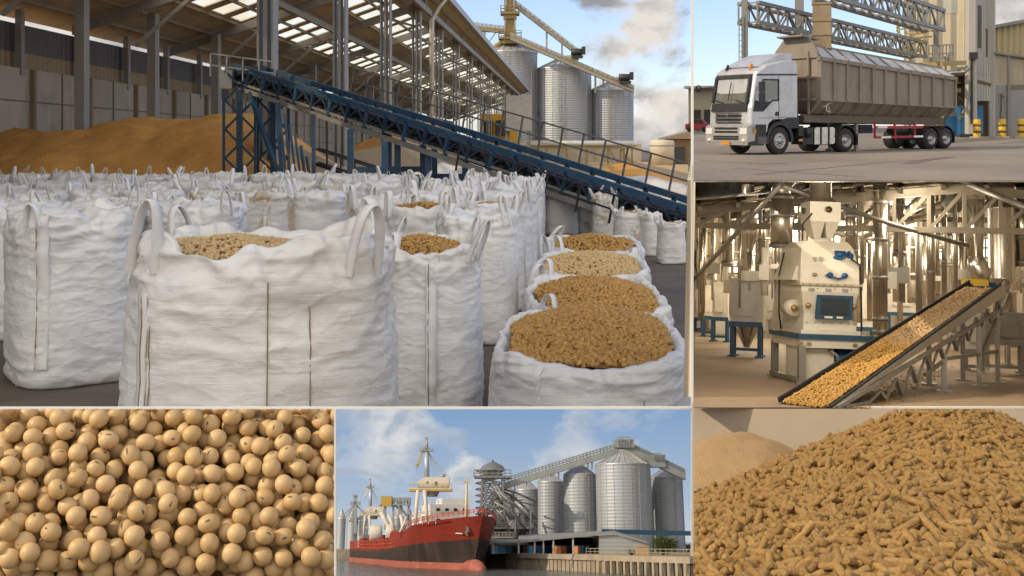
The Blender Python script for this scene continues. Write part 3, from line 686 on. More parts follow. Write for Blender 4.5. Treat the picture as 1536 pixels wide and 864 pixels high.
    def pellets(s, count, size, rs, k=.84):
        mb = MB(); ring = [s.side(2 * math.pi * i / 72, 1) for i in range(72)]; done = 0
        while done < count:
            x = rs.uniform(-s.a, s.a); y = rs.uniform(-s.b, s.b); th = math.atan2(y, x) % (2 * math.pi); lim = ring[int(th / (2 * math.pi) * 72) % 72]
            if math.hypot(x, y) > k * math.hypot(lim.x, lim.y): continue
            z = s.fillz(x, y) + size * rs.uniform(-.1, .5); rot = Matrix.Rotation(rs.uniform(0, 6.3), 3, 'Z') @ Matrix.Rotation(rs.gauss(0, .55), 3, 'Y')
            l_ = size * rs.uniform(.65, 1.35); d_ = size * rs.uniform(.36, .46); o = V((x, y, z)); vs_ = []
            for (xx, rr) in ((-l_ * .5, .55), (-l_ * .4, 1), (l_ * .4, 1), (l_ * .5, .55)):
                for q in range(6): vs_.append(o + rot @ V((xx, d_ * rr * math.cos(q * math.pi / 3), d_ * rr * math.sin(q * math.pi / 3))))
            fs = [(j * 6 + q, j * 6 + (q + 1) % 6, j * 6 + 6 + (q + 1) % 6, j * 6 + 6 + q) for j in range(3) for q in range(6)] + [(5, 4, 3, 2, 1, 0), tuple(range(18, 24))]
            mb.add(vs_, fs, True); done += 1
        return mb
def make_bag(label, group, px, d, w_, dep, h, yaw=0, open_=False, res=(64, 40), seed=1, tilt=0, wr=1., loops=(1, 1, 1, 1), lh=.2, lw=.055, straps=(), cords=(), fill=None, slump=0, name='bulk_bag', dips=(), taper=.035):
    rs = random.Random(seed); b = Bag(w_, dep, h, seed, open_, tilt, wr, slump); p = YARD.at(px, 225, d); b.dips = list(dips); b.taper = taper
    o = thing(name, label, 'bulk bag', (0, 0, 0), 0, group)
    part('sack', b.body(*res), m_bagst if 'stain' in label or 'patch' in label else m_bag, o)
    for k, on in enumerate(loops):
        if on: part('lifting_loop', b.loop(math.pi / 4 + k * math.pi / 2, lh * on * rs.uniform(.8, 1.15), lw, rs), m_web, o)
    for th, t0, t1, sw in straps: part('webbing_strap', b.strap(th, t0, t1, sw), m_web, o)
    for th, t0, t1 in cords: part('seam', b.cord(th, t0, t1), m_cord, o)
    if fill:
        lvl, pk, pos, cnt, size, m = fill
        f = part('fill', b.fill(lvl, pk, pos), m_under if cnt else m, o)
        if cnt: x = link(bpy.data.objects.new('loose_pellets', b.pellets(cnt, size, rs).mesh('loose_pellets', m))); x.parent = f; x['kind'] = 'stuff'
    place(o, (p.x, d, 0), R(yaw)); return o
D = math.radians
G1 = 'big white bags in the front of the yard'
make_bag('largest white bulk bag in front, open top showing tan pellets, tall loops up', G1, 400, 4.32, .99, .95, 1.27, 4, True, (220, 150), 3, .0, 1.0,
         loops=(1, 1, 1.1, 1.2), lh=.10, lw=.045, dips=((D(-110), .28, -.065), (D(-70), .3, .03), (D(20), .5, .03)), taper=.06, straps=((D(-133), .02, .97, .05),), cords=((D(-133.6), .02, .96), (D(-129), .02, .8), (D(-82), .05, .93), (D(-66), .02, 1.0)), fill=(-.085, .075, (-.14, .08), 2600, .017, m_pelpale))
make_bag('white bulk bag standing just right of the largest, wide strap down its face', G1, 648, 7.0, .60, .85, 1.02, 2, True, (150, 100), 5, .02, 1.0, loops=(1, 1, 1, 1.6), lh=.11, lw=.045, straps=((D(-88), .1, 1.0, .06),), cords=((D(-91), .08, .97),), fill=(-.04, .07, (-.08, .05), 900, .022, m_pel))
make_bag('big white bulk bag at left, tied shut, broad strap and corner towards us', G1, 108, 8.0, .83, .83, 1.16, 36, False, (160, 110), 8, 0, 1.0, loops=(0, 0, .25, 0), lh=.1, straps=((D(-128), .12, .97, .085),), cords=((D(-133), .12, .99),), slump=.2)
make_bag('white bulk bag cut by the left picture edge, behind the tied one', G1, 12, 9.8, .86, .8, 1.1, 10, False, (110, 70), 9, 0, 1.2, loops=(0, 0, 0, .8), lh=.16)
G2 = 'tall white bags in the column at the centre'
colA = [(716, 9.7, .66, .9, 1.03, 'second'), (738, 11.5, .66, .9, 1.06, 'third'), (757, 13.6, .64, .9, 1.06, 'fourth'), (772, 15.6, .62, .9, 1.06, 'fifth'), (786, 17.8, .6, .9, 1.06, 'sixth'), (792, 20.2, .6, .9, 1.06, 'last')]
for i, (px, d, w_, dp, h, wd) in enumerate(colA):
    make_bag('tall white bulk bag, %s in the centre column along the aisle' % wd, G2, px, d, w_, dp, h, rnd.uniform(-5, 5), i == 1, (110, 72) if i < 2 else (64, 44), 20 + i, 0, 1.0, lh=.12, lw=.042, straps=((D(-60), .12, .97, .05),) if i < 3 else (), fill=(-.03, .05, (0, 0), 0, .02, m_pel) if i == 1 else None)
colB = [(636, 10.9, .66, .9, 1.06, 'first'), (662, 13.0, .66, .9, 1.05, 'second'), (684, 15.2, .64, .9, 1.06, 'third'), (706, 17.6, .62, .9, 1.06, 'fourth'), (722, 20.0, .6, .9, 1.06, 'fifth'), (580, 12.3, .68, .9, 1.04, 'sixth'), (660, 20.6, .68, .9, 1.0, 'seventh')]
lb = ['open white bag with brown pellets just behind the strapped one', 'crumpled white bag behind the open one left of the centre column', 'white bag deep in the centre block, third back', 'white bag deep in the centre block with loops against the tarpaulin', 'far white bag of the centre block near the conveyor', 'low white bag peeping above the right shoulder of the largest bag', 'far white bag at the left end of the centre block']
for i, (px, d, w_, dp, h, wd) in enumerate(colB):
    make_bag(lb[i], 'white bags of the centre block', px, d, w_, dp, h, rnd.uniform(-9, 9), i == 0, (72, 48), 40 + i, 0, 1.3, lh=.15, fill=(-.02, .05, (0, 0), 300, .024, m_pel) if i == 0 else None)
G3 = 'opened low bags full of pellets along the right'
for i, (px, d, w_, dp, h, tl, m, cnt, lab) in enumerate(((884, 6.15, 1.06, 1.25, .58, .06, m_pel, 4200, 'wide open white bag heaped with brown pellets at front right'), (894, 7.75, 1.0, 1.3, .60, .075, m_pel, 2600, 'second open white bag of brown pellets in the right row'),
        (887, 9.7, 1.02, 1.2, .62, .06, m_pelpale, 1900, 'open white bag of pale yellow pellets, third in the right row'), (891, 11.7, 1.04, 1.1, .63, .05, m_pel, 900, 'open white bag holding dark grain, fourth in the right row'))):
    make_bag(lab, G3, px, d, w_, dp, h, (-4, 3, -2, 2)[i], True, ((200, 80), (160, 64), (110, 48), (90, 44))[i], 60 + i, tl, .9, loops=((0, 0, 0, 0), (0, .7, .9, 0), (.6, 1, 1, .0), (0, 1, 1, 0))[i], lh=.15, lw=.05, straps=(((D(-118), .3, .98, .06), (D(70), .7, .99, .08)) if i == 0 else ((D(-70), .3, .98, .05),)),
             cords=((D(-62), .2, .7),) if i == 0 else (), fill=((-.02, .13, (0, .1), cnt, .03, m) if i == 0 else (-.035, .10, (0, .05), cnt, .03, m)))
G4 = 'small tall sacks standing at the far right'
for i, (px, d, w_, h, lab) in enumerate(((842, 21.4, .60, .80, 'leftmost of the small sacks standing across the aisle'), (884, 21.6, .46, .80, 'second small sack across the aisle, brown stained'), (908, 20.0, .42, .78, 'third small sack across the aisle, stained on its face'),
        (945, 17.4, .50, .65, 'wider small sack with a brown patch near the conveyor foot'), (977, 17.2, .30, .60, 'narrow small sack between the wide one and the last one'), (1007, 16.0, .38, .57, 'rightmost small sack standing alone on the yard'))):
    make_bag(lab, G4, px, d, w_, w_ * 1.0, h, rnd.uniform(-15, 15), i in (3, 5), (56, 40), 80 + i, 0, .8, loops=(1, 1, 1, 1) if i < 3 else (0, 1, 1, 0), lh=.15 if i < 3 else .1, lw=.035, fill=(-.02, .04, (0, 0), 0, .02, m_pel) if i in (3, 5) else None)
G5 = 'white bags in rows in front of the grain heap'

def row(d, h, w_, pxs, nm, res, seed0):
    words = ['first', 'second', 'third', 'fourth', 'fifth', 'sixth', 'seventh', 'eighth', 'ninth', 'tenth', 'eleventh', 'twelfth', 'thirteenth', 'fourteenth', 'fifteenth']
    for i, px in enumerate(pxs):
        rs = random.Random(seed0 + i)
        make_bag('%swhite bulk bag, %s from the left in the %s' % ('brown stained ' if seed0 + i in (124, 125, 147) else '', words[i], nm), G5, px + rs.uniform(-4, 4), d + rs.uniform(-.35, .35), w_ * rs.uniform(.92, 1.05), w_ * rs.uniform(.95, 1.1), h * rs.uniform(.97, 1.03), rs.uniform(-12, 12), False, res, seed0 + i, 0, 1.35,
                 loops=tuple(rs.choice((0, .7, 1, 1.2)) for _ in range(4)), lh=.16, lw=.045, straps=((D(-90 + rs.uniform(-30, 30)), .1, .95, .045),) if rs.random() < .5 else ())
row(11.6, 1.02, .86, [168, 296], 'near row behind the tied left bag', (96, 64), 100)
row(15.0, 1.0, .72, [-10, 66, 150, 232, 318, 398, 476], 'middle row before the heap', (64, 44), 120)
row(18.6, 1.02, .74, [20, 92, 164, 236, 306, 376, 446, 514, 574], 'third row before the heap', (56, 38), 140)
row(22.4, 1.06, .74, [-12, 48, 108, 168, 228, 288, 346, 404, 460, 510, 554, 598], 'backmost row before the heap', (48, 34), 170)
# =================================================================== the loading yard with the truck (scaled and tilted about the camera, on a raised deck)
DECK = Bay(1288, 174, 1.6, 0.034); BAY[0] = DECK
m_deck = mat('deck_concrete', (.225, .19, .15), .8, var=.25, scale=.12, bump=.2, bscale=6, dirt=(.17, .145, .12), damt=.6, dscale=.16, stretch=(1, .6, 1))
m_edge = mat('white_edge', (.8, .8, .78), .6, var=.03)
q = [DECK.on(1040.5, 270), DECK.on(1600, 270), DECK.on(1900, 192), DECK.on(1040.5, 192)]
g = MB(); g.hexa([p - V((0, 0, .04)) for p in q] + q); solid('loading_yard', g, m_deck, kind='structure', loc=(0, 60, 0))
# tyre marks and repair patches lie on the slab as thin sheets
g = MB()
def mark(pts, wd, z=.006):
    for a, b in zip(pts[:-1], pts[1:]):
        a = DECK.on(*a, 0); b = DECK.on(*b, 0); d = (b - a).normalized(); n = V((-d.y, d.x, 0)) * wd / 2
        g.add([a - n + V((0, 0, z)), a + n + V((0, 0, z)), b + n + V((0, 0, z)), b - n + V((0, 0, z))], [(3, 2, 1, 0)])
mark([(1130, 262), (1240, 252), (1330, 243), (1420, 238)], .12); mark([(1050, 241), (1150, 246), (1230, 243)], .1); mark([(1360, 246), (1390, 240), (1425, 236)], .5)
mark([(1100, 252), (1180, 258), (1300, 266)], .07); mark([(1440, 226), (1500, 224), (1535, 222)], .15)
solid('tyre_marks', g, mat('tyre_mark', (.13, .105, .085), .8), kind='structure', loc=(0, 40, 0))
# ---- truck frame: u back along its side, v to the far side
CF = V((-4.33, 48, 0)); UD = V((math.sin(R(40)), math.cos(R(40)), 0)); VD = V((-UD.y, UD.x, 0))
TM = Matrix(((UD.x, VD.x, 0), (UD.y, VD.y, 0), (0, 0, 1)))
def T(u, v, z): return CF + UD * u + VD * v + V((0, 0, z))
class TB(MB):      # a mesh builder in truck coordinates
    def mesh(s, name, m, inv=None, bevel=0):
        s.v = [T(p.x, p.y, p.z) for p in s.v]; return MB.mesh(s, name, m, inv, bevel)
m_cab = mat('cab_silver', (.50, .51, .53), .3, .3, var=.05, scale=2, dirt=(.27, .22, .16), damt=.5, dscale=1.3, stretch=(1, 1, .5))
m_trail = mat('trailer_taupe', (.25, .215, .175), .6, .1, var=.12, scale=1, dirt=(.13, .095, .06), damt=.6, dscale=1.5, stretch=(1, 1, .3))
m_tarp2 = mat('trailer_sheet', (.42, .43, .46), .5, var=.12, scale=1.5, bump=.25, bscale=6)
m_blk = mat('black_plastic', (.022, .022, .024), .45, var=.2)
m_tyre = mat('tyre', (.022, .021, .02), .8, var=.3, scale=6, dirt=(.10, .085, .07), damt=.5, dscale=5)
m_rim = mat('wheel_rim', (.35, .35, .36), .4, .7, var=.2, scale=8)
m_glass = mat('cab_glass', (.10, .12, .12), .06, 0, var=.1, spec=.9)
m_chrome = mat('chrome', (.62, .60, .56), .2, .9, var=.1)
m_red = mat('red_paint', (.30, .025, .025), .5, var=.15)
m_white = mat('white_paint', (.72, .71, .69), .5, var=.06)
m_amber = mat('amber', (.6, .22, .02), .3, var=.1)
m_lens = mat('lamp_lens', (.7, .7, .68), .12, .2, var=.05)
trk = thing('tractor_unit', 'silver grey cab-over lorry cab hitched to the taupe bulk trailer', 'truck', CF)
W2 = 2.5
c = TB()       # cab shell by stations in u: side profile, bevelled front
prof = [(.05, .95), (0, 1.35), (.04, 2.0), (.10, 2.15), (.32, 3.30), (.45, 3.54), (.95, 3.80), (2.0, 4.0), (2.75, 4.02), (2.85, 3.86), (2.85, 1.1), (2.55, 1.1), (2.45, 1.35), (2.1, 1.5), (1.4, 1.5), (1.05, 1.3), (.95, .95)]
def shell(v, ins): return [V((u + ins * (1.4 - u) / 1.4 * .5 if u < 1.4 else u - ins * .2, v, z - (ins * .35 if z > 3 else 0))) for u, z in prof]
rows = [shell(0, .20), shell(.05, .11), shell(.14, .05), shell(.32, .012), shell(.6, 0), shell(W2 - .6, 0), shell(W2 - .32, .012), shell(W2 - .14, .05), shell(W2 - .05, .11), shell(W2, .20)]; n = len(prof)
c.add([p for r_ in rows for p in r_], [(j * n + i, j * n + (i + 1) % n, (j + 1) * n + (i + 1) % n, (j + 1) * n + i) for j in range(9) for i in range(n)] + [tuple(range(n)), tuple(range(10 * n - 1, 9 * n - 1, -1))])
part('cab', c, m_cab, trk)
c = TB(); c.prism([(.7, 3.72), (1.1, 3.92), (1.7, 4.16), (2.3, 4.32), (2.7, 4.34), (2.78, 4.26), (2.78, 3.9), (1.2, 3.7)], .28, 2.22, 'Y'); part('roof_deflector', c, m_cab, trk)
c = TB(); c.hexa([V((-.005, .26, 2.18)), V((-.005, 2.24, 2.18)), V((.18, 2.24, 2.18)), V((.18, .26, 2.18)), V((.29, .33, 3.25)), V((.29, 2.17, 3.25)), V((.44, 2.17, 3.25)), V((.44, .33, 3.25))])
c.v = [p + V((.075, 0, 0)) for p in c.v]; part('windscreen', c, mat('screen_glass', (.20, .20, .175), .05, .3, var=.15, spec=1.0), trk)
c = TB(); c.hexa([V((.24, .2, 3.24)), V((.24, 2.3, 3.24)), V((.5, 2.3, 3.24)), V((.5, .2, 3.24)), V((.3, .2, 3.40)), V((.3, 2.3, 3.40)), V((.5, 2.3, 3.40)), V((.5, .2, 3.40))]); c.box((.17, .24, 2.75), (.1, .12, 1.12), 0, Matrix.Rotation(.21, 3, 'Y')); c.box((.17, 2.26, 2.75), (.1, .12, 1.12), 0, Matrix.Rotation(.21, 3, 'Y')); c.box((.06, 1.25, 2.68), (.03, .03, .8), 0, Matrix.Rotation(.24, 3, 'Y')); part('screen_frame', c, m_blk, trk)
c = TB(); c.hexa([V((-.03, .2, 1.83)), V((-.03, 2.3, 1.83)), V((.1, 2.3, 1.83)), V((.1, .2, 1.83)), V((.03, .2, 2.18)), V((.03, 2.3, 2.18)), V((.15, 2.3, 2.18)), V((.15, .2, 2.18))]); part('front_panel', c, m_blk, trk)
for z in (1.72, 1.56, 1.40):
    c = TB(); c.box((-.035, 1.25, z), (.1, 1.5, .06)); part('grille_bar', c, m_chrome, trk)
c = TB(); c.box((-.02, 1.25, 1.56), (.06, 1.45, .44)); part('grille', c, m_blk, trk)
c = TB()       # three-pointed rhomb badge
for k in range(3):
    a = R(90 + 120 * k); d = V((0, math.cos(a), math.sin(a))); e = V((0, -d.z, d.y)); o = V((-.1, 1.25, 1.62))
    ps = [o, o + d * .07 + e * .042, o + d * .14, o + d * .07 - e * .042]; c.add(ps + [p + V((.03, 0, 0)) for p in ps], [(0, 1, 2, 3), (7, 6, 5, 4), (0, 4, 5, 1), (1, 5, 6, 2), (2, 6, 7, 3), (3, 7, 4, 0)])
part('badge', c, m_chrome, trk)
c = TB(); c.prism([(-.12, .42), (-.16, .6), (-.14, 1.2), (.12, 1.3), (.9, 1.25), (.9, .9), (.75, .42)], .0, W2, 'Y'); part('bumper', c, mat('bumper_grey', (.36, .35, .33), .45, .3, var=.1), trk)
c = TB(); c.prism([(-.13, .40), (.80, .40), (.93, .95), (.93, 1.28), (.35, 1.28), (.3, .6), (-.1, .55)], -.02, .03, 'Y'); part('bumper_corner', c, m_blk, trk)
c = TB()
for z in (1.13, .98, .78, .68): c.box((-.165, 1.25, z), (.05, 1.35 if z > .9 else 1.5, .07))
part('lower_grille', c, m_blk, trk)
for v in (.22, W2 - .22):
    c = TB(); c.hexa([V((-.18, v - .2, .88)), V((-.18, v + .2, .88)), V((.2, v + .2, .88)), V((.2, v - .2, .88)), V((-.165, v - .2, 1.14)), V((-.165, v + .2, 1.14)), V((.2, v + .2, 1.14)), V((.2, v - .2, 1.14))]); part('headlight', c, m_lens, trk)
    c = TB(); c.lathe([(0, -.19), (.08, -.19), (.08, 0), (0, 0)], (0, v, .62), 12, 'X'); part('fog_lamp', c, m_lens, trk)
c = TB(); c.box((.25, -.025, 1.0), (.13, .04, .16)); part('indicator', c, m_amber, trk)
c = TB(); c.box((-.19, 1.25, .50), (.03, .5, .13)); part('number_plate', c, m_amber, trk)
c = TB(); c.prism([(.62, 2.25), (.62, 2.55), (.78, 3.1), (1.62, 3.1), (1.62, 2.36), (1.25, 2.36), (1.05, 2.25)], -.008, .1, 'Y'); part('door_window', c, m_glass, trk)
c = TB()
for a, b in (((.58, 2.2), (.76, 3.16)), ((.76, 3.16), (1.67, 3.16)), ((1.67, 3.16), (1.67, 2.3)), ((1.67, 2.3), (1.3, 2.3)), ((1.3, 2.3), (.75, 1.86)), ((.75, 1.86), (.2, 1.86))): c.bar((a[0], -.005, a[1]), (b[0], -.005, b[1]), .05, .07)
c.prism([(.18, 1.84), (.7, 1.84), (1.15, 2.24), (.6, 2.24), (.3, 2.3)], -.012, .08, 'Y'); part('window_trim', c, m_blk, trk)
c = TB(); c.prism([(1.72, 2.36), (1.72, 3.1), (2.3, 3.1), (2.38, 2.95), (2.38, 2.36)], -.012, .05, 'Y'); part('side_panel', c, mat('cab_panel', (.47, .48, .50), .35, .3), trk)
c = TB(); c.prism([(1.78, 1.62), (1.78, 2.1), (2.6, 2.1), (2.6, 1.62)], -.01, .05, 'Y'); part('locker_door', c, mat('cab_panel', (.47, .48, .50)), trk)
c = TB(); c.prism([(1.45, 1.66), (1.5, 1.8), (1.68, 1.82), (1.68, 1.62)], -.02, .05, 'Y'); part('door_handle', c, m_blk, trk)
c = TB(); c.bar((1.7, -.006, 1.3), (1.7, -.006, 3.3), .018, .01); c.bar((.5, -.006, 1.55), (2.84, -.006, 1.58), .018, .012); c.bar((.4, -.006, 3.36), (2.8, .0, 3.40), .05, .06); part('panel_gaps', c, m_blk, trk)
c = TB(); c.box((.42, -.28, 2.85), (.16, .22, .42)); c.box((.42, -.28, 2.4), (.16, .22, .42)); c.bar((.42, -.2, 2.7), (.7, 0, 2.95), .04); part('wing_mirror', c, m_blk, trk)
c = TB(); c.lathe([(0, -.05), (.14, -.05), (.16, 0), (.14, .05), (0, .05)], (-.15, W2 + .45, 2.85), 14, 'X'); c.bar((-.1, W2 + .42, 2.85), (.25, W2 - .05, 2.9), .04); part('kerb_mirror', c, m_blk, trk)
for v in (.55, 1.95):
    c = TB(); c.bar((.55, v, 3.58), (.66, v, 3.84), .07, .1); part('roof_lamp', c, m_amber if v < 1 else m_blk, trk)
c = TB()
for v in (.4, 1.6): c.bar((.02, v, 2.2), (-.02 + .1, v + .55, 2.32), .03); 
c.bar((.1, .5, 3.25), (.02, .5, 3.35), .03); part('wipers', c, m_blk, trk)
def wheel_parts(u, v, r, wd, parent, hub, dual=False):
    c = TB(); prof = [(r * .58, -wd / 2), (r * .9, -wd / 2), (r, -wd * .36), (r, wd * .36), (r * .9, wd / 2), (r * .58, wd / 2)]
    c.lathe([(a, b) for a, b in prof], (u, v, r), 32, 'Y'); c.lathe([(0, wd * .3), (r * .58, wd * .5)], (u, v, r), 24, 'Y'); t_ = part('wheel', c, m_tyre, parent)
    c = TB(); s_ = -1
    c.lathe([(r * .60, -wd / 2 - .002), (r * .56, -wd / 2 + .03), (r * .5, -wd / 2 + (.16 if hub else .03)), (r * .26, -wd / 2 + (.19 if hub else .02)), (r * .24, -wd / 2 + (.02 if hub else -.04)), (r * .15, -wd / 2 - (.0 if hub else .09)), (0, -wd / 2 - (.02 if hub else .1))], (u, v, r), 28, 'Y'); rm = part('rim', c, m_rim, t_)
    c = TB()
    for k in range(10):
        a = 2 * math.pi * k / 10; c.lathe([(0, -.03), (.03, -.03), (.03, .03)], (u + math.cos(a) * r * .36, v - wd / 2 + (.16 if hub else .0), r + math.sin(a) * r * .36), 6, 'Y')
    part('wheel_nuts', c, m_chrome, t_)
for v in (.16, W2 - .16): wheel_parts(1.75, v, .59, .32, trk, False)
for v in (.3, W2 - .3): wheel_parts(5.95, v, .53, .56, trk, True)
c = TB()       # front arch and skirt
pts = [(1.75 + .80 * math.cos(a), .62 + .78 * math.sin(a)) for a in [R(-8 + 196 * k / 16) for k in range(17)]]; pin = [(1.75 + .66 * math.cos(a), .60 + .65 * math.sin(a)) for a in [R(188 - 196 * k / 16) for k in range(17)]]
ring = pts + pin
for i in range(16): c.prism([pts[i], pts[i + 1], pin[15 - i], pin[16 - i]], -.03, .45, 'Y')
c.prism([(2.35, 1.1), (2.9, 1.1), (2.9, 1.55), (2.2, 1.55), (1.75, 1.45), (2.1, 1.32)], -.025, .3, 'Y'); part('wheel_arch', c, m_blk, trk)
c = TB(); c.box((.72, .12, 1.02), (.42, .25, .5)); c.box((.75, .1, .62), (.6, .25, .3)); part('steps', c, mat('step_grey', (.09, .09, .09), .6), trk)
c = TB()
for i in range(10):
    a0, a1 = R(10 + 160 * i / 10), R(10 + 160 * (i + 1) / 10)
    c.hexa([V((5.95 + .66 * math.cos(a), v, .55 + .62 * math.sin(a))) for a, v in ((a0, 0), (a0, .62), (a1, .62), (a1, 0))] + [V((5.95 + .70 * math.cos(a), v, .55 + .66 * math.sin(a))) for a, v in ((a0, 0), (a0, .62), (a1, .62), (a1, 0))])
c.box((6.68, .3, .55), (.03, .6, .5)); part('mudguard', c, m_blk, trk)
c = TB(); c.bar((.9, .7, .95), (7.1, .7, .95), .12, .3); c.bar((.9, W2 - .7, .95), (7.1, W2 - .7, .95), .12, .3); c.box((3.2, 1.25, .95), (.5, 2.0, .5)); c.box((6, 1.25, 1.2), (1.0, 1.0, .16)); part('chassis', c, m_blk, trk)
c = TB(); tk = [(3.95, .38), (3.95, 1.05), (4.05, 1.12), (5.15, 1.12), (5.25, 1.05), (5.25, .45), (5.15, .38)]; c.prism(tk, .06, .75, 'Y'); part('fuel_tank', c, m_chrome, trk)
c = TB()
for u in (4.35, 4.85): c.box((u, .4, .75), (.07, .74, .8))
parts('tank_strap', c, m_blk, trk)
c = TB(); c.box((3.55, .4, .75), (.65, .65, .72)); c.box((3.1, .3, .95), (.3, .5, .4)); c.lathe([(0, -.2), (.13, -.2), (.13, .2), (0, .2)], (3.5, .02, .9), 12, 'Z'); part('battery_box', c, m_blk, trk)
c = TB(); c.box((3.05, .04, .58), (.2, .05, .1)); part('side_marker', c, m_amber, trk)
c = TB(); c.tube([(3.2, .5, 1.3), (3.15, .5, 2.6), (3.2, .5, 3.0), (3.35, .5, 2.7)], .07, 8); c.tube([(3.05, .9, 1.4), (3.3, .8, 1.9), (3.0, .8, 2.3)], .035, 6); c.box((3.1, .8, 2.1), (.3, .9, 1.3)); part('exhaust_stack', c, m_blk, trk)
# ---- trailer
trl = thing('bulk_trailer', 'taupe ribbed hopper trailer with a sheeted top behind the silver cab', 'trailer', T(4.2, 0, 0))
U0, U1 = 4.15, 13.66
def zt(u): return 4.16 + (3.38 - 4.16) * (u - U0) / (U1 - U0)
def zm(u): return 2.32 + (1.97 - 2.32) * (u - U0) / (U1 - U0)
def zb(u): return 1.72 + (1.46 - 1.72) * (u - U0) / (U1 - U0)
c = TB()
def sect(u): return [V((u, 0, zt(u))), V((u, 0, zm(u))), V((u, .55, zb(u))), V((u, W2 - .55, zb(u))), V((u, W2, zm(u))), V((u, W2, zt(u)))]
fr, re = sect(U0), sect(U1); fr[2].x += .25; fr[3].x += .25; re[2].x -= .45; re[3].x -= .45
c.add(fr + re, [(0, 1, 7, 6), (1, 2, 8, 7), (2, 3, 9, 8), (3, 4, 10, 9), (4, 5, 11, 10), (5, 0, 6, 11), (0, 5, 4, 3, 2, 1), (6, 7, 8, 9, 10, 11)]); part('hopper', c, m_trail, trl)
for k in range(12):
    u = U0 + .06 + (U1 - U0 - .12) * k / 11; c = TB()
    c.bar((u, -.045, zt(u)), (u, -.045, zm(u)), .09, .11, up=(0, 1, 0)); c.bar((u, -.05, zm(u)), (u - .05, .50, zb(u)), .09, .1, up=(0, 1, .3)); part('rib', c, m_trail, trl)
c = TB(); c.hexa([V((U0 - .05, -.10, zt(U0) - .12)), V((U1 + .05, -.10, zt(U1) - .12)), V((U1 + .05, .08, zt(U1) - .12)), V((U0 - .05, .08, zt(U0) - .12)), V((U0 - .05, -.10, zt(U0) + .05)), V((U1 + .05, -.10, zt(U1) + .05)), V((U1 + .05, .08, zt(U1) + .05)), V((U0 - .05, .08, zt(U0) + .05))])
c.bar((U0, -.03, zm(U0)), (U1, -.03, zm(U1)), .05, .07); part('top_rail', c, m_trail, trl)
c = TB()
c.add([V((U0, .02, zt(U0) + .06)), V((U1, .02, zt(U1) + .06)), V((U1, .75, zt(U1) + .50)), V((U0, .75, zt(U0) + .62)), V((U1, 1.75, zt(U1) + .50)), V((U0, 1.75, zt(U0) + .62)), V((U1, W2, zt(U1) + .06)), V((U0, W2, zt(U0) + .06))], [(0, 1, 2, 3), (3, 2, 4, 5), (5, 4, 6, 7), (0, 3, 5, 7), (1, 6, 4, 2)]); part('top_sheet', c, m_tarp2, trl)
c = TB()
for k in range(11):
    u = U0 + .1 + (U1 - U0 - .2) * k / 10; c.bar((u, .0, zt(u) + .08), (u, .75, zt(u) + .64 - .12 * k / 10), .06, .05)
c.bar((U0, .75, zt(U0) + .63), (U1, .75, zt(U1) + .51), .09, .09); part('sheet_hoops', c, m_trail, trl)
c = TB(); c.prism([(0.0, zt(U0)), (W2, zt(U0)), (W2, zt(U0) + .35), (1.9, zt(U0) + .95), (.55, zt(U0) + .95), (0, zt(U0) + .25)], U0 - .08, U0 + .02, 'X'); c.hexa([V((U0 - .5, .5, zt(U0) + .95)), V((U0 - .5, 2.0, zt(U0) + .95)), V((U0 + .6, 2.0, zt(U0) + .8)), V((U0 + .6, .5, zt(U0) + .8)), V((U0 - .5, .5, zt(U0) + 1.02)), V((U0 - .5, 2.0, zt(U0) + 1.02)), V((U0 + .6, 2.0, zt(U0) + .88)), V((U0 + .6, .5, zt(U0) + .88))]); part('front_gable', c, m_trail, trl)
c = TB()
for v in (.5, 1.9): c.bar((U0 - .09, v, 1.7), (U0 - .09, v, zt(U0) + .3), .1, .08)
c.bar((U0 - .09, .1, 3.3), (U0 - .09, 2.4, 3.3), .08); c.bar((U0 - .09, .1, 2.35), (U0 - .09, 2.4, 2.35), .1); part('front_frame', c, m_trail, trl)
c = TB(); c.bar((U0 - .6, .45, 1.52), (U1 - .3, .45, 1.30), .16, .34); c.bar((U0 - .6, W2 - .45, 1.52), (U1 - .3, W2 - .45, 1.30), .16, .34); c.box((5.9, 1.25, 1.35), (1.6, 1.3, .12))
for k in range(7): c.box((5.2 + k * 1.3, 1.25, 1.3), (.1, 1.7, .16))
part('chassis', c, mat('chassis_taupe', (.11, .09, .07), .7), trl)
c = TB(); c.hexa([V((U0 - .7, .2, 1.35)), V((5.2, .2, 1.3)), V((5.2, 2.3, 1.3)), V((U0 - .7, 2.3, 1.35)), V((U0 - .7, .2, 1.62)), V((5.2, .2, 1.56)), V((5.2, 2.3, 1.56)), V((U0 - .7, 2.3, 1.62))]); part('gooseneck', c, mat('chassis_taupe', (.20, .165, .125)), trl)
for v in (.3, W2 - .3):
    for u in (11.9, 13.0): wheel_parts(u, v, .50, .56, trl, True)
c = TB()
for u in (11.9, 13.0):
    for i in range(8):
        a0, a1 = R(20 + 140 * i / 8), R(20 + 140 * (i + 1) / 8)
        c.hexa([V((u + .58 * math.cos(a), v, .52 + .56 * math.sin(a))) for a, v in ((a0, .02), (a0, .62), (a1, .62), (a1, .02))] + [V((u + .61 * math.cos(a), v, .52 + .59 * math.sin(a))) for a, v in ((a0, .02), (a0, .62), (a1, .62), (a1, .02))])
c.box((13.62, .3, .55), (.03, .6, .55)); part('mudguards', c, m_blk, trl)
c = TB(); c.bar((7.8, .02, 1.08), (11.25, .02, 1.06), .05, .13); c.bar((7.9, .02, .62), (11.25, .02, .62), .05, .1)
for u in (7.9, 9.3, 10.7): c.bar((u, .05, .58), (u, .08, 1.3), .09, .07)
part('side_guard', c, m_red, trl)
c = TB()
for u, z in ((8.35, 1.08), (8.6, .62), (10.9, .62)): c.box((u, -.012, z), (.65, .02, .09))
parts('white_marking', c, m_white, trl)
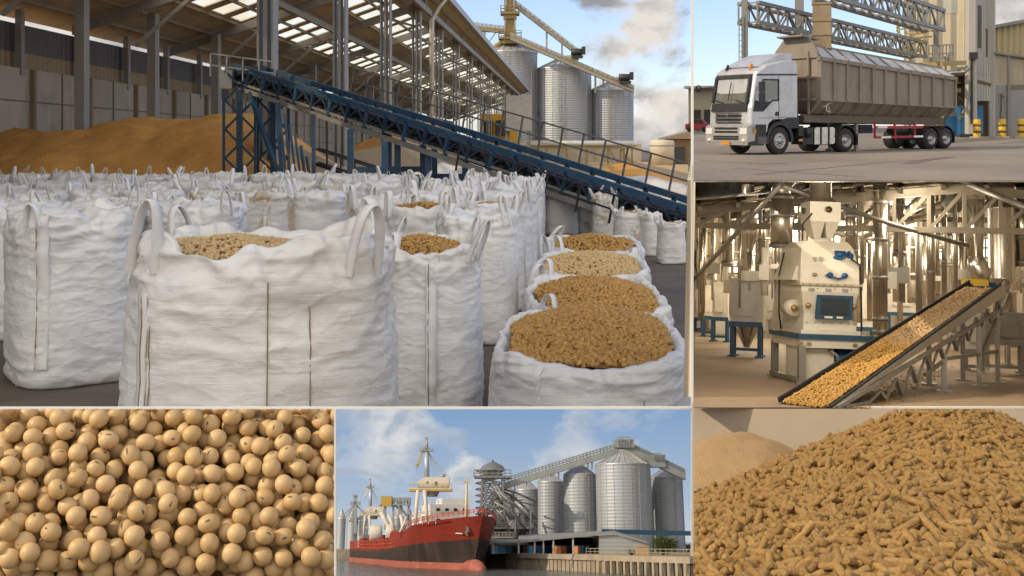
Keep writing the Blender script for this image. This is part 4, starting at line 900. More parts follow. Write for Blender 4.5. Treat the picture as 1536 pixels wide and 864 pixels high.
for v in (.5, W2 - .5):
    c = TB(); c.bar((7.15, v, .1), (7.15, v, 1.35), .14); c.box((7.15, v, .05), (.34, .3, .08)); part('landing_leg', c, m_trail, trl)
c = TB(); c.box((7.9, 1.1, 1.0), (.9, 1.1, .4)); c.tube([(9.5, .5, .9), (10.6, .5, .9)], .2, 10); c.bar((5.9, 1.25, .55), (5.9, 2.3, .55), .12); c.bar((13, .3, .5), (13, 2.2, .5), .14); c.bar((11.9, .3, .5), (11.9, 2.2, .5), .14); parts('running_gear', c, m_blk, trl)
c = TB(); c.tube([(4.6, -.02, 2.05), (4.55, -.06, 1.85), (4.75, -.06, 1.8), (4.85, .1, 1.62)], .035, 6); c.bar((4.35, -.05, 2.0), (4.9, -.05, 2.2), .03); c.bar((4.6, -.05, 2.15), (4.9, .0, 1.75), .03); part('hose', c, mat('hose_grey', (.4, .38, .35), .5), trl)
# ---- gantry
m_gan = mat('gantry_steel', (.24, .235, .215), .5, .35, var=.15, scale=.6, dirt=(.2, .13, .06), damt=.4)
m_gy = mat('gantry_ochre', (.36, .27, .12), .6, var=.2, scale=.6)
gt = thing('truss_gantry', 'grey truss gantry on posts spanning above the truck to the tower building', 'gantry', DECK.on(1117, 205))
P = lambda px, py, d: DECK.at(px, py, d)
c = MB(); lattice(c, P(1122, 34, 62), P(1378, 86, 88), 1.05, 1.1, 22, .09, chords=.2); part('rear_truss', c, m_gan, gt)
c = MB(); lattice(c, P(1236, -2, 62), P(1402, 46, 78), 1.25, 1.2, 13, .1, chords=.22); part('front_truss', c, m_gan, gt)
for px, d, y1, nm in ((1117, 62, -20, 'post'), (1199, 68, -20, 'post')):
    p = P(px, 0, d); c = MB(); zz = 0 if px < 1150 else P(px, 48, d).z; c.bar((p.x, p.y, zz), (p.x, p.y, P(px, y1, d).z), .32 if px < 1150 else .5, .3); part(nm, c, m_gan, gt)
p = P(1109, 0, 62); c = MB()
for k in (0, .22): c.bar((p.x + k, p.y - .2, .2), (p.x + k, p.y - .2, P(1109, 25, 62).z), .05)
for k in range(22): c.bar((p.x, p.y - .2, .3 + k * .3), (p.x + .22, p.y - .2, .3 + k * .3), .035)
part('ladder', c, m_gan, gt)
p = P(1404, 0, 78); c = MB(); c.bar((p.x, p.y, P(1404, 93, 78).z), (p.x, p.y, P(1404, 30, 78).z), .3); part('post', c, m_gan, gt)
ch = thing('loading_spout', 'ochre square loading spout hanging over the front of the trailer', 'spout', P(1233, 72, 54))
m_sp = mat('spout_ochre', (.25, .19, .115), .6, var=.2, scale=.8, dirt=(.14, .1, .06), damt=.5)
c = MB(); a, b = P(1233, 72, 53), P(1233, 6, 53); c.bar(a, b, .8, .8); part('spout_duct', c, m_sp, ch)
c = MB()
for k in (0, .3, .62, 1): q = a.lerp(b, k); c.box(q, (.88, .88, .1))
part('flanges', c, m_sp, ch)
# ---- tower building
m_corr = mat('corrugated_cream', (.52, .46, .34), .55, .05, var=.1, scale=.3, wave=('H', .62, .5), dirt=(.28, .21, .12), damt=.45, dscale=.5, stretch=(1, 1, .25))
m_corg = mat('corrugated_grey', (.42, .405, .36), .55, .05, var=.1, scale=.3, wave=('H', .62, .4), dirt=(.2, .17, .12), damt=.4, dscale=.5, stretch=(1, 1, .25))
bl = thing('tower_building', 'tall corrugated loading tower with an open bay under it, right of the truck', 'building', P(1460, 206, 88))
C0 = P(1457, 0, 88); C0.z = 0; LD = V((-.93, .37, 0)).normalized(); RD = V((.42, .91, 0)).normalized()
def Bp(l, r, z): return C0 + LD * l + RD * r + V((0, 0, z))
zl = P(1454, 107, 88).z; zrr = P(1480, 151, 89).z; ztop = 13
def slab(mb, pts, n, th): n = V(n) * th; mb.hexa([pts[0], pts[1], pts[1] + n, pts[0] + n, pts[3], pts[2], pts[2] + n, pts[3] + n])
c = MB(); slab(c, [Bp(.1, 0, zl), Bp(4.6, 0, zl), Bp(4.6, 0, ztop), Bp(.1, 0, ztop)], RD, .1); part('side_wall', c, m_corr, bl)
c = MB(); slab(c, [Bp(0, .5, zrr), Bp(0, 4.0, zrr), Bp(0, 4.0, ztop), Bp(0, .5, ztop)], LD, .1); part('front_wall', c, m_corg, bl)
c = MB()
for l_, r_ in ((0, 0), (4.6, 0), (0, 4.2)): q = Bp(l_, r_, 0); c.box(q + V((0, 0, ztop / 2)), (.75 if not l_ and not r_ else .4, .4, ztop), math.atan2(RD.y, RD.x) - R(90))
part('columns', c, m_corg, bl)
c = MB(); q = Bp(.45, -.1, 0); c.box(Bp(0, 0, .12), (1.5, 1.0, .24)); c.bar(Bp(-.15, -.32, 1.0), Bp(-.15, -.32, P(1465, 82, 88).z), .16); c.box(Bp(-.3, -.4, P(1465, 84, 88).z), (.55, .3, .5)); part('downlight_pole', c, m_blk, bl)
c = MB()
for k in range(6): c.bar(Bp(0, k * .8, zl - .15), Bp(4.6, k * .8, zl - .2), .16, .25)
for k in range(5): c.bar(Bp(k * 1.1, 0, zl - .6), Bp(k * 1.1, 4, zl - .9), .12, .2)
c.hexa([Bp(0, 4.1, 0), Bp(5, 4.1, 0), Bp(5, 4.3, 0), Bp(0, 4.3, 0), Bp(0, 4.1, zl), Bp(5, 4.1, zl), Bp(5, 4.3, zl), Bp(0, 4.3, zl)]); part('bay_frame', c, mat('bay_brown', (.13, .09, .05), .8, var=.3), bl)
c = MB(); c.hexa([Bp(-.2, -.3, ztop), Bp(4.8, -.3, ztop), Bp(4.8, 4.3, ztop), Bp(-.2, 4.3, ztop), Bp(-.2, -.3, ztop + .2), Bp(4.8, -.3, ztop + .6), Bp(4.8, 4.3, ztop + .6), Bp(-.2, 4.3, ztop + .2)]); part('roof', c, m_corg, bl)
for l0, z0, lw_, hh in ((1.0, 9.0, 1.1, 1.8),):
    c = MB(); slab(c, [Bp(l0, -.03, z0), Bp(l0 + lw_, -.03, z0), Bp(l0 + lw_, -.03, z0 + hh), Bp(l0, -.03, z0 + hh)], RD, .04); part('wall_panel', c, m_corg, bl)
c = MB(); slab(c, [Bp(-.03, 1.2, 6.5), Bp(-.03, 2.0, 6.5), Bp(-.03, 2.0, 9.6), Bp(-.03, 1.2, 9.6)], LD, .04); slab(c, [Bp(-.03, 2.9, 5.9), Bp(-.03, 3.3, 5.9), Bp(-.03, 3.3, 8), Bp(-.03, 2.9, 8)], LD, .04); parts('rusty_panel', c, mat('ochre_panel', (.3, .235, .13), .6, wave=('H', .42, .9)), bl)
pf = thing('platform', 'railed steel platform with ochre pipework on the side of the tower building', 'platform', P(1400, 96, 82))
c = MB(); p0, p1 = P(1392, 97, 80), P(1428, 95, 82); c.bar(p0, p1, 2.2, .3); part('deck', c, m_gy, pf)
c = MB(); rail(c, [p0 + V((0, -1.0, .1)), p1 + V((0, -1.0, .1)), p1 + V((.1, 1.0, .1))], 1.1, .07, 7); part('railing', c, m_gan, pf)
c = MB(); rs = random.Random(4)
for k in range(16):
    a = P(rs.uniform(1342, 1380), rs.uniform(45, 92), 86); b = a + V(rs.choice(((1.6, 0, .1), (0, .3, 1.3), (1.2, 0, 0), (0, .2, -1.2)))); c.tube([a, (a + b) / 2 + V((0, 0, rs.uniform(-.1, .3))), b], .07, 6)
c.tube([P(1340, 60, 86), P(1350, 44, 86), P(1368, 41, 86), P(1378, 50, 86)], .06, 6); part('pipework', c, m_gy, pf)
an = thing('annex_building', 'lower cream and grey annex with a sloping roof at the right edge beyond the tower', 'building', P(1515, 200, 96))
A0 = Bp(-.05, 4.3, 0); AD = V((.9, .43, 0)).normalized(); AN = V((-AD.y, AD.x, 0))
def Ap(l, z): return A0 + AD * l + V((0, 0, z))
z1 = P(1501, 128, 94).z; z2 = P(1501, 46, 94).z; z3 = P(1501, 82, 94).z
c = MB(); slab(c, [Ap(0, 0), Ap(9, 0), Ap(9, z1), Ap(0, z1)], AN, .2); part('block_wall', c, mat('grey_block', (.25, .25, .245), .8, var=.1, scale=.5), an)
c = MB(); slab(c, [Ap(0, z1 + .01), Ap(1.25, z1 + .01), Ap(1.25, z3 - .3), Ap(0, z3)], AN, .2); slab(c, [Ap(1.3, z1 - .4), Ap(9, z1 - .4), Ap(9, z3 - 1.2), Ap(1.3, z3 - .35)], AN, .22); part('cream_cladding', c, m_corr, an)
c = MB(); slab(c, [Ap(0, z3 + .02) + AN * 1.5, Ap(9, z3 - 1.1) + AN * 1.5, Ap(9, z2 + 1.6) + AN * 1.5, Ap(0, z2) + AN * 1.5], AN, .2); part('upper_wall', c, mat('corrugated_yellow', (.55, .45, .24), .55, var=.1, scale=.3, wave=('H', .62, .5)), an)
c = MB(); slab(c, [Ap(-.1, z3) - AN * .3, Ap(9, z3 - 1.2) - AN * .3, Ap(9, z3 - 1.0) - AN * .3, Ap(-.1, z3 + .15) - AN * .3], AN, 2.0); slab(c, [Ap(-.1, z2) + AN, Ap(9, z2 + 1.6) + AN, Ap(9, z2 + 1.8) + AN, Ap(-.1, z2 + .2) + AN], AN, 2); c.bar(Ap(1.27, 0) - AN * .06, Ap(1.27, z3) - AN * .06, .18); part('roof_edges', c, m_gan, an)
c = MB(); c.bar(Ap(.75, 1.4) - AN * .1, Ap(.75, 3) - AN * .1, .14); c.box(Ap(.78, 3.1) - AN * .2, (.25, .3, .2)); c.tube([Ap(.7, 2.2) - AN * .15, Ap(.6, .9) - AN * .15, Ap(1.0, .3) - AN * .15], .04, 6); part('wall_pipe', c, m_gan, an)
c = MB(); q = Bp(.3, 4.0, 0)
mb_ = thing('blue_machine', 'blue machinery standing inside the open bay of the tower', 'machine', Bp(1.2, 2.4, 0))
c = MB(); c.box(Bp(1.1, 2.6, 1.2), (1.7, 1.2, 2.2), .3); c.box(Bp(2.3, 2.2, .8), (.9, .9, 1.5), .3); part('housing', c, mat('machine_blue', (.03, .12, .25), .5, var=.25), mb_)
c = MB(); rs = random.Random(2)
for k in range(9): a = Bp(rs.uniform(.3, 3.0), rs.uniform(1, 2), rs.uniform(.4, 2.6)); c.tube([a, a + V((rs.uniform(-.6, .6), 0, rs.uniform(.2, .8))), a + V((rs.uniform(-.8, .8), 0, rs.uniform(-.3, .3)))], .06, 6)
c.box(Bp(2.8, 1.6, 1.0), (.5, .4, 1.6), .3); part('pipes', c, m_gy, mb_)
m_bol = mat('bollard_yellow', (.60, .36, .03), .5, var=.15, dirt=(.2, .13, .05), damt=.4)
def bollard(px, lab, proto=[None]):
    d = 1.6 * 1785 / 33.5; p = P(px, 0, d); p.z = 0
    if proto[0]:
        return copy_thing(proto[0], p, 0, lab)
    o = thing('bollard', lab, 'bollard', (0, 0, 0), 0, 'yellow bollards by the tower')
    c = MB(); c.lathe([(.26, 0), (.26, 1.2), (.2, 1.3), (0, 1.32)], n=14); part('post', c, m_bol, o)
    c = MB(); c.lathe([(.265, .35), (.272, .36), (.272, .5), (.265, .51)], n=14); c.lathe([(.265, .8), (.272, .81), (.272, .93), (.265, .94)], n=14); parts('band', c, mat('band_brown', (.12, .08, .03), .6), o)
    c = MB(); c.box((0, 0, .05), (.9, .7, .1)); part('base', c, m_conc, o); place(o, p); proto[0] = o
bollard(1466, 'yellow bollard standing at the foot of the tower corner column'); bollard(1504, 'yellow bollard between the tower doorway and the annex wall'); bollard(1533, 'yellow bollard at the right picture edge in front of the annex')
# ---- low building and red car at the left
lb_ = thing('low_building', 'low cream building with dark doorways behind the truck cab', 'building', P(1055, 195, 136))
d = 136; x0, x1 = P(1032, 0, d).x, P(1100, 0, d).x; h = P(1050, 133, d).z
c = MB(); c.box(((x0 + x1) / 2, d + 3, h / 2), (x1 - x0, 6, h)); part('wall', c, mat('cream_wall', (.34, .30, .21), .7, var=.1, scale=.3), lb_)
c = MB(); c.box(((x0 + x1) / 2, d + 2.5, h + .15), (x1 - x0 + .6, 7.6, .3)); part('roof', c, m_corg, lb_)
c = MB()
for px in (1044, 1062): c.box((P(px, 0, d).x, d - .05, 1.3), (1.0, .2, 2.4))
parts('doorway', c, m_blk, lb_)
rc = thing('red_car', 'small red car parked far off at the left beside the low building', 'car', P(1046, 194, 125))
x = P(1045, 0, 125).x; c = MB(); c.prism([(x - 1.2, .3), (x - 1.2, .85), (x - .7, .95), (x - .4, 1.4), (x + .6, 1.4), (x + 1.0, .9), (x + 1.4, .8), (x + 1.4, .3)], 124.2, 125.8, 'Y'); part('body', c, m_red, rc)
c = MB()
for k in (-.7, .9): c.lathe([(0, -.9), (.32, -.9), (.32, .9), (0, .9)], (x + k, 125, .32), 12, 'Y')
parts('wheel', c, m_tyre, rc)
c = MB(); c.prism([(x - .6, .95), (x - .35, 1.35), (x + .55, 1.35), (x + .85, .95)], 124.15, 125.85, 'Y'); part('windows', c, m_blk, rc)
# =================================================================== the pellet mill hall (open-fronted hall scaled and tilted about the camera, under the deck)
MILL = Bay(1288, 440, 1.6, 0.083); BAY[0] = MILL
P = MILL.at
m_floor = mat('mill_floor', (.24, .175, .115), .75, var=.2, scale=.6, bump=.1, bscale=9, dirt=(.15, .10, .055), damt=.5, dscale=.5)
m_cream = mat('machine_cream', (.72, .68, .58), .32, .05, var=.05, scale=2, dirt=(.38, .29, .17), damt=.35, dscale=2, spec=.5)
m_duct = mat('polished_duct', (.62, .57, .49), .24, .9, var=.1, scale=2, stretch=(1, 1, .2))
m_frame = mat('frame_steel', (.33, .31, .28), .45, .5, var=.15, scale=3)
m_mblue = mat('machine_blue_dark', (.025, .075, .14), .45, var=.2, scale=4)
m_motor = mat('motor_blue', (.02, .09, .24), .4, var=.15)
m_wallc = mat('hall_wall', (.56, .50, .39), .75, var=.1, scale=.3, wave=('H', .5, .5))
m_truss = mat('roof_truss', (.30, .26, .2), .6, var=.15)
m_bras = mat('brass', (.45, .28, .09), .4, .6)
def emis(name, col, st):
    m = bpy.data.materials.new(name); m.use_nodes = True; t = m.node_tree; t.nodes.clear()
    e = N(t, 'ShaderNodeEmission', i_Color=tuple(col) + (1,), i_Strength=st); o = N(t, 'ShaderNodeOutputMaterial'); t.links.new(e.outputs[0], o.inputs[0]); return m
LAMP = .95
m_lamp = emis('strip_and_fill_tube', (1, .86, .62), 14.0); m_win = emis('window_daylight', (1, .90, .70), 2.6)
g = MB(); q = [MILL.on(1040.5, 611), MILL.on(1580, 611), MILL.on(1800, 500), MILL.on(1040.5, 500)]; q[3] = V((q[0].x / q[0].y * 52, 52, 0)); q[2] = V((q[1].x / q[1].y * 52, 52, 0))
g.hexa([p - V((0, 0, .012)) for p in q] + q); solid('mill_floor', g, m_floor, kind='structure', loc=(0, 20, 0))
# hall shell
hall = thing('mill_hall', 'cream mill hall with roof trusses, lit windows and strip lamps', 'building', V((0, 45, 0)))
def lx(px, d): return P(px, 440, d).x
YB = 46.; HT = 7.2
c = MB(); c.hexa([V((lx(1040.5, YB) - .3, YB, 0)), V((lx(1560, YB), YB, 0)), V((lx(1560, YB), YB + .3, 0)), V((lx(1040.5, YB) - .3, YB + .3, 0)), V((lx(1040.5, YB) - .3, YB, HT)), V((lx(1560, YB), YB, HT)), V((lx(1560, YB), YB + .3, HT)), V((lx(1040.5, YB) - .3, YB + .3, HT))]); part('back_wall', c, m_wallc, hall)
a, b = V((lx(1040.2, 17), 17, 0)), V((lx(1040.2, YB), YB, 0)); nn = V((-.12, 0, 0)); c = MB(); c.hexa([a, b, b + nn, a + nn] + [p + V((0, 0, 3.2 if p.y < 30 else HT)) for p in (a, b, b + nn, a + nn)]); part('side_wall', c, m_wallc, hall)
a, b = V((lx(1575, 17), 17, 0)), V((lx(1575, YB), YB, 0)); nn = V((.12, 0, 0)); c = MB(); c.hexa([a, b, b + nn, a + nn] + [p + V((0, 0, 3.2 if p.y < 30 else HT)) for p in (a, b, b + nn, a + nn)]); part('side_wall', c, m_wallc, hall)
def zroof(x, y): return 3.75 + .105 * (y - 23) - .10 * abs(x - 2.0) 
c = MB(); ys = [23, 30, 38, YB]
def xr(i, y): return lx(1041.5, y) + (lx(1560, y) - lx(1041.5, y)) * i / 8
for dz in (0, .12): c.grid(lambda i, j: V((xr(i, ys[j]), ys[j], zroof(xr(i, ys[j]), ys[j]) + dz)), 9, 4, smooth=False); part('roof', c, mat('hall_roof', (.58, .53, .43), .7, wave=('X', .5, .5)), hall)
for y in (24, 29, 34, 39, 44):
    c = MB(); XA, XB = lx(1043, y), lx(1558, y); pts = [V((x, y, zroof(x, y) - .12)) for x in (XA, 2, XB)]
    for s0, s1 in zip(pts[:-1], pts[1:]): c.bar(s0, s1, .14, .16)
    lo = zroof(2, y) - .95; c.bar((XA, y, lo), (XB, y, lo), .12, .12); K = 10
    for k in range(K):
        xa, xb = XA + (XB - XA) * k / K, XA + (XB - XA) * (k + 1) / K; c.bar((xa, y, lo), (xb, y, zroof(xb, y) - .15), .07); c.bar((xb, y, lo), (xb, y, zroof(xb, y) - .15), .07)
    part('truss', c, m_truss, hall)
c = MB()
for k in range(9): x0, x1 = xr(k * .97 + .1, 23.2), xr(k * .97 + .1, YB); c.bar((x0, 23.2, zroof(x0, 23.2) - .05), (x1, YB, zroof(x1, YB) - .05), .09, .1)
part('purlins', c, m_truss, hall)
for px, py, d, ln in ((1197, 311, 34, 1.1), (1352, 303, 31, 1.0), (1305, 317, 40, .6), (1485, 277, 30, .9), (1120, 330, 38, .9), (1420, 330, 40, .8), (1262, 335, 42, .8), (1100, 256, 17, .8), (1215, 256, 16.5, .8), (1340, 256, 17, .8), (1470, 256, 17.5, .8)):  # last four are added above the view to brighten the machine front
    p = P(px, py, d); c = MB(); c.box(p + V((0, 0, .05)), (ln, .16, .08)); f = part('strip_and_fill_lamp', c, m_truss, hall); c = MB(); c.box(p - V((0, 0, .03)), (ln * .95, .12, .07)); part('tube', c, m_lamp, f)
for px, py, wpx, hpx in ((1250, 366, 22, 26), (1420, 378, 26, 24), (1478, 372, 22, 28), (1386, 390, 20, 16), (1180, 395, 20, 22), (1100, 400, 16, 20), (1306, 380, 14, 30), (1516, 360, 18, 30)):
    p = P(px, py, YB - .1); s_ = YB / 1785; c = MB(); c.box(p, (wpx * s_, .12, hpx * s_)); f = part('window', c, m_win, hall); c = MB()
    for k in (-1, 0, 1): c.box(p + V((k * wpx * s_ / 2, -.08, 0)), (.07, .08, hpx * s_)); c.box(p + V((0, -.08, k * hpx * s_ / 2)), (wpx * s_, .08, .07))
    part('frame', c, m_truss, f)
# light of the hall's strip lamps, plus added fill lights between and in front
for i, (px, py, d, e) in enumerate(((1197, 316, 34, 2.6), (1352, 310, 31, 2.4), (1120, 335, 38, 2.2), (1420, 335, 40, 2.4), (1485, 286, 30, 1.6), (1262, 340, 42, 2.2), (1150, 290, 25, 1.0), (1370, 285, 24, 1.2), (1100, 258, 18, .5), (1215, 258, 17.5, .5), (1340, 258, 18, .25), (1470, 258, 18.5, .45))):
    ld = bpy.data.lights.new('strip_and_fill_light', 'POINT'); ld.shadow_soft_size = .06; ld.energy = e * LAMP; ld.color = (1, .87, .68)
    lo_ = link(bpy.data.objects.new('strip_and_fill_light', ld)); lo_.matrix_world = MILL.M @ Matrix.Translation(P(px, py, d) - V((0, 0, .25))); lo_.scale = (1, 1, 1)
# ---- main machine: p along its right face, q along its left face
MC = V((lx(1200, 20.7), 20.7, 0)); PD = V((math.cos(R(20)), math.sin(R(20)), 0)); QD = V((-PD.y, PD.x, 0))
def Mp(p, q, z): return MC + PD * p + QD * q + V((0, 0, z))
class PB(MB):
    def mesh(s, name, m, inv=None, bevel=0):
        s.v = [Mp(p.x, p.y, p.z) for p in s.v]; return MB.mesh(s, name, m, inv, bevel)
def frus(c, p0, p1, q0, q1, z0, P0, P1, Q0, Q1, z1):
    c.hexa([V((p0, q0, z0)), V((p1, q0, z0)), V((p1, q1, z0)), V((p0, q1, z0)), V((P0, Q0, z1)), V((P1, Q0, z1)), V((P1, Q1, z1)), V((P0, Q1, z1))]); return c
pm = thing('pellet_mill', 'big cream pellet mill with a blue inspection window on a blue striped steel frame', 'machine', MC)
PL, QL = 1.32, 1.75
for p in (.05, PL - .05):
    for q_ in (.05, QL - .05): c = PB(); c.bar((p, q_, 0), (p, q_, .66), .12); c.box((p, q_, .015), (.22, .22, .03)); part('leg', c, m_frame, pm)
c = PB(); c.bar((0, .05, .06), (0, QL, .06), .08); part('foot_rail', c, m_frame, pm)
c = PB()
for q_ in (.06, QL - .06): c.box((PL / 2, q_, .70), (PL, .12, .15))
for p in (.06, PL - .06): c.box((p, QL / 2, .70), (.118, QL - .24, .148))
part('frame_beams', c, m_cream, pm)
c = PB(); c.box((PL / 2, -.012, .815), (PL + .06, .06, .085)); c.box((-.012, QL / 2 + .03, .815), (.06, QL, .084)); c.box((PL / 2, QL / 2, .80), (PL - .05, QL - .05, .1)); part('blue_band', c, m_mblue, pm)
c = PB(); frus(c, .03, 1.10, .03, 1.5, .862, .03, 1.10, .03, 1.5, .93); frus(c, .10, 1.05, .12, 1.35, .932, .10, 1.05, .12, 1.35, 1.03); part('plinth', c, m_cream, pm)
c = PB(); frus(c, .10, .98, .12, .98, 1.03, .10, .98, .10, 1.15, 1.22); frus(c, .10, .98, .10, 1.15, 1.221, .02, 1.04, -.02, 1.5, 1.60); frus(c, .02, 1.04, -.02, 1.5, 1.601, .02, 1.04, -.02, 1.5, 1.71); part('lower_body', c, m_cream, pm)
c = PB(); frus(c, -.03, 1.09, -.07, 1.56, 1.712, -.03, 1.09, -.07, 1.56, 1.75); part('flange', c, mat('flange_tan', (.48, .42, .32), .4), pm)
c = PB(); frus(c, .0, 1.05, -.02, 1.5, 1.752, .0, 1.05, -.02, 1.42, 1.98); frus(c, .0, 1.05, -.02, 1.42, 1.981, .06, 1.0, .12, 1.15, 2.38); frus(c, .06, 1.0, .12, 1.15, 2.381, .14, .92, .2, 1.05, 2.5); part('upper_body', c, m_cream, pm)
c = PB(); c.hexa([V((-.10, .15, 1.80)), V((-.10, 1.3, 1.80)), V((.05, 1.3, 1.80)), V((.05, .15, 1.80)), V((-.02, .15, 2.05)), V((-.02, 1.3, 2.05)), V((.05, 1.3, 2.05)), V((.05, .15, 2.05))]); part('side_hood', c, m_cream, pm)
c = PB(); c.lathe([(0, -.14), (.15, -.14), (.15, .24), (0, .24)], (.02, .5, 1.30), 20, 'Y'); part('side_drum', c, m_cream, pm)
c = PB(); c.lathe([(0, -.03), (.06, -.03), (.06, .03)], (.0, .32, 1.3), 10, 'Y'); c.lathe([(0, -.05), (.045, -.05), (.045, .05), (0, .05)], (.16, .06, 1.36), 10, 'Y'); c.lathe([(0, -.05), (.045, -.05), (.045, .05), (0, .05)], (.98, .06, 1.36), 10, 'Y'); parts('knob', c, m_bras, pm)
c = PB(); frus(c, .30, .94, .00, .14, 1.13, .30, .94, -.04, .10, 1.55); part('inspection_window', c, m_mblue, pm)
c = PB(); frus(c, .37, .87, -.012, .03, 1.20, .37, .87, -.046, .03, 1.49); part('glass', c, mat('dark_glass', (.03, .045, .06), .08, spec=.8), pm)
c = PB(); c.box((.5, -.03, 1.165), (.14, .03, .035)); c.box((.7, -.03, 1.165), (.11, .03, .035)); parts('label_plate', c, m_white, pm)
c = PB(); frus(c, .42, .86, -.02, .25, 1.99, .50, .80, .02, .25, 2.11); part('front_hood', c, m_cream, pm)
c = PB(); c.lathe([(0, -.05), (.05, -.05), (.05, .05), (0, .05)], (.52, -.03, 1.9), 12, 'Y'); c.lathe([(0, -.05), (.05, -.05), (.05, .05), (0, .05)], (.78, -.03, 1.9), 12, 'Y'); c.tube([(.44, -.06, 1.9), (.52, -.09, 1.88), (.66, -.09, 1.84), (.8, -.09, 1.88)], .018, 6)
c.lathe([(0, -.09), (.07, -.09), (.07, .09), (0, .09)], (.74, .08, 2.27), 12, 'X'); c.lathe([(0, -.05), (.05, -.05), (.05, .05), (0, .05)], (.92, .08, 2.25), 10, 'X'); c.tube([(.62, .06, 2.22), (.74, .0, 2.2), (.9, .03, 2.32)], .03, 6); part('valves', c, m_motor, pm)
c = PB(); c.bar((.22, .07, 2.14), (.42, .07, 2.16), .03, .05); c.box((.28, .05, 2.17), (.05, .06, .08)); c.box((.38, .05, 2.18), (.05, .06, .08)); part('handle', c, m_frame, pm)
c = PB(); 
for z, qq in ((1.731, -.075),):
    for k in range(9): c.lathe([(0, -.012), (.014, -.012), (.014, .0)], (.03 + k * .125, qq, z), 6, 'Y')
for z in (1.06, 1.66):
    for k in range(6): c.lathe([(0, -.012), (.012, -.012), (.012, .0)], (.16 + k * .15, .115 if z < 1.1 else -.022, z), 6, 'Y')
part('bolts', c, m_frame, pm)
c = PB(); frus(c, .12, .95, 1.5, 2.25, .95, .18, .80, 1.2, 1.75, 2.42); frus(c, .12, .95, 1.5, 2.25, .86, .12, .95, 1.5, 2.25, .949); part('slanted_chute', c, m_cream, pm)
c = PB(); frus(c, .27, .83, .30, .86, 2.86, .27, .83, .30, .86, 3.22); part('feed_hopper', c, m_cream, pm)
c = PB(); frus(c, .40, .50, .45, .72, 2.56, .28, .55, .31, .85, 2.858); frus(c, .62, .72, .45, .72, 2.56, .56, .82, .31, .85, 2.858); c.lathe([(.2, 2.48), (.22, 2.5), (.22, 2.55), (.18, 2.57)], (.55, .58, 0), 18); parts('hopper_cone', c, m_cream, pm)
c = PB(); 
c.lathe([(0, -.03), (.06, -.03), (.05, .0)], (.60, .285, 3.08), 10, 'Y'); c.lathe([(0, -.03), (.06, -.03), (.05, .0)], (.255, .6, 3.06), 10, 'X')
parts('sight_glass', c, mat('sight_dark', (.12, .09, .05), .3, .5), pm)
c = PB(); c.lathe([(.30, 3.22), (.22, 3.3), (.2, 3.32), (.2, 3.75)], (.55, .58, 0), 24); part('feed_duct', c, m_duct, pm)
c = PB(); c.box((.35, .55, .33), (.62, .8, .6)); part('under_tank', c, m_cream, pm)
c = PB(); c.lathe([(0, -.3), (.17, -.3), (.19, -.22), (.19, .2), (.12, .26), (0, .26)], (.92, .35, .42), 20, 'X'); c.box((.92, .35, .2), (.4, .3, .2)); c.box((.92, .35, .62), (.16, .16, .08))
for k in range(7): c.lathe([(.19, -.01), (.205, -.008), (.205, .008), (.19, .01)], (.75 + k * .045, .35, .42), 18, 'X')
part('motor', c, m_motor, pm)
c = PB(); c.lathe([(0, -.1), (.2, -.1), (.2, .15), (0, .15)], (1.15, .9, .42), 16, 'X'); c.tube([(.55, .1, .6), (.7, .1, .5), (.75, .1, .2)], .03, 6); part('gear_housing', c, m_frame, pm)
# ---- ducts
def duct(pts, r, label, cat='duct', name='steel_duct', m=m_duct, bands=(), group=None, n=20):
    t_ = thing(name, label, cat, pts[0], 0, group); c = MB(); c.tube(pts, r, n); part('pipe', c, m, t_); r0 = r if not isinstance(r, (list, tuple)) else max(r)
    if bands:
        c = MB(); a, b = V(pts[0]), V(pts[-1])
        for k in bands: q = a.lerp(b, k); d = (b - a).normalized() * .035; c.tube([q - d, q + d], r0 * 1.09, n)
        parts('band', c, m_frame, t_)
    return t_
def vz(px, y0, y1, d, f=1.0): a, b = P(px, y1, d), P(px, y0, d); return [a, V((a.x, a.y, b.z))]
def cyl(px0, px1, y0, y1, d, label, bands=(.02, .5, .97), **k): return duct(vz((px0 + px1) / 2, y0, y1, d), (px1 - px0) / 2 * d / 1785, label, bands=bands, **k)
cyl(1155, 1189, 294, 372, 22.6, 'wide bright duct rising from the slanted chute of the pellet mill', bands=(.04, .62, .97))
duct([P(1172, 296, 22.6), P(1172, 285, 22.6), P(1180, 276, 22.9), P(1196, 270, 23.2)], .19, 'elbow duct bending over above the slanted chute')
cyl(1310, 1331, 265, 503, 24, 'tall polished vertical pipe just right of the pellet mill', bands=(.02, .1, .36, .60, .84))
cyl(1391, 1403, 265, 470, 27, 'left pipe of the three thin vertical pipes above the conveyor', bands=(.3, .6), group='thin vertical pipes')
cyl(1413, 1421, 265, 462, 27.5, 'middle pipe of the three thin vertical pipes above the conveyor', bands=(.35, .7), group='thin vertical pipes')
cyl(1431, 1437, 265, 460, 26.5, 'right pipe of the three thin vertical pipes above the conveyor', bands=(.5,), group='thin vertical pipes')
cyl(1291, 1296, 265, 425, 25, 'slim vertical pipe between the pellet mill and the tall polished pipe', bands=())
duct([P(1291, 354, 31), P(1345, 336, 30), P(1440, 300, 27), P(1460, 292, 26.4), P(1506, 280, 25)], [.1, .12, .16, .2, .2], 'long diagonal pipe rising to the right under the roof', bands=(.3, .7))
duct([P(1036, 425, 25), P(1171, 277, 21.5)], .045, 'thin diagonal pipe rising from the left edge toward the mill', m=m_frame)
duct([P(1174, 279, 21.5), P(1330, 334, 23.4), P(1452, 369, 25)], .045, 'thin diagonal pipe sloping down behind the hopper to the right', m=m_frame)
duct([P(1445, 272, 24), P(1540, 312, 22)], .06, 'short sloping pipe in the top right corner above the filter vessel', m=m_frame)
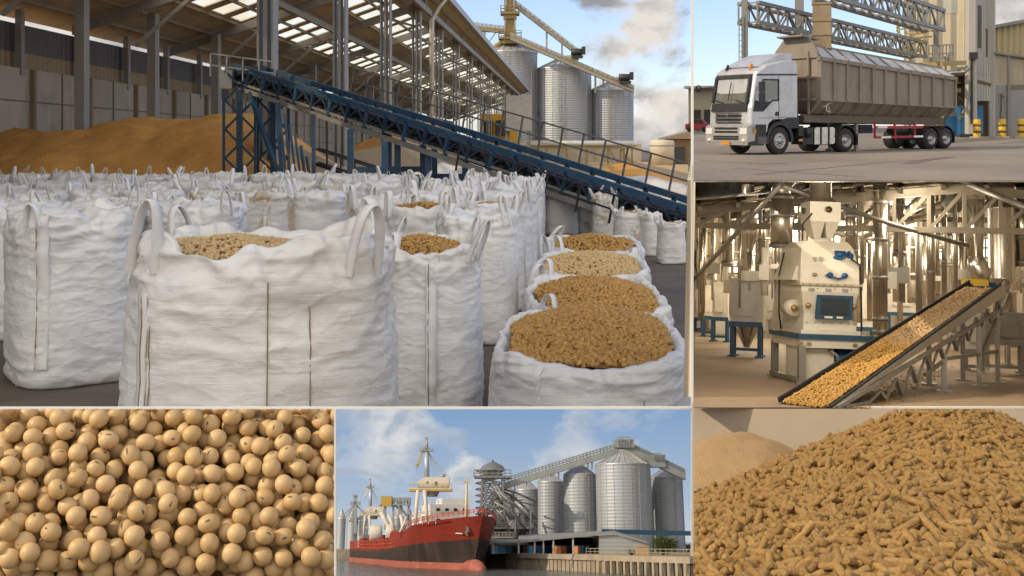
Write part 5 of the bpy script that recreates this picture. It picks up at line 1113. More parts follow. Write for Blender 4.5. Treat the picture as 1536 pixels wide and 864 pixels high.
for x0, x1, y0, y1, d, lab in ((1112, 1136, 290, 345, 25, 'short wide bright duct high at the left, above the silver box bin'), (1082, 1098, 300, 400, 30, 'bright vertical duct left of the silver box bin'), (1060, 1072, 320, 420, 33, 'bright vertical duct second along the left row'), (1046, 1055, 335, 430, 36, 'narrow bright duct near the left edge of the hall'),
        (1268, 1284, 300, 380, 27, 'bright duct just behind the right side of the feed hopper'), (1340, 1358, 275, 385, 29, 'wide bright duct right of the tall polished pipe'), (1366, 1378, 285, 420, 31, 'bright duct between the hopper machine and the thin pipes'), (1404, 1410, 275, 450, 29, 'slim bright duct between the first two thin pipes'), (1446, 1456, 300, 400, 30, 'bright duct left of the elbow cyclone'), (1527, 1545, 275, 400, 27, 'bright duct cut by the right edge beside the filter vessel'), (1196, 1206, 275, 345, 27, 'bright duct left of the feed hopper'), (1136, 1148, 290, 400, 29, 'bright duct between the silver bin and the slanted chute')):
    cyl(x0, x1, y0, y1, d, lab, bands=(.05, .35, .7, .95))
# ---- filter vessel and elbow at right
fv = thing('filter_vessel', 'large bright cylindrical filter vessel above the conveyor head at right', 'vessel', P(1505, 430, 27))
c = MB(); d = 27; x = lx(1505, d); r = 19 * d / 1785; z0, z1 = P(1505, 420, d).z, P(1505, 312, d).z
c.lathe([(r * .35, z0 - .28), (r * .5, z0 - .2), (r, z0), (r * 1.04, z0 + .02), (r, z0 + .05), (r, z1 - .02), (r * 1.04, z1), (r * .75, z1 + .06), (r * .62, z1 + .5), (r * .62, z1 + 1.0)], (x, d, 0), 28); part('shell', c, m_duct, fv)
c = MB(); c.lathe([(.1, z0 - .9), (.16, z0 - .5), (.13, z0 - .25)], (x, d, 0), 16); c.box((x, d, z0 - .9), (.5, .5, .3)); part('outlet', c, m_frame, fv)
fe = thing('elbow_cyclone', 'narrow cyclone duct with an elbow at its foot beside the filter vessel', 'cyclone', P(1463, 420, 26))
c = MB(); d = 25.5; pz = lambda px, py: P(px, py, d); c.tube([pz(1463, 268), pz(1463, 300)], 15 * d / 1785, 20); c.tube([pz(1463, 300), pz(1463, 385)], [.19, .16], 20); c.tube([pz(1463, 385), pz(1466, 398), pz(1472, 410), pz(1470, 424)], [.16, .2, .21, .16], 18); part('duct', c, m_duct, fe)
c = MB(); c.box(pz(1462, 424), (.5, .4, .14)); c.box(pz(1455, 434), (.24, .3, .12)); part('yellow_valve', c, mat('valve_yellow', (.6, .38, .05), .45), fe)
c = MB(); c.lathe([(0, -.18), (.1, -.18), (.1, .18), (0, .18)], pz(1480, 430), 12, 'X'); part('blue_drive', c, m_motor, fe)
c = MB(); q = pz(1462, 436); c.lathe([(.26, -.25), (.3, 0), (.1, .08)], q, 18); part('hood', c, m_frame, fe)
# ---- conveyor of pellets
CA, CB = P(1207, 610.5, 16.7), P(1478, 428, 24.0); ax = (CB - CA).normalized(); sd = ax.cross(V((0, 0, 1))).normalized(); upv = sd.cross(ax).normalized(); CW = .38
pc = thing('pellet_conveyor', 'inclined belt conveyor carrying golden pellets up to the right', 'conveyor', (CA.x, CA.y, 0)); L_ = (CB - CA).length
def tw(k): return CW * (1 - .25 * k)
def Cp(k, s_, h): q = CA.lerp(CB, k) + sd * s_ * tw(k) + upv * h; q.z = max(q.z, .02); return q
c = MB(); c.grid(lambda i, j: Cp(j / 30, -1 + 2 * i / 8, -.10 + .14 * ((-1 + 2 * i / 8) ** 2)), 9, 31); c.grid(lambda i, j: Cp(j / 30, -1 + 2 * i / 8, -.12 + .14 * ((-1 + 2 * i / 8) ** 2)), 9, 31)
for s_ in (-1.03, 1.03): c.hexa([Cp(0, s_ - .04, -.02), Cp(0, s_ + .04, -.02), Cp(1, s_ + .04, -.02), Cp(1, s_ - .04, -.02), Cp(0, s_ - .04, .10 if s_ < 0 else .06), Cp(0, s_ + .04, .10 if s_ < 0 else .06), Cp(1, s_ + .04, .10 if s_ < 0 else .06), Cp(1, s_ - .04, .10 if s_ < 0 else .06)])
part('belt', c, m_rubber, pc)
m_gold = mat('golden_pellets', (.36, .205, .05), .7, var=.3, scale=25, dirt=(.40, .22, .05), damt=.4, dscale=18)
m_goldp = mat('pale_golden', (.42, .29, .16), .7, var=.3, scale=25)
rs = random.Random(9)
def loose(c, n, k0, k1, size):
    for _ in range(n):
        k = rs.uniform(k0, k1); s_ = rs.uniform(-.84, .84); h = -.07 + .13 * s_ * s_ + .10 * (1 - s_ * s_) * rs.uniform(.6, 1.1); o = Cp(k, s_, h)
        rot = Matrix.Rotation(rs.uniform(0, 6.3), 3, 'Z') @ Matrix.Rotation(rs.gauss(0, .4), 3, 'Y'); l_ = size * rs.uniform(.6, 1.3); d_ = size * .38
        vs_ = [o + rot @ V((xx, d_ * math.cos(q * 1.2566), d_ * math.sin(q * 1.2566))) for xx in (-l_ / 2, l_ / 2) for q in range(5)]
        c.add(vs_, [(q, (q + 1) % 5, 5 + (q + 1) % 5, 5 + q) for q in range(5)] + [(4, 3, 2, 1, 0), (5, 6, 7, 8, 9)], True)
c = MB(); c.grid(lambda i, j: Cp(.92 * j / 40, -.86 + 1.72 * i / 10, -.06 + .13 * ((-.86 + 1.72 * i / 10) ** 2) + .07 * (1 - (-.86 + 1.72 * i / 10) ** 2)), 11, 41); bed = part('pellet_bed', c, m_gold, pc)
for k0, k1, n, m in ((0, .45, 3000, m_gold), (.4, .95, 2600, m_goldp)):
    c = MB(); loose(c, n, k0, k1, .045); x = link(bpy.data.objects.new('loose_pellets', c.mesh('loose_pellets', m, INV[pc.name]))); x.parent = bed; x['kind'] = 'stuff'
for s_ in (-1.1, 1.1):
    c = MB(); c.hexa([Cp(0, s_ - .03, -.22), Cp(0, s_ + .03, -.22), Cp(1.02, s_ + .03, -.22), Cp(1.02, s_ - .03, -.22), Cp(0, s_ - .03, .02), Cp(0, s_ + .03, .02), Cp(1.02, s_ + .03, .02), Cp(1.02, s_ - .03, .02)]); part('side_frame', c, mat('rail_steel', (.5, .47, .42), .35, .7, var=.1), pc)
c = MB()
for s_ in (-1.1, 1.12):
    c.bar(Cp(.0, s_, -.52), Cp(1, s_, -.42), .05, .06)
    for k in range(12): kk = .04 + k * .083; c.bar(Cp(kk, s_, -.22), Cp(kk + .02, s_, -.51), .06, .05); c.bar(Cp(kk + .02, s_, -.5), Cp(kk + .083, s_, -.22), .035)
part('lattice', c, m_frame, pc)
for k, s_ in ((.56, 1.12), (.72, -1.1), (.80, 1.12), (.94, 1.12), (.94, -1.1)):
    p = Cp(k, s_, -.4); c = MB(); c.bar((p.x, p.y, 0), p, .085); c.box((p.x, p.y, .015), (.26, .2, .03)); part('leg', c, m_frame, pc)
c = MB(); a = Cp(.56, 1.12, -.4); b = Cp(.94, 1.12, -.4); c.bar((a.x, a.y, .55), (b.x, b.y, .6), .06); a = Cp(.80, 1.12, -.5); c.bar((a.x, a.y, .5), Cp(.94, 1.12, -.5), .05); c.bar(V((Cp(.56, 1.12, 0).x, Cp(.56, 1.12, 0).y, .5)), Cp(.44, 1.12, -.5), .05); part('leg_braces', c, m_frame, pc)
spill = MB(); rs = random.Random(3)
for _ in range(420):
    u = rs.random()
    p = MILL.on(1290 + 110 * u + rs.gauss(0, 16), 606 - 46 * u + rs.gauss(0, 6)); s_ = .016
    spill.blob(p + V((0, 0, s_ * .6)), (s_ * rs.uniform(1, 1.9), s_ * .7, s_ * .7), 6, 4, rot=Matrix.Rotation(rs.uniform(0, 6), 3, 'Z'))
o = solid('spilled_pellets', spill, m_gold, 'golden pellets spilled on the mill floor under the conveyor', kind='stuff', loc=(0, 18, 0))
c = PB()
for p, q_, z in ((.16, -.02, .70), (.02, -.02, .71), (.98, -.02, .70)): c.box((p, q_, z), (.07, .03, .045))
parts('warning_plate', c, m_bras, pm)
c = PB(); c.tube([(.90, -.03, 2.2), (1.06, -.03, 2.1), (1.1, .02, 1.7), (1.12, .05, 1.0), (1.1, .1, .8)], .018, 6); c.tube([(-.02, .9, 2.3), (-.08, 1.0, 1.9), (-.08, 1.0, 1.2), (-.04, 1.0, .9)], .016, 6); c.tube([(.3, .28, 3.0), (.12, .24, 2.8), (.1, .2, 2.5)], .014, 6); parts('cable', c, m_dark, pm)
c = PB()
for x in (.2, .5, .8): c.box((x, -.03, 1.64), (.1, .02, .05))
c.lathe([(0, -.03), (.035, -.03), (.035, .0)], (.25, -.03, 1.9), 12, 'Y'); parts('gauge', c, m_frame, pm)
# ---- machines behind and along the left
def machine(px0, px1, y0, y1, yf, label, m, leg=m_mblue, top=(), d=None, cone=None):
    d = d or 1.6 * 1785 / (yf - 440); s_ = d / 1785; x = lx((px0 + px1) / 2, d); w_ = (px1 - px0) * s_; z0, z1 = P(px0, y1, d).z, P(px0, y0, d).z
    t_ = thing('process_machine', label, 'machine', (x, d, 0), 0, 'process machines in the hall'); dd = w_ * .9
    c = MB(); c.box((x, d + dd / 2, (z0 + z1) / 2), (w_, dd, z1 - z0)); c.box((x, d + dd / 2, z1 + .02), (w_ * 1.06, dd * 1.06, .05)); c.box((x, d - .03, (z0 + z1) / 2), (w_ * .6, .05, (z1 - z0) * .55)); part('housing', c, m, t_)
    c = MB()
    for sx in (-.45, .45):
        for yy in (.04, dd - .04): c.bar((x + sx * w_, d + yy, 0), (x + sx * w_, d + yy, z0), .09); c.box((x + sx * w_, d + yy, .02), (.2, .2, .04))
    c.bar((x - w_ / 2, d + .04, z0 * .25), (x + w_ / 2, d + .04, z0 * .25), .07); c.bar((x - w_ * .55, d, z0 + .04), (x + w_ * .55, d, z0 + .04), .1, .12); part('stand', c, leg, t_)
    if cone:
        c = MB(); c.lathe([(.07, z0 * .3), (w_ * .4, z0)], (x, d + dd / 2, 0), 18); part('hopper_cone', c, m_duct, t_)
    for (ox, r0, ya, yb, kind) in top:
        a, b = P(px0, yb, d).z, P(px0, ya, d).z; c = MB(); xx = x + ox * w_
        if kind == 'c': c.lathe([(r0 * .35, a), (r0 * .4, a + (b - a) * .3), (r0 * .9, a + (b - a) * .55), (r0, a + (b - a) * .58), (r0, b - .1), (r0 * .6, b), (r0 * .6, b + .4)], (xx, d + dd / 2, 0), 20)
        else: c.lathe([(r0, a), (r0, b), (r0 * 1.1, b + .01), (r0 * 1.1, b + .05), (0, b + .05)], (xx, d + dd / 2, 0), 20)
        part('cyclone' if kind == 'c' else 'duct', c, m_duct, t_)
    return t_
m_silv = mat('brushed_box', (.42, .40, .37), .35, .6, var=.12)
machine(1096, 1142, 420, 488, 543, 'silver box bin on blue legs left of the pellet mill', m_silv, top=((-.02, .26, 300, 418, 'c'),), cone=1)
machine(1068, 1092, 425, 480, 522, 'cream machine with blue panel behind the silver bin', m_cream, top=((-.1, .22, 330, 424, 'c'), (.3, .1, 300, 424, 'd')))
machine(1054, 1070, 430, 478, 515, 'narrow cream machine third along the left row', m_cream, top=((0, .24, 350, 430, 'c'),))
machine(1042, 1054, 436, 480, 508, 'cream machine farthest along the left row', m_cream, top=((0, .2, 372, 436, 'c'),))
machine(1333, 1374, 410, 472, 508, 'cream hopper machine behind the tall polished pipe', m_cream, top=((0, .34, 380, 408, 'd'), (-.1, .06, 355, 380, 'd')))
machine(1286, 1308, 420, 495, 520, 'cream tank with valves right behind the pellet mill', m_cream, top=((0, .1, 360, 420, 'd'),))
machine(1376, 1392, 415, 470, 505, 'dark grey machine left of the three thin pipes', m_silv, top=((0, .14, 340, 415, 'c'),))
machine(1408, 1440, 405, 450, 500, 'cream casing behind the thin pipes above the belt', m_cream, top=((0, .3, 350, 405, 'c'),))
machine(1480, 1534, 470, 515, 548, 'dark grey machine under the filter vessel at right', m_frame, leg=m_frame, top=((.1, .2, 440, 470, 'd'),))
machine(1448, 1474, 455, 530, 545, 'cream tank standing behind the conveyor head', m_cream, leg=m_frame)
machine(1512, 1545, 340, 430, 560, 'tall cream cabinet cut by the right picture edge', m_cream, leg=m_frame, d=30)
cb = thing('control_cabinet', 'low white cabinet on the floor by the left row', 'cabinet', P(1086, 520, 30)); d = 1.6 * 1785 / 80
c = MB(); c.box((lx(1085, d), d + .3, P(1085, 483, d).z / 2), (28 * d / 1785, .6, P(1085, 483, d).z)); part('case', c, m_cream, cb); c = MB(); c.box((lx(1085, d), d - .01, .5), (24 * d / 1785, .03, .6)); part('door', c, mat('door_white', (.6, .56, .48), .5), cb)
for px0, px1, y0, y1, yf, lab, m in ((1150, 1166, 425, 478, 512, 'slim silver hopper behind the slanted chute', m_silv), (1112, 1124, 432, 478, 505, 'small cream casing behind the silver box bin', m_cream), (1312, 1330, 440, 482, 512, 'grey pump casing at the foot of the polished pipe', m_silv), (1352, 1366, 430, 470, 500, 'far cream casing right of the hopper machine', m_cream), (1424, 1446, 420, 465, 506, 'silver casing under the valve of the elbow cyclone', m_silv), (1180, 1196, 350, 420, 520, 'tall silver casing behind the pellet mill shoulder', m_silv), (1268, 1286, 345, 420, 512, 'tall cream casing behind the hopper at right', m_cream)):
    machine(px0, px1, y0, y1, yf, lab, m, leg=m_frame, top=((0, .22, y0 - 75, y0, 'c'), (.35, .07, y0 - 100, y0, 'd')))
# pipe runs and cable trays crossing the hall
rs = random.Random(21)
for i, (x0, y0, d0, x1, y1, d1, r) in enumerate(((1045, 330, 40, 1300, 352, 40, .06), (1050, 345, 36, 1220, 366, 36, .05), (1210, 345, 33, 1420, 372, 33, .06), (1336, 350, 36, 1536, 345, 36, .07), (1340, 402, 34, 1540, 392, 34, .05), (1270, 385, 32, 1330, 385, 32, .05), (1380, 350, 29, 1480, 352, 29, .04), (1050, 372, 40, 1160, 385, 38, .05))):
    nm = ('high pipe run along the back of the hall at left', 'second pipe run lower at the back left', 'pipe run behind the hopper toward the thin pipes', 'back pipe run at the right under the windows', 'low pipe run across the right back wall', 'short pipe run beside the tall polished pipe', 'thin pipe run joining the three vertical pipes', 'lowest pipe run behind the left row of machines')[i]
    duct([P(x0, y0, d0), P((x0 + x1) / 2, (y0 + y1) / 2, (d0 + d1) / 2), P(x1, y1, d1)], r, nm, cat='pipe', name='pipe_run', m=m_duct if i % 2 else m_frame, n=10)
pv = thing('pipe_rack', 'tangle of thin vertical pipes and valves at the back of the hall', 'pipes', P(1300, 440, 36)); rs = random.Random(5)
for k in range(85):
    px = rs.uniform(1045, 1535); d = rs.uniform(27, 43); c = MB(); y0 = rs.uniform(285, 380); y1 = rs.uniform(430, 485); c.tube(vz(px, y0, y1, d), rs.uniform(.025, .11), 8)
    if rs.random() < .6: q = P(px, rs.uniform(390, 430), d - .1); c.box(q, (rs.uniform(.15, .5), .2, rs.uniform(.1, .4)))
    part('riser', c, rs.choice((m_duct, m_frame, m_cream, m_duct)), pv)
# =================================================================== the harbour (scaled and tilted about the camera, with its own curved sky)
HARB = Bay(770, 815, 5.0, .0066); BAY[0] = HARB
P = HARB.at
def hx(px, d): return P(px, 815, d).x
def hz(py, d): return P(770, py, d).z
m_water = None
def water_mat():
    m = bpy.data.materials.new('harbour_water'); m.use_nodes = True; t = m.node_tree; b = t.nodes['Principled BSDF']
    b.inputs['Base Color'].default_value = (.085, .088, .062, 1); b.inputs['Roughness'].default_value = .13; b.inputs['Specular IOR Level'].default_value = .5
    co = N(t, 'ShaderNodeTexCoord').outputs['Object']; n = noisef(t, vmath(t, 'MULTIPLY', co, (.5, .16, 1)), 1.0, 5, .6, .4)
    n2 = noisef(t, vmath(t, 'MULTIPLY', co, (.09, .03, 1)), 1.0, 3, .5)
    bp = N(t, 'ShaderNodeBump'); bp.inputs['Strength'].default_value = .35; bp.inputs['Distance'].default_value = .5; t.links.new(math_(t, 'ADD', n, n2), bp.inputs['Height']); t.links.new(bp.outputs[0], b.inputs['Normal']); return m
g = MB(); q = [HARB.on(503.6, 864.8), HARB.on(1036.6, 864.8)]; f = lambda p, y: V((p.x / p.y * y, y, 0))
g.add([q[0], q[1], f(q[1], 426), f(q[0], 426)], [(0, 1, 2, 3)]); solid('water', g, water_mat(), kind='structure', loc=(0, 250, 0))
# curved sky behind the scaled harbour
def sky_board():
    m = bpy.data.materials.new('harbour_sky'); m.use_nodes = True; t = m.node_tree; t.nodes.clear()
    co = N(t, 'ShaderNodeTexCoord').outputs['Object']; sx = N(t, 'ShaderNodeSeparateXYZ'); t.links.new(co, sx.inputs[0])
    h = math_(t, 'DIVIDE', sx.outputs[2], 55.0)
    base = ramp(t, h, [(0.0, (.62, .64, .64)), (.35, (.40, .50, .63)), (1.0, (.20, .34, .56))])
    pos = lambda px, py: (hx(px, 420), 0, hz(py, 420))
    flat = vmath(t, 'MULTIPLY', co, (1, 0, 1))
    mm, sh = sky_clouds(t, flat, .045, (3.3, 0, 9.1), .50, .68, [(pos(560, 665), 22, .16), (pos(700, 690), 14, .2), (pos(620, 650), 12, .14), (pos(560, 628), 16, .12), (pos(920, 640), 20, .13), (pos(830, 660), 20, .05), (pos(760, 640), 18, -.2), (pos(1010, 700), 20, -.2)], (1, 1, 1.5))
    c = mixc(t, math_(t, 'MULTIPLY', mm, .8), base, mixc(t, sh, (.42, .47, .54), (.80, .78, .74)))
    e = N(t, 'ShaderNodeEmission', i_Strength=.60); t.links.new(c, e.inputs['Color']); o = N(t, 'ShaderNodeOutputMaterial'); t.links.new(e.outputs[0], o.inputs[0]); return m
g = MB(); n = 24
def skyp(i, j):
    px = 503.6 + (1036.6 - 503.6) * i / n; d = 420 + 6 * math.sin(math.pi * i / n); return P(px, 880 - (880 - 613.2) * j / 8, d)
g.grid(skyp, n + 1, 9); g.grid(lambda i, j: skyp(i, j) + V((0, 3, 0)), n + 1, 9); solid('sky', g, sky_board(), kind='structure', loc=(0, 420, 0))
# ---- quay
m_quay = mat('quay_concrete', (.36, .30, .22), .85, var=.2, scale=.25, bump=.2, bscale=2, dirt=(.13, .10, .07), damt=.6, dscale=.2, stretch=(1, 1, .3))
m_qtop = mat('quay_ground', (.34, .27, .16), .9, var=.2, scale=.05, dirt=(.22, .2, .08), damt=.5, dscale=.06)
QA, QB = V((hx(758, 266), 266, 0)), V((hx(1036.4, 186), 186, 0)); qd = (QB - QA).normalized(); qn = V((-qd.y, qd.x, 0))
if qn.y < 0: qn = -qn
ZQ = 2.9
far = lambda px: V((hx(px, 410), 410, 0))
g = MB(); pts = [QA - qd * 14 + qn * .6, QB + qn * .6, far(1036.4), far(742), V((hx(742, 300), 300, 0))]; k = len(pts)
g.add([p + V((0, 0, -2)) for p in pts] + [p + V((0, 0, ZQ)) for p in pts], [tuple(range(k - 1, -1, -1)), tuple(range(k, 2 * k))] + [(i, (i + 1) % k, k + (i + 1) % k, k + i) for i in range(k)]); solid('quay_ground', g, m_qtop, kind='structure', loc=(0, 300, 0))
qw = thing('quay_wall', 'weathered concrete quay wall with dark gaps and piles along the water', 'quay', QA); Lq = (QB - QA).length
c = MB(); n = 26
for i in range(n):
    a = QA + qd * (Lq * .62 * i / n + .15); b = QA + qd * (Lq * .62 * (i + 1) / n - .35); c.hexa([a + V((0, 0, -1)), b + V((0, 0, -1)), b + qn * .5 + V((0, 0, -1)), a + qn * .5 + V((0, 0, -1)), a + V((0, 0, ZQ - .9)), b + V((0, 0, ZQ - .9)), b + qn * .5 + V((0, 0, ZQ - .9)), a + qn * .5 + V((0, 0, ZQ - .9))])
part('wall_panels', c, m_quay, qw)
c = MB(); a, b = QA - qn * .35 - qd * .5, QB - qn * .35; c.hexa([a + V((0, 0, ZQ - .85)), b + V((0, 0, ZQ - .85)), b + qn * 1.5 + V((0, 0, ZQ - .85)), a + qn * 1.5 + V((0, 0, ZQ - .85)), a + V((0, 0, ZQ + .12)), b + V((0, 0, ZQ + .12)), b + qn * 1.5 + V((0, 0, ZQ + .12)), a + qn * 1.5 + V((0, 0, ZQ + .12))]); part('cap_beam', c, m_quay, qw)
for i in range(13):
    c = MB(); p = QA + qd * (Lq * (.60 + .40 * i / 12.5)) - qn * .2; c.bar(p + V((0, 0, -1)), p + V((0, 0, ZQ - .85)), .75, .75, up=qd); part('pile', c, m_quay, qw)
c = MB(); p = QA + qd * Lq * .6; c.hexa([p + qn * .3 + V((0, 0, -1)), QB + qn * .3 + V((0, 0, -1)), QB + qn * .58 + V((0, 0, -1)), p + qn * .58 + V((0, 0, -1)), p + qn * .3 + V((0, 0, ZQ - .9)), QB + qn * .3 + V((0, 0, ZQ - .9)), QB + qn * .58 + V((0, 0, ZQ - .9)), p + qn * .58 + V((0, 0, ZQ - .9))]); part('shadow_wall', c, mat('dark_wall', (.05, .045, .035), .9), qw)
c = MB(); rail(c, [QA + qn * 2 + qd * 40 + V((0, 0, ZQ + .1)), QB + qn * 2 + V((0, 0, ZQ + .1))], 1.1, .1, 22); part('guard_rail', c, mat('rail_dull', (.3, .27, .18), .6), qw)
c = MB(); a, b = V((hx(713, 272), 272, 0)), V((hx(760, 267), 267, 0)); c.hexa([a + V((0, 0, -1)), b + V((0, 0, -1)), b + V((0, 6, -1)), a + V((0, 6, -1)), a + V((0, 0, ZQ)), b + V((0, 0, ZQ)), b + V((0, 6, ZQ)), a + V((0, 6, ZQ))]); solid('jetty', c, mat('dark_quay', (.09, .08, .065), .85, var=.3), 'dark stained jetty wall beside the red bow', 'jetty')
c = MB(); a = V((hx(500, 395), 395, 0)); b = V((hx(600, 400), 400, 0)); c.hexa([a, b, b + V((0, 8, 0)), a + V((0, 8, 0))] + [p + V((0, 0, 3.2)) for p in (a, b, b + V((0, 8, 0)), a + V((0, 8, 0)))]); solid('far_quay', c, m_quay, 'far pale quay at the left behind the ship stern', 'quay')
# ---- silos
m_s5 = mat('quay_silo_steel', (.36, .385, .41), .55, .3, var=.10, scale=.12, wave=('Z', .8, .09), stretch=(1, 1, .2), dirt=(.36, .37, .38), damt=.5, dscale=.2)
names = ['half hidden silo at the left end of the quay row, behind the pipe tower', 'second small silo from the left on the quay', 'bright narrow silo, third from the left on the quay', 'silo just left of the largest quay silo', 'largest quay silo, under the conveyor head house', 'rightmost quay silo behind the bush']
sil = [(742, 776, 740, 727, 318), (772, 807, 734, 719, 312), (807, 846, 722, 709, 308), (846, 896, 711, 695, 300), (896, 979.5, 695, 674, 292), (979.5, 1028, 715, 700, 306)]
for (x0, x1, ye, yt, d), lab in zip(sil, names):
    a, b = hx(x0, d), hx(x1, d); r = (b - a) / 2; ze = hz(ye, d - r) - ZQ; silo(((a + b) / 2, d, ZQ), r * .99, ze, hz(yt, d) - hz(ye, d), lab, 'silos on the quay', m_s5, seams=20, ladder=-1.2 if x0 > 840 else None)
for px0, px1, ye, lab in ((504, 517, 778, 'far silo cut by the left edge of the harbour'), (519, 536, 779, 'far silo second from the left behind the ship stern'), (534, 551, 781, 'far silo third from the left behind the ship stern'), (588, 604, 776, 'far grey silo behind the ship hatches'), (604, 620, 777, 'far grey silo right of its neighbour behind the hatches')):
    d = 399; a, b = hx(px0, d), hx(px1, d); silo(((a + b) / 2, d, 2), (b - a) / 2, hz(ye, d) - 2, 3, lab, 'far silos behind the ship', m_s5, seams=8)
m_gal = mat('gallery_steel', (.30, .32, .32), .5, .4, var=.15, scale=.3)
gq = lambda px, py, d=296: P(px, py, d)
gallery(gq(752, 729), gq(936, 672), 1.1, 'long grey conveyor gallery climbing over the quay silos', 2.0, 'conveyor_gallery', m_gal, m_gal, r=.22, n=36)
gallery(gq(936, 670), gq(1027, 714), 1.1, 'short grey conveyor gallery descending to the rightmost quay silo', 2.0, 'conveyor_gallery', m_gal, m_gal, r=.22, n=16)
hh = thing('head_house', 'small grey head house at the peak of the conveyor galleries', 'head house', gq(936, 672)); c = MB(); c.box(gq(936, 666), (5, 3.5, 2)); c.box(gq(936, 673), (2, 2, 4)); part('house', c, m_gal, hh); c = MB(); rail(c, [gq(928, 669, 294), gq(944, 669, 294)], 1.4, .2, 4); rail(c, [gq(927, 663, 294), gq(945, 663, 294)], 1.2, .2, 4); part('rail', c, m_gal, hh)
hh = thing('drive_house', 'small drive house at the bend of the descending gallery', 'drive house', gq(988, 692)); c = MB(); c.box(gq(985, 692), (4, 3, 3)); part('house', c, m_gal, hh); c = MB(); rail(c, [gq(979, 690, 294), gq(992, 690, 294)], 1.6, .2, 4); part('rail', c, m_gal, hh)
c = MB()
sup = thing('gallery_supports', 'thin steel props between the silo roofs and the conveyor gallery', 'props', gq(850, 705))
for px, y0, y1 in ((772, 726, 738), (790, 718, 728), (826, 706, 716), (838, 704, 720), (869, 694, 700), (882, 690, 705), (888, 690, 705), (925, 676, 684), (1004, 702, 710)):
    c = MB(); c.bar(gq(px, y1), gq(px, y0), .3); part('prop', c, m_gal, sup)
# ---- pipe tower
pt = thing('pipe_tower', 'grey lattice elevator tower wrapped in sloping pipes behind the red bow', 'tower', P(739, 830, 290)); m_pt = mat('tower_steel', (.20, .205, .205), .5, .4, var=.2, scale=.3)
pq = lambda px, py, d=290: P(px, py, d)
c = MB()
for dx in (-3.4, 3.4):
    for dy in (-2, 2): c.bar((pq(739, 830).x + dx, 290 + dy, 3), (pq(739, 700).x + dx * .7, 290 + dy, hz(712, 290)), .5)
for k in range(13):
    z0 = 3 + k * 1.45; z1 = z0 + 1.45
    for dy in (-2, 2): c.bar((pq(739, 0).x - 3.2, 290 + dy, z0), (pq(739, 0).x + 3.2, 290 + dy, z1), .25); c.bar((pq(739, 0).x + 3.2, 290 + dy, z0), (pq(739, 0).x - 3.2, 290 + dy, z1), .25); c.bar((pq(739, 0).x - 3.4, 290 + dy, z1), (pq(739, 0).x + 3.4, 290 + dy, z1), .25)
part('lattice', c, m_pt, pt)
c = MB(); p = pq(739, 716); c.box(p, (9, 6, .5)); q = [p + V((-4.5, -3, 0)), p + V((4.5, -3, 0))]; rail(c, q, 1.6, .2, 6); part('platform', c, m_pt, pt)
c = MB(); c.box(pq(739, 709), (4.6, 4, 1.8)); c.lathe([(3.4, 0), (2.4, 1.2), (.3, 2.2), (0, 3)], pq(739, 706), 14); part('cap_house', c, m_pt, pt)
rs = random.Random(12)
for k in range(38):
    x0 = 739 + rs.uniform(-6, 8); y0 = rs.uniform(718, 770); x1 = x0 + rs.choice((-1, 1, 1, 1.4)) * rs.uniform(14, 56); x1 = min(max(x1, 716), 806); y1 = y0 + rs.uniform(20, 75); y1 = min(y1, 822); dd = rs.uniform(283, 300)
    c = MB(); a, b = pq(x0, y0, dd), pq(x1, y1, dd); mid = a.lerp(b, .5) + V((0, 0, rs.uniform(-.3, 1.6))); c.tube([a, mid, b], rs.uniform(.14, .32), 6); part('pipe', c, m_pt, pt)
for k in range(16):
    c = MB(); x = rs.uniform(718, 800); dd = rs.uniform(284, 300); y1 = rs.uniform(755, 800); a = pq(x, 830, dd); a.z = 3; c.bar(a, pq(x, y1, dd), .4); part('post', c, m_pt, pt)
for k, (x0, x1, y, dd) in enumerate(((722, 800, 792, 286), (728, 790, 770, 292), (716, 770, 806, 282), (745, 806, 800, 289), (735, 785, 750, 296))):
    c = MB(); a, b = pq(x0, y, dd), pq(x1, y, dd); c.bar(a, b, 2.2, .35); rail(c, [a + V((0, -1, 0)), b + V((0, -1, 0))], 1.1, .15, 10); part('walkway', c, mat('walk_steel', (.3, .3, .27), .5, .4), pt)
for k in range(7):
    c = MB(); x = 724 + k * 12; a = pq(x, 806 - (k % 3) * 9, 288); c.lathe([(.3, -2.6), (.5, -2), (1.7, 0), (1.7, 2.0), (.6, 2.8), (.3, 3.2)], a, 14); part('hopper', c, m_pt, pt)
# ---- quay shed
qs = thing('quay_shed', 'low open shed with a long grey roof at the foot of the quay silos', 'shed', P(830, 826, 255)); d = 255
m_qr = mat('quay_roof', (.27, .275, .27), .55, .2, var=.1, scale=.1)
def qz(py, dd=d): return hz(py, dd)
c = MB(); c.hexa([V((hx(778, d), d, qz(814.5))), V((hx(922, d), d, qz(800.5))), V((hx(922, 280), 280, qz(798, 280))), V((hx(778, 280), 280, qz(806, 280)))] + [p + V((0, 0, .45)) for p in (V((hx(778, d), d, qz(814.5))), V((hx(922, d), d, qz(800.5))), V((hx(922, 280), 280, qz(798, 280))), V((hx(778, 280), 280, qz(806, 280))))])
c.hexa([V((hx(922, d), d, qz(800.5))), V((hx(970, d), d, qz(815))), V((hx(970, 280), 280, qz(813, 280))), V((hx(922, 280), 280, qz(798, 280)))] + [p + V((0, 0, .45)) for p in (V((hx(922, d), d, qz(800.5))), V((hx(970, d), d, qz(815))), V((hx(970, 280), 280, qz(813, 280))), V((hx(922, 280), 280, qz(798, 280))))]); part('roof', c, m_qr, qs)
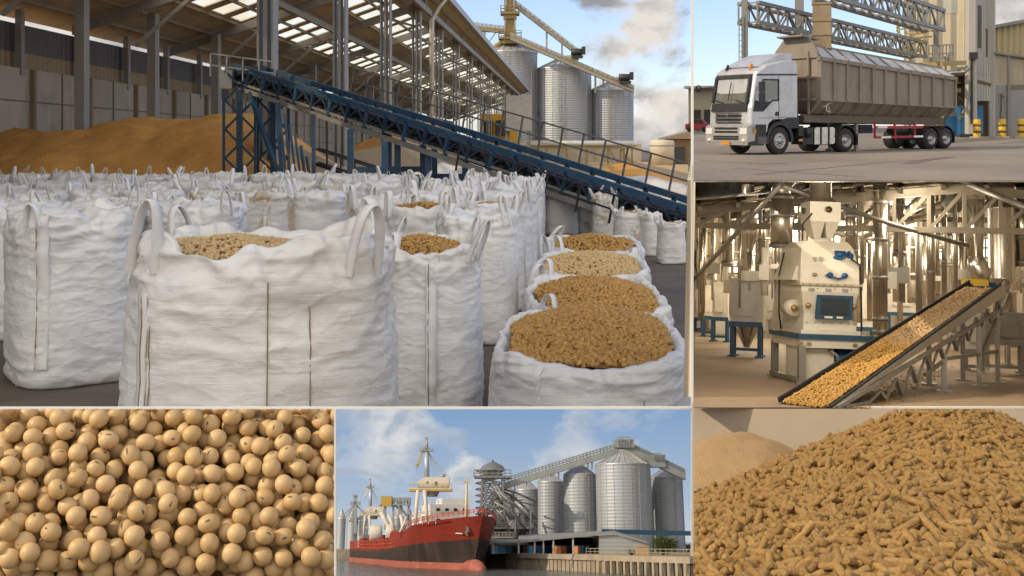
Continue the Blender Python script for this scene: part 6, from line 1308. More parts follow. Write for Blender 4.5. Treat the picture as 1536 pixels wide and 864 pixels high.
c = MB(); c.hexa([V((hx(718, d), d, qz(814))), V((hx(780, d), d, qz(814))), V((hx(780, 275), 275, qz(812, 275))), V((hx(718, 275), 275, qz(812, 275)))] + [p + V((0, 0, .4)) for p in (V((hx(718, d), d, qz(814))), V((hx(780, d), d, qz(814))), V((hx(780, 275), 275, qz(812, 275))), V((hx(718, 275), 275, qz(812, 275))))]); part('lean_to_roof', c, m_qr, qs)
for px in (740, 778, 802, 815, 830, 859.5):
    c = MB(); x = hx(px, d + .5); c.bar((x, d + .5, ZQ), (x, d + .5, qz(812 - (px - 778) * .09)), .35); part('post', c, mat('post_pale', (.4, .4, .38), .5), qs)
c = MB(); x0, x1 = hx(899, d), hx(968, d); c.add([V((x0, d + .6, ZQ)), V((x1, d + .6, ZQ)), V((x1, d + .6, qz(814.6))), V((hx(922, d), d + .6, qz(801.5))), V((x0, d + .6, qz(803.6))), V((x0, d + 20, ZQ)), V((x1, d + 20, ZQ)), V((x1, d + 20, qz(814.6))), V((hx(922, d), d + 20, qz(801.5))), V((x0, d + 20, qz(803.6)))], [(0, 1, 2, 3, 4), (9, 8, 7, 6, 5), (0, 5, 6, 1), (1, 6, 7, 2), (0, 4, 9, 5)]); part('gable_wall', c, m_s5, qs)
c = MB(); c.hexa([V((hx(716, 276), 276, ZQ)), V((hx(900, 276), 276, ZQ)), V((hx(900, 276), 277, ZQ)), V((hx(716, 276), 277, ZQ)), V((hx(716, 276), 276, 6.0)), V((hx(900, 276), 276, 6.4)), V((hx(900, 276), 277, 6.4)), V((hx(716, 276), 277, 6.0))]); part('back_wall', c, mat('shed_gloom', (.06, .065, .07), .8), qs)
c = MB(); c.bar((hx(896, 284), 284 - 15, hz(797, 270)), (hx(1030, 284), 284 - 12, hz(800, 270)), .5, 1.0); solid('blue_walkway', c, m_mblue, 'blue walkway band around the foot of the largest quay silo', 'walkway')
m_bb = mat('crate_blue', (.04, .16, .34), .5, var=.2); m_or = mat('crate_orange', (.55, .2, .07), .6, var=.2)
pr = {}
for i, px in enumerate([742, 752, 762, 790, 797, 806, 812, 820, 835, 843, 848, 854, 864, 872, 880]):
    kind = 'orange' if i in (3, 8, 9, 12) else 'blue'; dd = 256 + (i % 4) * 3; x = hx(px, dd)
    lab = 'small %s crate stacked on the quay under the open shed roof' % kind
    if kind in pr: copy_thing(pr[kind], (x, dd, ZQ), .1 * i, lab); continue
    o = thing('crate', lab, 'crate', (0, 0, 0), 0, '%s crates under the quay shed' % kind); c = MB(); c.box((0, 0, .75), (1.5, 1.2, 1.5)); part('box', c, m_bb if kind == 'blue' else m_or, o); c = MB(); c.box((0, 0, 1.56), (1.65, 1.35, .12)); c.box((0, 0, .06), (1.65, 1.3, .1)); part('lid', c, m_pt, o); place(o, (x, dd, ZQ)); pr[kind] = o
c = MB(); p = P(963, 829, 215); c.box((p.x, 215, ZQ + .8), (2.2, 1.6, 1.4)); c.box((p.x, 215, ZQ + 1.6), (2.4, 1.8, .2)); solid('kiosk_box', c, mat('kiosk_pink', (.5, .3, .2), .6), 'small orange pink box on the quay edge left of the bush', 'box')
# ---- bushes
m_leaf = mat('leaf', (.055, .085, .018), .7, var=.35, scale=.6, rnd=0)
m_twig = mat('twig', (.09, .065, .04), .9)
def bush(px, py0, py1, wpx, d, label, seed, nl=1500, name='bush'):
    rs = random.Random(seed); x = hx(px, d); w_ = wpx * d / 1799 / 2; z0 = ZQ; z1 = hz(py0, d); h = z1 - z0
    t_ = thing(name, label, 'bush', (x, d, z0)); lobes = [(V((x + rs.uniform(-.6, .6) * w_, d + rs.uniform(-.5, .5) * w_, z0 + h * rs.uniform(.3, .72))), rs.uniform(.35, .55)) for _ in range(12)]
    c = MB()
    for _ in range(nl):
        o, r = rs.choice(lobes); v = V((rs.gauss(0, 1), rs.gauss(0, 1), rs.gauss(0, 1))).normalized() * (rs.uniform(.55, 1.05)); p = o + V((v.x * r * w_, v.y * r * w_, v.z * r * h * .62))
        if p.z < z0 + .1: continue
        s_ = h * rs.uniform(.025, .05); a = V((rs.gauss(0, 1), rs.gauss(0, 1), rs.gauss(0, 1))).normalized(); b = a.cross(V((rs.gauss(0, 1), rs.gauss(0, 1), rs.gauss(0, 1)))).normalized(); c.add([p - a * s_, p + b * s_ * .6, p + a * s_, p - b * s_ * .6], [(0, 1, 2, 3)])
    part('crown', c, m_leaf, t_); c = MB()
    for o, r in lobes: c.tube([(x, d, z0), (x + (o.x - x) * .4, d, z0 + (o.z - z0) * .5), o], [.22, .14, .05], 6)
    part('trunk', c, m_twig, t_)
bush(994, 802, 827, 50, 232, 'dark green bush on the quay in front of the rightmost silo', 3, 2600); bush(1032, 812, 827, 12, 300, 'small dark bush at the right edge of the quay', 4, 600)
bush(948, 821, 829, 26, 225, 'low yellowish green weeds at the quay edge left of the bush', 5, 500, 'weeds')
# ---- ship
BW, ST = V((hx(713, 240), 240, 0)), V((-41.5, 358, 0)); hd = (BW - ST).normalized(); NV = V((-hd.y, hd.x, 0))
if NV.y > 0: NV = -NV
LS = (BW - ST).length
ship = thing('cargo_ship', 'red and black bulk cargo ship moored at the quay, bow toward us', 'ship', (BW + ST) / 2)
def sw(s_, y, z): return BW - hd * s_ + NV * y + V((0, 0, z))
def half(s_, z):
    s0 = stem(z); Le = 42 - 14 * max(0, min(1, z / 11)); u = max(0, min(1, (s_ - s0) / Le)); b = 9.0 * (1 - (1 - u) ** 2.1) ** .9
    if s_ > LS - 14: b *= 1 - .35 * ((s_ - LS + 14) / 14) ** 2
    return b
def stem(z): return -7.0 * max(0, (z - 1.5) / 10) ** 1.2
def zblack(s_): return 3.3 + 2.6 * max(0, 1 - s_ / 75) ** 1.5
def ztop(s_): 
    u = max(0, min(1, (44 - s_) / 20)); u = u * u * (3 - 2 * u); return 3.9 + .6 * max(0, 1 - s_ / 80) + u * (4.3 + 1.6 * max(0, min(1, (26 - s_) / 30)))
def hullband(z0f, z1f, name, m, nz_=7, ns=44):
    for side in (1, -1):
        c = MB()
        def fn(i, j):
            u = (i / (ns - 1)) ** 1.7; zf = j / (nz_ - 1); s_ = LS * u; z = z0f(s_) + (z1f(s_) - z0f(s_)) * zf; s2 = stem(z) + (LS - stem(z)) * u; return sw(s2, side * half(s2, z), z)
        c.grid(fn, ns, nz_); part(name, c, m, ship)
m_hred = mat('hull_red', (.215, .024, .012), .5, var=.2, scale=.12, dirt=(.12, .035, .022), damt=.65, dscale=.35, stretch=(1, 1, .18), bump=.15, bscale=.5)
m_hblk = mat('hull_black', (.036, .026, .024), .5, var=.3, scale=.15, dirt=(.14, .085, .065), damt=.6, dscale=.3, stretch=(1, 1, .22))
m_boot = mat('boot_red', (.34, .10, .07), .6, var=.2, scale=.2, dirt=(.5, .3, .25), damt=.5, dscale=.3)
hullband(lambda s_: -1, lambda s_: 1.25, 'boot_topping', m_boot, 4); hullband(lambda s_: 1.25, zblack, 'black_hull', m_hblk); hullband(zblack, lambda s_: max(zblack(s_) + .02, ztop(s_)), 'red_bulwark', m_hred, 8)
c = MB(); c.tube([sw(8, 0, .3), sw(-1, 0, .25), sw(-4.5, 0, 0), sw(-5.6, 0, -.4)], [2.2, 1.7, 1.2, .5], 14); part('bulbous_bow', c, m_boot, ship)
c = MB(); c.grid(lambda i, j: sw(LS * i / 39 * .999 + (2 if i == 0 else 0), (j - 1) * half(max(1, LS * i / 39), ztop(LS * i / 39)) * .985, ztop(LS * i / 39) - .9), 40, 3, smooth=False); part('deck', c, mat('deck_red', (.28, .06, .035), .7, var=.2), ship)
c = MB(); c.add([sw(LS, y * half(LS, 3), z) for z in (-1, 3.9) for y in (-1, 1)], [(0, 1, 3, 2)]); part('transom', c, m_hblk, ship)
m_dred = mat('deck_gear_red', (.36, .06, .03), .55, var=.25, scale=.3)
c = MB()
for k in range(34):
    s_ = 40 + k * (LS - 42) / 33; y = half(s_, 4) - .1; p = sw(s_, y, ztop(s_) - .9); c.bar(p, p + V((0, 0, 2.6)), .35 if k % 4 == 0 else .2)
for zz in (.9, 1.7, 2.55):
    for k in range(20):
        s0, s1 = 40 + (LS - 42) * k / 20, 40 + (LS - 42) * (k + 1) / 20; c.bar(sw(s0, half(s0, 4) - .1, ztop(s0) - .9 + zz), sw(s1, half(s1, 4) - .1, ztop(s1) - .9 + zz), .22)
part('deck_railing', c, m_dred, ship)
for s0, w_, h_, ln in ((52, 11, 4.4, 14), (72, 12, 3.2, 14), (92, 11, 4.2, 9), (112, 10, 3.4, 8)):
    c = MB(); z0 = ztop(s0) - .9; ps = [sw(s0, -w_ / 2, z0), sw(s0, w_ / 2, z0), sw(s0 + ln, w_ / 2, z0), sw(s0 + ln, -w_ / 2, z0)]; c.hexa(ps + [p + V((0, 0, h_)) for p in ps]); part('hatch', c, mat('hatch_red', (.22, .03, .025), .6, var=.15), ship)
m_shw = mat('ship_white', (.66, .66, .64), .5, var=.06, dirt=(.4, .34, .26), damt=.35, dscale=.3)
m_win5 = mat('ship_window', (.02, .025, .03), .2)
def blk(c, s0, s1, y0, y1, z0, z1): ps = [sw(s0, y0, z0), sw(s0, y1, z0), sw(s1, y1, z0), sw(s1, y0, z0)]; c.hexa(ps + [p + V((0, 0, z1 - z0)) for p in ps])
c = MB(); blk(c, 38, 50, -9, 3.2, 4, 11.0); blk(c, 38.6, 49, -8.5, 1.2, 11.0, 13.6); blk(c, 40, 47, -7.5, -2, 13.6, 15.0); hs = part('wheelhouse', c, m_shw, ship)
for zz in (12.4, 10.0):
    for k in range(4):
        c = MB(); p = sw(38.5 if zz > 11 else 37.9, -7 + k * 2.1, zz); c.box(p, (.8, .3, .7), math.atan2(NV.y, NV.x)); part('window', c, m_win5, hs)
c = MB(); rail(c, [sw(38, -9, 11), sw(38, 3.2, 11), sw(50, 3.2, 11)], 1.0, .12, 6); rail(c, [sw(38.6, -8.5, 13.6), sw(38.6, 1.2, 13.6)], .9, .12, 5); part('rail', c, m_shw, hs)
c = MB(); p = sw(8, 0, ztop(8) - .9); c.tube([p, p + V((0, 0, 9))], [.4, .25], 8); c.box(p + V((0, 0, 4.5)), (2.2, .4, .4)); c.box(p + V((0, 0, 6.5)), (1.6, .4, .3)); c.box(p + V((0, 0, 8.6)), (1.2, .7, .5)); part('foremast', c, mat('mast_cream', (.5, .44, .32), .5), ship)
c = MB(); pts = [sw(s_, half(s_, ztop(s_)) - .2, ztop(s_)) for s_ in (28, 20, 12, 5, 0, -4, -7)]; rail(c, pts, .9, .14, 3); pts = [sw(s_, -half(s_, ztop(s_)) + .2, ztop(s_)) for s_ in (20, 10, 0, -7)]; rail(c, pts, .9, .14, 3); part('bow_rail', c, m_dred, ship)
c = MB(); 
for k, s_ in enumerate((14, 17, 20, 23)): p = sw(s_ - 6, half(s_ - 6, 8.9) + .06, 9.0); c.box(p, (.7, .12, .5), math.atan2(hd.y, hd.x) - .25)
part('bow_lettering', c, m_shw, ship)
c = MB(); p = sw(-1, half(-1, 7.4) + .25, 7.4); c.bar(p + V((0, 0, 1)), p - V((0, 0, .9)), .35); c.bar(p - hd * 1.1 - V((0, 0, .3)), p + hd * 1.1 - V((0, 0, .3)), .3); c.bar(p - hd * 1.1 - V((0, 0, .3)), p - hd * .7 + V((0, 0, .6)), .3); c.bar(p + hd * 1.1 - V((0, 0, .3)), p + hd * .7 + V((0, 0, .6)), .3); part('anchor', c, m_pt, ship)
c = MB(); a = sw(30, half(30, 9), 9.2); b = sw(0, half(0, 7.5) + .3, 6.8); c.tube([a, a.lerp(b, .5) + NV * .6 - V((0, 0, .5)), b], .12, 6); part('mooring_line', c, m_shw, ship)
# cranes
m_ccr = mat('crane_cream', (.56, .53, .46), .5, var=.15, scale=.3, dirt=(.34, .28, .18), damt=.5, dscale=.3)
m_cgy = mat('crane_grey', (.28, .29, .29), .5, .3, var=.15)
m_cyl = mat('crane_yellow', (.42, .28, .05), .5, var=.2)
def crane(px, d, y, label, sc_, k):     # y: dict of photo rows
    q = lambda X, Y, dd=0: P(px + X * k, Y, d + dd)
    t_ = thing('deck_crane', label, 'crane', q(0, y['foot']), 0, 'ship loading cranes'); u = k * d / 1799
    for dx in (-7, 7):
        for dy in (-3, 3): c = MB(); c.tube([q(dx * 1.3 - 2, y['foot'], dy), q(dx * 1.1 - 2, (y['foot'] + y['deck']) / 2, dy), q(dx * .7 - 2, y['deck'], dy)], [3 * u, 2.7 * u, 3 * u], 8); part('leg', c, m_ccr, t_)
    c = MB(); c.bar(q(-10, (y['foot'] * .55 + y['deck'] * .45)), q(6, (y['foot'] * .55 + y['deck'] * .45)), 1.5 * u); c.bar(q(-9, y['foot']), q(4, y['deck'] + 2), 1.2 * u); part('brace', c, m_ccr, t_)
    c = MB(); a, b = q(-19, y['deck']), q(44, y['deck']); c.bar(a, b, 26 * u, 4.5 * u); part('platform', c, m_ccr, t_); c = MB(); c.bar(a + V((0, -13.2 * u, -.5 * u)), b + V((0, -13.2 * u, -.5 * u)), .5 * u, 3 * u); part('platform_edge', c, m_cyl, t_)
    c = MB(); w_ = 24 * u; n_ = a + V((0, -13 * u, 3.5 * u)); rail(c, [n_, b + V((0, -13 * u, 3.5 * u))], 5 * u, .7 * u, 9); part('platform_rail', c, m_cyl, t_)
    c = MB(); c.lathe([(8 * u, 0), (11 * u, 6 * u), (13 * u, 12 * u)], q(14, y['deck'] + 10 * k), 16); part('slew_ring', c, m_cgy, t_)
    c = MB(); a, b = q(-7, y['deck'] - 3), q(40, y['house']); x0, x1 = a.x, b.x; z0, z1 = a.z, b.z; c.prism([(x0, z0), (x1, z0), (x1, z1), (x0 + (x1 - x0) * .25, z1), (x0, z1 - (z1 - z0) * .35)], d - 9 * u, d + 9 * u, 'Y'); part('machine_house', c, m_ccr, t_)
    c = MB(); c.box(q(20, (y['deck'] + y['house']) / 2, -9.2 * u), (4 * u, .4 * u, 6 * u)); c.box(q(7, (y['deck'] + y['house']) / 2 - 2, -9.2 * u), (2.5 * u, .4 * u, 3 * u)); part('house_window', c, mat('crane_pane', (.12, .09, .07), .3), t_)
    c = MB(); c.lathe([(0, -4 * u), (3 * u, -4 * u), (3 * u, 4 * u), (0, 4 * u)], q(30, y['house'] - 2), 10, 'X'); part('winch', c, m_cgy, t_)
    c = MB(); c.tube([q(6, y['house'] + 4), q(6, y['cross'])], [4.6 * u, 3.6 * u], 10); part('mast', c, mat('mast_blue_grey', (.38, .42, .45), .4, .3), t_)
    c = MB(); a = q(6, y['cross']); c.box(a, (20 * u, 9 * u, 2 * u)); rail(c, [a + V((-10 * u, -4.5 * u, 0)), a + V((10 * u, -4.5 * u, 0))], 4 * u, .8 * u, 4); c.tube([q(6, y['cross']), q(6, y['top'])], [3.4 * u, .8 * u], 8); c.box(q(6, y['top'] + 1), (5 * u, 3 * u, 3 * u)); part('mast_head', c, m_cgy, t_)
    c = MB(); c.bar(q(3, y['cross'] - 6 * k), q(-8, y['jib']), 3 * u, 3.4 * u); c.box(q(-8.5, y['jib']), (4.4 * u, 3 * u, 4 * u)); part('jib', c, m_ccr if k < 1 else mat('jib_ochre', (.40, .30, .12), .5), t_)
    c = MB()
    for j in range(6): c.bar(q(8, y['cross'] - 2 + j * .8), q(18 + j * 4.2, y['house'] - 1), .55 * u)
    c.bar(q(-8.5, y['jib']), q(-8.5, y['jib'] + 14 * k), .4 * u); part('stay_wires', c, m_cgy, t_)
    return t_
crane(634, 268, dict(foot=797, deck=735, house=716, cross=676, top=656, jib=699), 'tall crane with cream house and yellow platform standing amidships on the ship', 1, 1.0)
crane(552, 335, dict(foot=806, deck=773, house=760, cross=731, top=718, jib=745), 'smaller grey crane standing over the after part of the ship', .62, .6)
c0 = thing('mast_crane', 'far thin mast crane with stays above the left silos', 'crane', P(533, 800, 396)); q = lambda X, Y: P(X, Y, 396)
c = MB(); c.bar(q(533, 800), q(533, 744), 1.0); part('mast', c, m_cgy, c0); c = MB(); c.box(q(533, 755), (3.4, 1, 1.2)); c.box(q(533, 744), (1.4, 1, 1)); part('head', c, m_cgy, c0)
c = MB()
for x1, y1 in ((512, 776), (517, 778), (545, 770), (552, 774)): c.bar(q(533, 756), q(x1, y1), .35)
part('stays', c, m_cgy, c0)
gw = thing('far_gantry', 'far grey gantry with ochre cab and sloping chutes beyond the ship', 'gantry', P(600, 790, 392)); q = lambda X, Y: P(X, Y, 392)
c = MB()
for x in (578, 590, 602, 613): c.bar(q(x, 795), q(x, 752), .7)
lattice(c, q(576, 757), q(615, 757), 2, 2, 8, .3); c.bar(q(582, 750), q(618, 778), .7); c.bar(q(596, 752), q(620, 790), .7); c.bar(q(560, 770), q(580, 752), .6); part('frame', c, m_cgy, gw); c = MB(); c.box(q(580, 752), (3.5, 3, 3.2)); part('cab', c, m_cyl, gw)
for i, (x0, y0, x1, y1, d, r, lab) in enumerate(((571, 768, 589, 805, 320, .7, 'pale leaning derrick boom over the after hatches'), (583, 772, 592, 800, 316, .5, 'second pale derrick boom right of the leaning one'), (601, 772, 606, 800, 305, .6, 'short pale derrick post beside the red hatch'), (610, 775, 596, 806, 300, .35, 'thin curved grey hose hanging over the hatch'))):
    t_ = thing('derrick', lab, 'derrick', P(x1, y1, d)); c = MB(); c.tube([P(x0, y0, d), P((x0 + x1) / 2 + 1, (y0 + y1) / 2, d), P(x1, y1, d)], [r * .7, r, r], 8); part('boom', c, m_ccr, t_); c = MB(); c.box(P(x1, y1, d), (1.6, 1.6, 1.4)); part('foot', c, m_dred, t_)
for px, py, lab in ((564, 800, 'cream drum winch on the after deck'), (588, 799, 'cream drum winch beside the leaning derrick')):
    c = MB(); c.lathe([(0, -1.5), (2.0, -1.5), (2.2, -1.2), (2.2, 1.2), (2.0, 1.5), (0, 1.5)], P(px, py, 318), 16, 'X'); c.box(P(px, py + 5, 318), (3.2, 2.4, 1)); solid('drum_winch', c, m_ccr, lab, 'winch')
# =================================================================== the soybean tray and the pellet heap
import colorsys
def clip(mb_mesh, M, planes):
    """trim a mesh at the panel edges, on planes through the camera; planes = [(point, outward normal)] in world space"""
    bm = bmesh.new(); bm.from_mesh(mb_mesh); Mi = M.inverted(); Nt = M.to_3x3().transposed()
    for co, no in planes:
        r = bmesh.ops.bisect_plane(bm, geom=bm.verts[:] + bm.edges[:] + bm.faces[:], plane_co=Mi @ co, plane_no=(Nt @ no).normalized(), clear_outer=True)
        es = [e for e in r['geom_cut'] if isinstance(e, bmesh.types.BMEdge)]
        if es: bmesh.ops.holes_fill(bm, edges=es)
    bm.to_mesh(mb_mesh); bm.free(); return len(mb_mesh.polygons)
CAMP = V((0, 0, EYE))
def wall(px0, py0, px1, py1, inside):  # panel edge in the image; the cut runs through the camera
    """cutting plane through the camera and two picture points"""
    r = lambda px, py: V(((px - HX) / F, 1, -(py - HY) / F)); n = r(px0, py0).cross(r(px1, py1)).normalized()
    if n.dot(r(*inside)) > 0: n = -n
    return (CAMP.copy(), n)
# ---- soybeans
TRAY = Bay(250, 738, 0, 1.0); BAY[0] = TRAY
m_bean = None
def bean_mat():
    m = bpy.data.materials.new('soybean_skin'); m.use_nodes = True; t = m.node_tree; b = t.nodes['Principled BSDF']
    co = N(t, 'ShaderNodeTexCoord').outputs['Object']; oi = N(t, 'ShaderNodeObjectInfo').outputs['Random']
    cx_ = N(t, 'ShaderNodeCombineXYZ'); t.links.new(math_(t, 'MULTIPLY', oi, 50.0), cx_.inputs[0]); v = vmath(t, 'ADD', vmath(t, 'MULTIPLY', co, (100, 100, 100)), cx_.outputs[0])
    n = noisef(t, v, .9, 5, .6); c = mixc(t, oi, (.43, .275, .115), (.56, .375, .18)); c = mixc(t, math_(t, 'MULTIPLY', ramp(t, n, [(.35, 0), (.75, 1)]), .5), c, (.58, .40, .20))
    n2 = noisef(t, v, 2.2, 6, .7); c = mixc(t, math_(t, 'MULTIPLY', ramp(t, n2, [(.66, 0), (.74, 1)]), .5), c, (.30, .18, .09)); t.links.new(c, b.inputs['Base Color'])
    b.inputs['Roughness'].default_value = .42; b.inputs['Specular IOR Level'].default_value = .35; b.inputs['Subsurface Weight'].default_value = .12; b.inputs['Subsurface Radius'].default_value = (.004, .002, .001); b.inputs['Subsurface Scale'].default_value = .5
    bp = N(t, 'ShaderNodeBump'); bp.inputs['Strength'].default_value = .12; bp.inputs['Distance'].default_value = .001; t.links.new(noisef(t, v, 6, 3, .6), bp.inputs['Height']); t.links.new(bp.outputs[0], b.inputs['Normal']); return m
m_bean = bean_mat(); m_hil = mat('hilum_dark', (.115, .075, .045), .7, var=.6, scale=500)
DB = .0147
SL = R(52); bu, bn = V((0, math.cos(SL), math.sin(SL))), V((0, -math.sin(SL), math.cos(SL))); BC = V((0, .97, 0))
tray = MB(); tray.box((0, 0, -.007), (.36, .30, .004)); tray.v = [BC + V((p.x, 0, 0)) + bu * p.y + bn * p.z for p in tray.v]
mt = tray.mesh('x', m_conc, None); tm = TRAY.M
o = link(bpy.data.objects.new('tray', mt)); o.matrix_world = TRAY.M.copy(); mt.materials.clear(); mt.materials.append(mat('tray_shaded_bean', (.22, .13, .05), .8))  # bed colour stands for shaded beans down in the gaps
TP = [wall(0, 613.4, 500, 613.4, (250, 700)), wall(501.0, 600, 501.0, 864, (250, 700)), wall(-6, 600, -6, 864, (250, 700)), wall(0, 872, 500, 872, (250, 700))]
clip(mt, o.matrix_world, TP); props(o, 'tray bed coloured like shaded brown beans under the layer of tan soybeans', 'tray')
rs = random.Random(31); beans = []
cell = {}
def top_at(a, b):
    h = 0; ia, ib = int(a / DB // 1), int(b / DB // 1)
    for i in (-1, 0, 1):
        for j in (-1, 0, 1):
            for (x, y, z) in cell.get((int(math.floor(a / DB)) + i, int(math.floor(b / DB)) + j), ()):
                d2 = (x - a) ** 2 + (y - b) ** 2
                if d2 < DB * DB * .88: h = max(h, z + math.sqrt(DB * DB * .88 - d2))
    return h
def inside(p, m_=0):
    wpos = TRAY.M @ p - CAMP; return all(wpos.dot(n) < m_ for _, n in TP)
while len(beans) < 860:
    best = None
    for _ in range(48):
        a, b = rs.uniform(-.17, .17), rs.uniform(-.14, .14)
        if not inside(BC + V((a, 0, 0)) + bu * b, DB * .42): continue
        h = top_at(a, b)
        if best is None or h < best[2]: best = (a, b, h)
    if best is None: continue
    beans.append(best); cell.setdefault((int(math.floor(best[0] / DB)), int(math.floor(best[1] / DB))), []).append(best)
order = sorted(range(len(beans)), key=lambda i: -beans[i][2])
def bean_mesh(kind, rs):
    c = MB(); e = (rs.uniform(.98, 1.10), rs.uniform(.90, 1.0), rs.uniform(.92, 1.0)); r = DB / 2 * .99; n, m_ = 28, 18
    c.grid(lambda i, j: V((r * e[0] * math.sin(math.pi * j / (m_ - 1)) * math.cos(2 * math.pi * i / n), r * e[1] * math.sin(math.pi * j / (m_ - 1)) * math.sin(2 * math.pi * i / n), r * e[2] * math.cos(math.pi * j / (m_ - 1)))), n, m_, True)
    h = None
    if kind:
        h = MB(); ln, wd = rs.uniform(.16, .40), rs.uniform(.08, .15); off = rs.uniform(0, 9)
        pts = []
        for i in range(14):
            a = 2 * math.pi * i / 14; k = 1 + .7 * nz(math.cos(a) * 2, math.sin(a) * 2, off); pts.append((ln * math.cos(a) * k, wd * math.sin(a) * k))
        def on(x, y, l_): d = V((x * 1.0, y, 1)).normalized(); q = V((d.x * r * e[0], d.y * r * e[1], d.z * r * e[2])); return q * l_
        vs_ = [on(0, 0, 1.012)] + [on(x * .55, y * .55, 1.012) for x, y in pts] + [on(x, y, 1.004) for x, y in pts]
        fs = [(0, 1 + i, 1 + (i + 1) % 14) for i in range(14)] + [(1 + i, 15 + i, 15 + (i + 1) % 14, 1 + (i + 1) % 14) for i in range(14)]
        h.add(vs_, fs, True)
    return c, h
protos = []
for k in range(14):
    c, h = bean_mesh(k >= 6, rs); protos.append((c.mesh('soybean', m_bean), h.mesh('hilum', m_hil) if h else None))
low = MB(); viewdir = V((0, -1, 0))
for rank, i in enumerate(order):
    a, b, h = beans[i]; p = BC + V((a, 0, 0)) + bu * b + bn * h
    if rank >= 300:
        low.blob(p, DB / 2, 16, 10); continue
    hil = rs.random() < .36; me, hm = protos[rs.randrange(6, 14) if hil else rs.randrange(0, 6)]
    f = (bn + V((rs.uniform(-.9, .9), rs.uniform(-.5, .2), rs.uniform(-.8, .5)))).normalized(); rot = f.to_track_quat('Z', 'Y').to_matrix().to_4x4() @ Matrix.Rotation(rs.uniform(0, 6.28), 4, 'Z')
    Mw = TRAY.M @ Matrix.Translation(p) @ rot @ Matrix.Scale(rs.uniform(.94, 1.03), 4)
    cross = not inside(p, -DB * .55)
    o = link(bpy.data.objects.new('soybean', me)); o.matrix_world = Mw
    if cross:
        o.data = me.copy()
        if not clip(o.data, Mw, TP): bpy.data.objects.remove(o); continue
    if hil: props(o, 'tan soybean with a dark hilum scar among the loose beans', 'soybean', 'soybeans with a dark scar')
    else: props(o, 'plain tan soybean without a dark scar among the loose beans', 'soybean', 'plain soybeans without a scar')
    if hil:
        q = link(bpy.data.objects.new('hilum', hm.copy() if cross else hm)); q.parent = o
        if cross: clip(q.data, Mw, TP)
lm = low.mesh('underlying_beans', m_bean); o = link(bpy.data.objects.new('underlying_soybeans', lm)); o.matrix_world = TRAY.M.copy(); clip(lm, o.matrix_world, TP); o['kind'] = 'stuff'; o['label'] = 'under layer of tan soybeans showing between the top ones'
# ---- pellet heap
HEAP = Bay(1288, 640, .30, .84); BAY[0] = HEAP
P = HEAP.at
AP = P(1420, 606, 1.42)
HP = [wall(1040, 613.2, 1536, 613.2, (1288, 740)), wall(1040.4, 612, 1040.4, 864, (1288, 740)), wall(1300, 873, 1536, 873, (1288, 740)), wall(1548, 612, 1548, 864, (1288, 740))]
def hinside(p, m_=0): wp = HEAP.M @ p - CAMP; return all(wp.dot(n) < m_ for _, n in HP)
def cone(x, y): 
    dx, dy = x - AP.x, y - AP.y; r = math.hypot(dx, dy * .52); sm = max(0, min(1, (dx + .09) / .24)); k = .40 + .17 * sm * sm * (3 - 2 * sm); return AP.z + .085 * dx - k * (math.sqrt(r * r + .0003) - .017) + .004 * fbm(x * 9, y * 9, 3)
m_pell = None
def pellet_mat():
    m = bpy.data.materials.new('feed_pellet'); m.use_nodes = True; t = m.node_tree; b = t.nodes['Principled BSDF']; L = t.links.new
    co = N(t, 'ShaderNodeTexCoord').outputs['Object']; oi = N(t, 'ShaderNodeObjectInfo').outputs['Random']
    cx_ = N(t, 'ShaderNodeCombineXYZ'); L(math_(t, 'MULTIPLY', oi, 3.0), cx_.inputs[1]); v = vmath(t, 'ADD', co, cx_.outputs[0])
    c = mixc(t, oi, (.265, .148, .042), (.42, .255, .085)); n = noisef(t, v, 260, 6, .7); c = mixc(t, math_(t, 'MULTIPLY', ramp(t, n, [(.48, 0), (.7, 1)]), .4), c, (.14, .065, .02)); n1 = noisef(t, v, 70, 3, .5); c = mixc(t, math_(t, 'MULTIPLY', ramp(t, n1, [(.4, 0), (.7, 1)]), .4), c, (.44, .285, .115)); L(c, b.inputs['Base Color'])
    b.inputs['Roughness'].default_value = .72; b.inputs['Specular IOR Level'].default_value = .3
    bp = N(t, 'ShaderNodeBump'); bp.inputs['Strength'].default_value = 1; bp.inputs['Distance'].default_value = .002; L(noisef(t, v, 420, 5, .65), bp.inputs['Height'])
    bp2 = N(t, 'ShaderNodeBump'); bp2.inputs['Strength'].default_value = .6; bp2.inputs['Distance'].default_value = .001; L(noisef(t, vmath(t, 'MULTIPLY', v, (1, .2, .2)), 330, 3, .6), bp2.inputs['Height']); L(bp.outputs[0], bp2.inputs['Normal']); L(bp2.outputs[0], b.inputs['Normal']); return m
m_pell = pellet_mat()
def pellet_geo(c, M, ln, r, rs, n=12):
    st = [(-.5, .0), (-.5, .90), (-.485, .98), (-.38, 1), (-.2, 1.02), (-.05, .96), (.1, 1.03), (.25, .98), (.38, 1), (.485, .98), (.5, .9), (.5, 0)]; bend = rs.uniform(-.10, .10); sd = rs.uniform(0, 99)
    c.grid(lambda i, j: M @ V((st[j][0] * ln, st[j][1] * r * (1 + .06 * nz(j * .9, sd, math.cos(2 * math.pi * i / n) * 1.5 + i * .0)) * math.cos(2 * math.pi * i / n) + bend * ln * (st[j][0] ** 2) * 4 * .5, st[j][1] * r * (1 + .06 * nz(j * .9, sd + 5, math.sin(2 * math.pi * i / n) * 1.5)) * math.sin(2 * math.pi * i / n))), n, len(st), True); return c
rs = random.Random(77); RP = .0028
plist = []; grid_ = {}
tries = 0
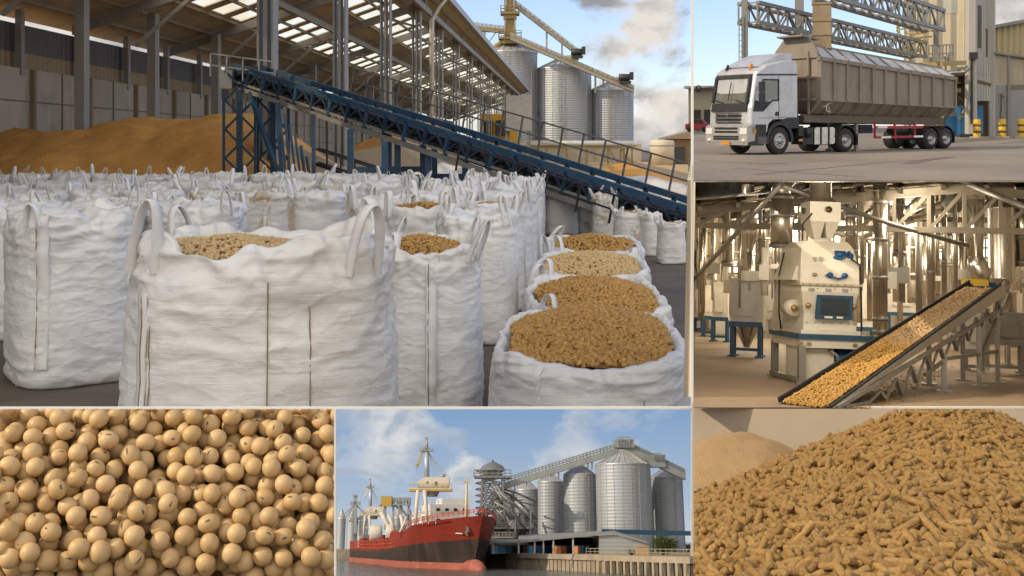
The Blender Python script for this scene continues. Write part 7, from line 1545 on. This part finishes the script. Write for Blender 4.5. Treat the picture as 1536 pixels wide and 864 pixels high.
while len(plist) < 6800 and tries < 200000:
    tries += 1
    d = rs.uniform(.80, 1.46); px = rs.uniform(1034, 1552); x = P(px, 640, d).x; z = cone(x, d); p = V((x, d, z))
    if not hinside(p, .004): continue
    ln = rs.choice((.010, .0125, .015, .0185, .0225)) * rs.uniform(.9, 1.1) * .95; key = (int(x / .0052), int(d / .0052))
    lv = grid_.get(key, 0)
    if lv >= 2 or (lv == 1 and rs.random() < .68): continue
    grid_[key] = lv + 1; plist.append((p, ln, lv))
plist.sort(key=lambda q: (q[2] < 1, q[0].y))
tops = [q for q in plist if q[2] >= 1]; tops.sort(key=lambda q: q[0].y); ind = set(id(q) for q in tops[:300])
rest = MB(); pvar = []
for k in range(16):
    c = MB(); pellet_geo(c, Matrix.Identity(4), (.011, .0145, .018, .022)[k % 4], RP * rs.uniform(.95, 1.05), rs, 16); pvar.append(c.mesh('feed_pellet', m_pell))
for qq in plist:
    p, ln, lv = qq; x, y = p.x, p.y; e = .004; n = V((-(cone(x + e, y) - cone(x - e, y)) / (2 * e), -(cone(x, y + e) - cone(x, y - e)) / (2 * e), 1)).normalized()
    az = rs.uniform(0, 6.283); t_ = V((math.cos(az), math.sin(az), 0)); t_ = (t_ - n * t_.dot(n)).normalized(); t_ = (t_ + n * rs.gauss(0, .42 if lv else .3)).normalized(); zz = (n - t_ * n.dot(t_)).normalized(); yy = zz.cross(t_)
    p2 = p + n * (RP * (.3 + 1.35 * lv) + rs.uniform(-.001, .0034)); Rm = Matrix((t_, yy, zz)).transposed().to_4x4(); Mw = Matrix.Translation(p2) @ Rm @ Matrix.Rotation(rs.uniform(0, 6.28), 4, 'X')
    if id(qq) in ind:
        me = rs.choice(pvar); o = link(bpy.data.objects.new('feed_pellet', me)); o.matrix_world = HEAP.M @ Mw
        if not hinside(p2, -.013):
            o.data = me.copy()
            if not clip(o.data, o.matrix_world, HP): bpy.data.objects.remove(o); continue
        props(o, 'tan cylindrical feed pellet lying on the front slope of the heap', 'pellet', 'pellets on the front of the heap')
    else: pellet_geo(rest, Mw, ln, RP * rs.uniform(.92, 1.05), rs, 8)
rm = rest.mesh('pellet_heap', m_pell); o = link(bpy.data.objects.new('heaped_pellets', rm)); o.matrix_world = HEAP.M.copy(); clip(rm, o.matrix_world, HP); o['kind'] = 'stuff'; o['label'] = 'rest of the tan pellet heap rising to the upper right'
core = MB(); core.grid(lambda i, j: (lambda x, y: V((x, y, cone(x, y) - .0015)))(P(1030 + 530 * i / 60, 640, .78 + .72 * j / 70).x, .78 + .72 * j / 70), 61, 71)  # surface under the pellets; its dark colour paints the shade in the gaps
cm = core.mesh('heap_gap_shade', mat('heap_gap_shade', (.07, .036, .014), .9, var=.3, scale=90, bump=.6, bscale=300)); o = link(bpy.data.objects.new('heap_gap_shade', cm)); o.matrix_world = HEAP.M.copy(); clip(cm, o.matrix_world, HP); o['kind'] = 'stuff'; o['label'] = 'dark core coloured as shade in the gaps of the pellet heap'
# falling stream of meal at the top of the heap
fall = MB()
for _ in range(1500):
    u = rs.random() ** .7; px = 1430 + rs.gauss(0, 10 + 34 * u); py = 612 + 62 * u + rs.gauss(0, 4); d = 1.40 + rs.uniform(-.05, .05); p = P(px, py, d); s_ = rs.uniform(.0006, .0022); fall.blob(p, (s_ * rs.uniform(.8, 2), s_, s_), 5, 4, rot=Matrix.Rotation(rs.uniform(0, 6), 3, 'Y'))
fm = fall.mesh('falling_meal', m_pell); o = link(bpy.data.objects.new('falling_meal', fm)); o.matrix_world = HEAP.M.copy(); clip(fm, o.matrix_world, HP); o['kind'] = 'stuff'; o['label'] = 'stream of meal and crumbs falling on the heap top'
# soft pale heap and wall behind
g = MB()
def bh(i, j):
    px = 1030 + 260 * i / 60; d = 1.30 + .24 * j / 30; x = P(px, 640, d).x; cx_ = P(1118, 640, 1.44).x; cr = P(1118, 646, 1.44).z; dx = (x - cx_) / .13; dy = (d - 1.44) / .14; r = math.hypot(dx, dy); return V((x, d, cr - .058 * r ** 1.45 + .004 * fbm(x * 22, d * 22, 2)))
g.grid(bh, 61, 31); gm = g.mesh('meal_heap', mat('meal_pale', (.34, .225, .11), .95, var=.12, scale=30, bump=.6, bscale=350)); o = link(bpy.data.objects.new('meal_heap', gm)); o.matrix_world = HEAP.M.copy(); clip(gm, o.matrix_world, HP); props(o, 'smooth pale heap of meal behind the pellets at left', 'meal heap')
g = MB(); d = 1.60; a, b = P(1030, 600, d), P(1560, 600, d); z0 = P(1288, 880, d).z; g.hexa([V((a.x, d, z0)), V((b.x, d, z0)), V((b.x, d + .01, z0)), V((a.x, d + .01, z0)), V((a.x, d, a.z + .02)), V((b.x, d, b.z + .02)), V((b.x, d + .01, b.z + .02)), V((a.x, d + .01, a.z + .02))])
gm = g.mesh('store_wall', mat('store_wall', (.38, .315, .235), .9, var=.12, scale=6)); o = link(bpy.data.objects.new('store_wall', gm)); o.matrix_world = HEAP.M.copy(); clip(gm, o.matrix_world, HP); props(o, 'plain grey beige wall behind the pellet heap', 'wall')
# ---- slim white bars added to copy the image's dividers between collage panels
YARD_ = YARD; BAY[0] = YARD
fr = thing('collage_dividers', 'slim white bars copying the dividers between the six collage pictures', 'frame', YARD.at(1038.5, 864, 1.08))
def pbar(px0, py0, px1, py1, d, nm='bar'):
    a, b = YARD.at(px0, py0, d), YARD.at(px1, py1, d); c = MB(); wd = 3.4 / F * d; c.bar(a, b, wd, wd, up=(0, 1, 0)); part(nm, c, m_edge, fr)
pbar(-20, 611.9, 1556, 611.9, 1.336, 'crossbar'); pbar(1038.4, -20, 1038.4, 610.1, 1.336, 'upright'); pbar(1038.4, 613.7, 1038.4, 880, 1.336, 'upright'); pbar(502.6, 613.7, 502.6, 880, 1.2, 'upright'); pbar(1040.2, 271.4, 1556, 271.4, 1.336, 'crossbar')
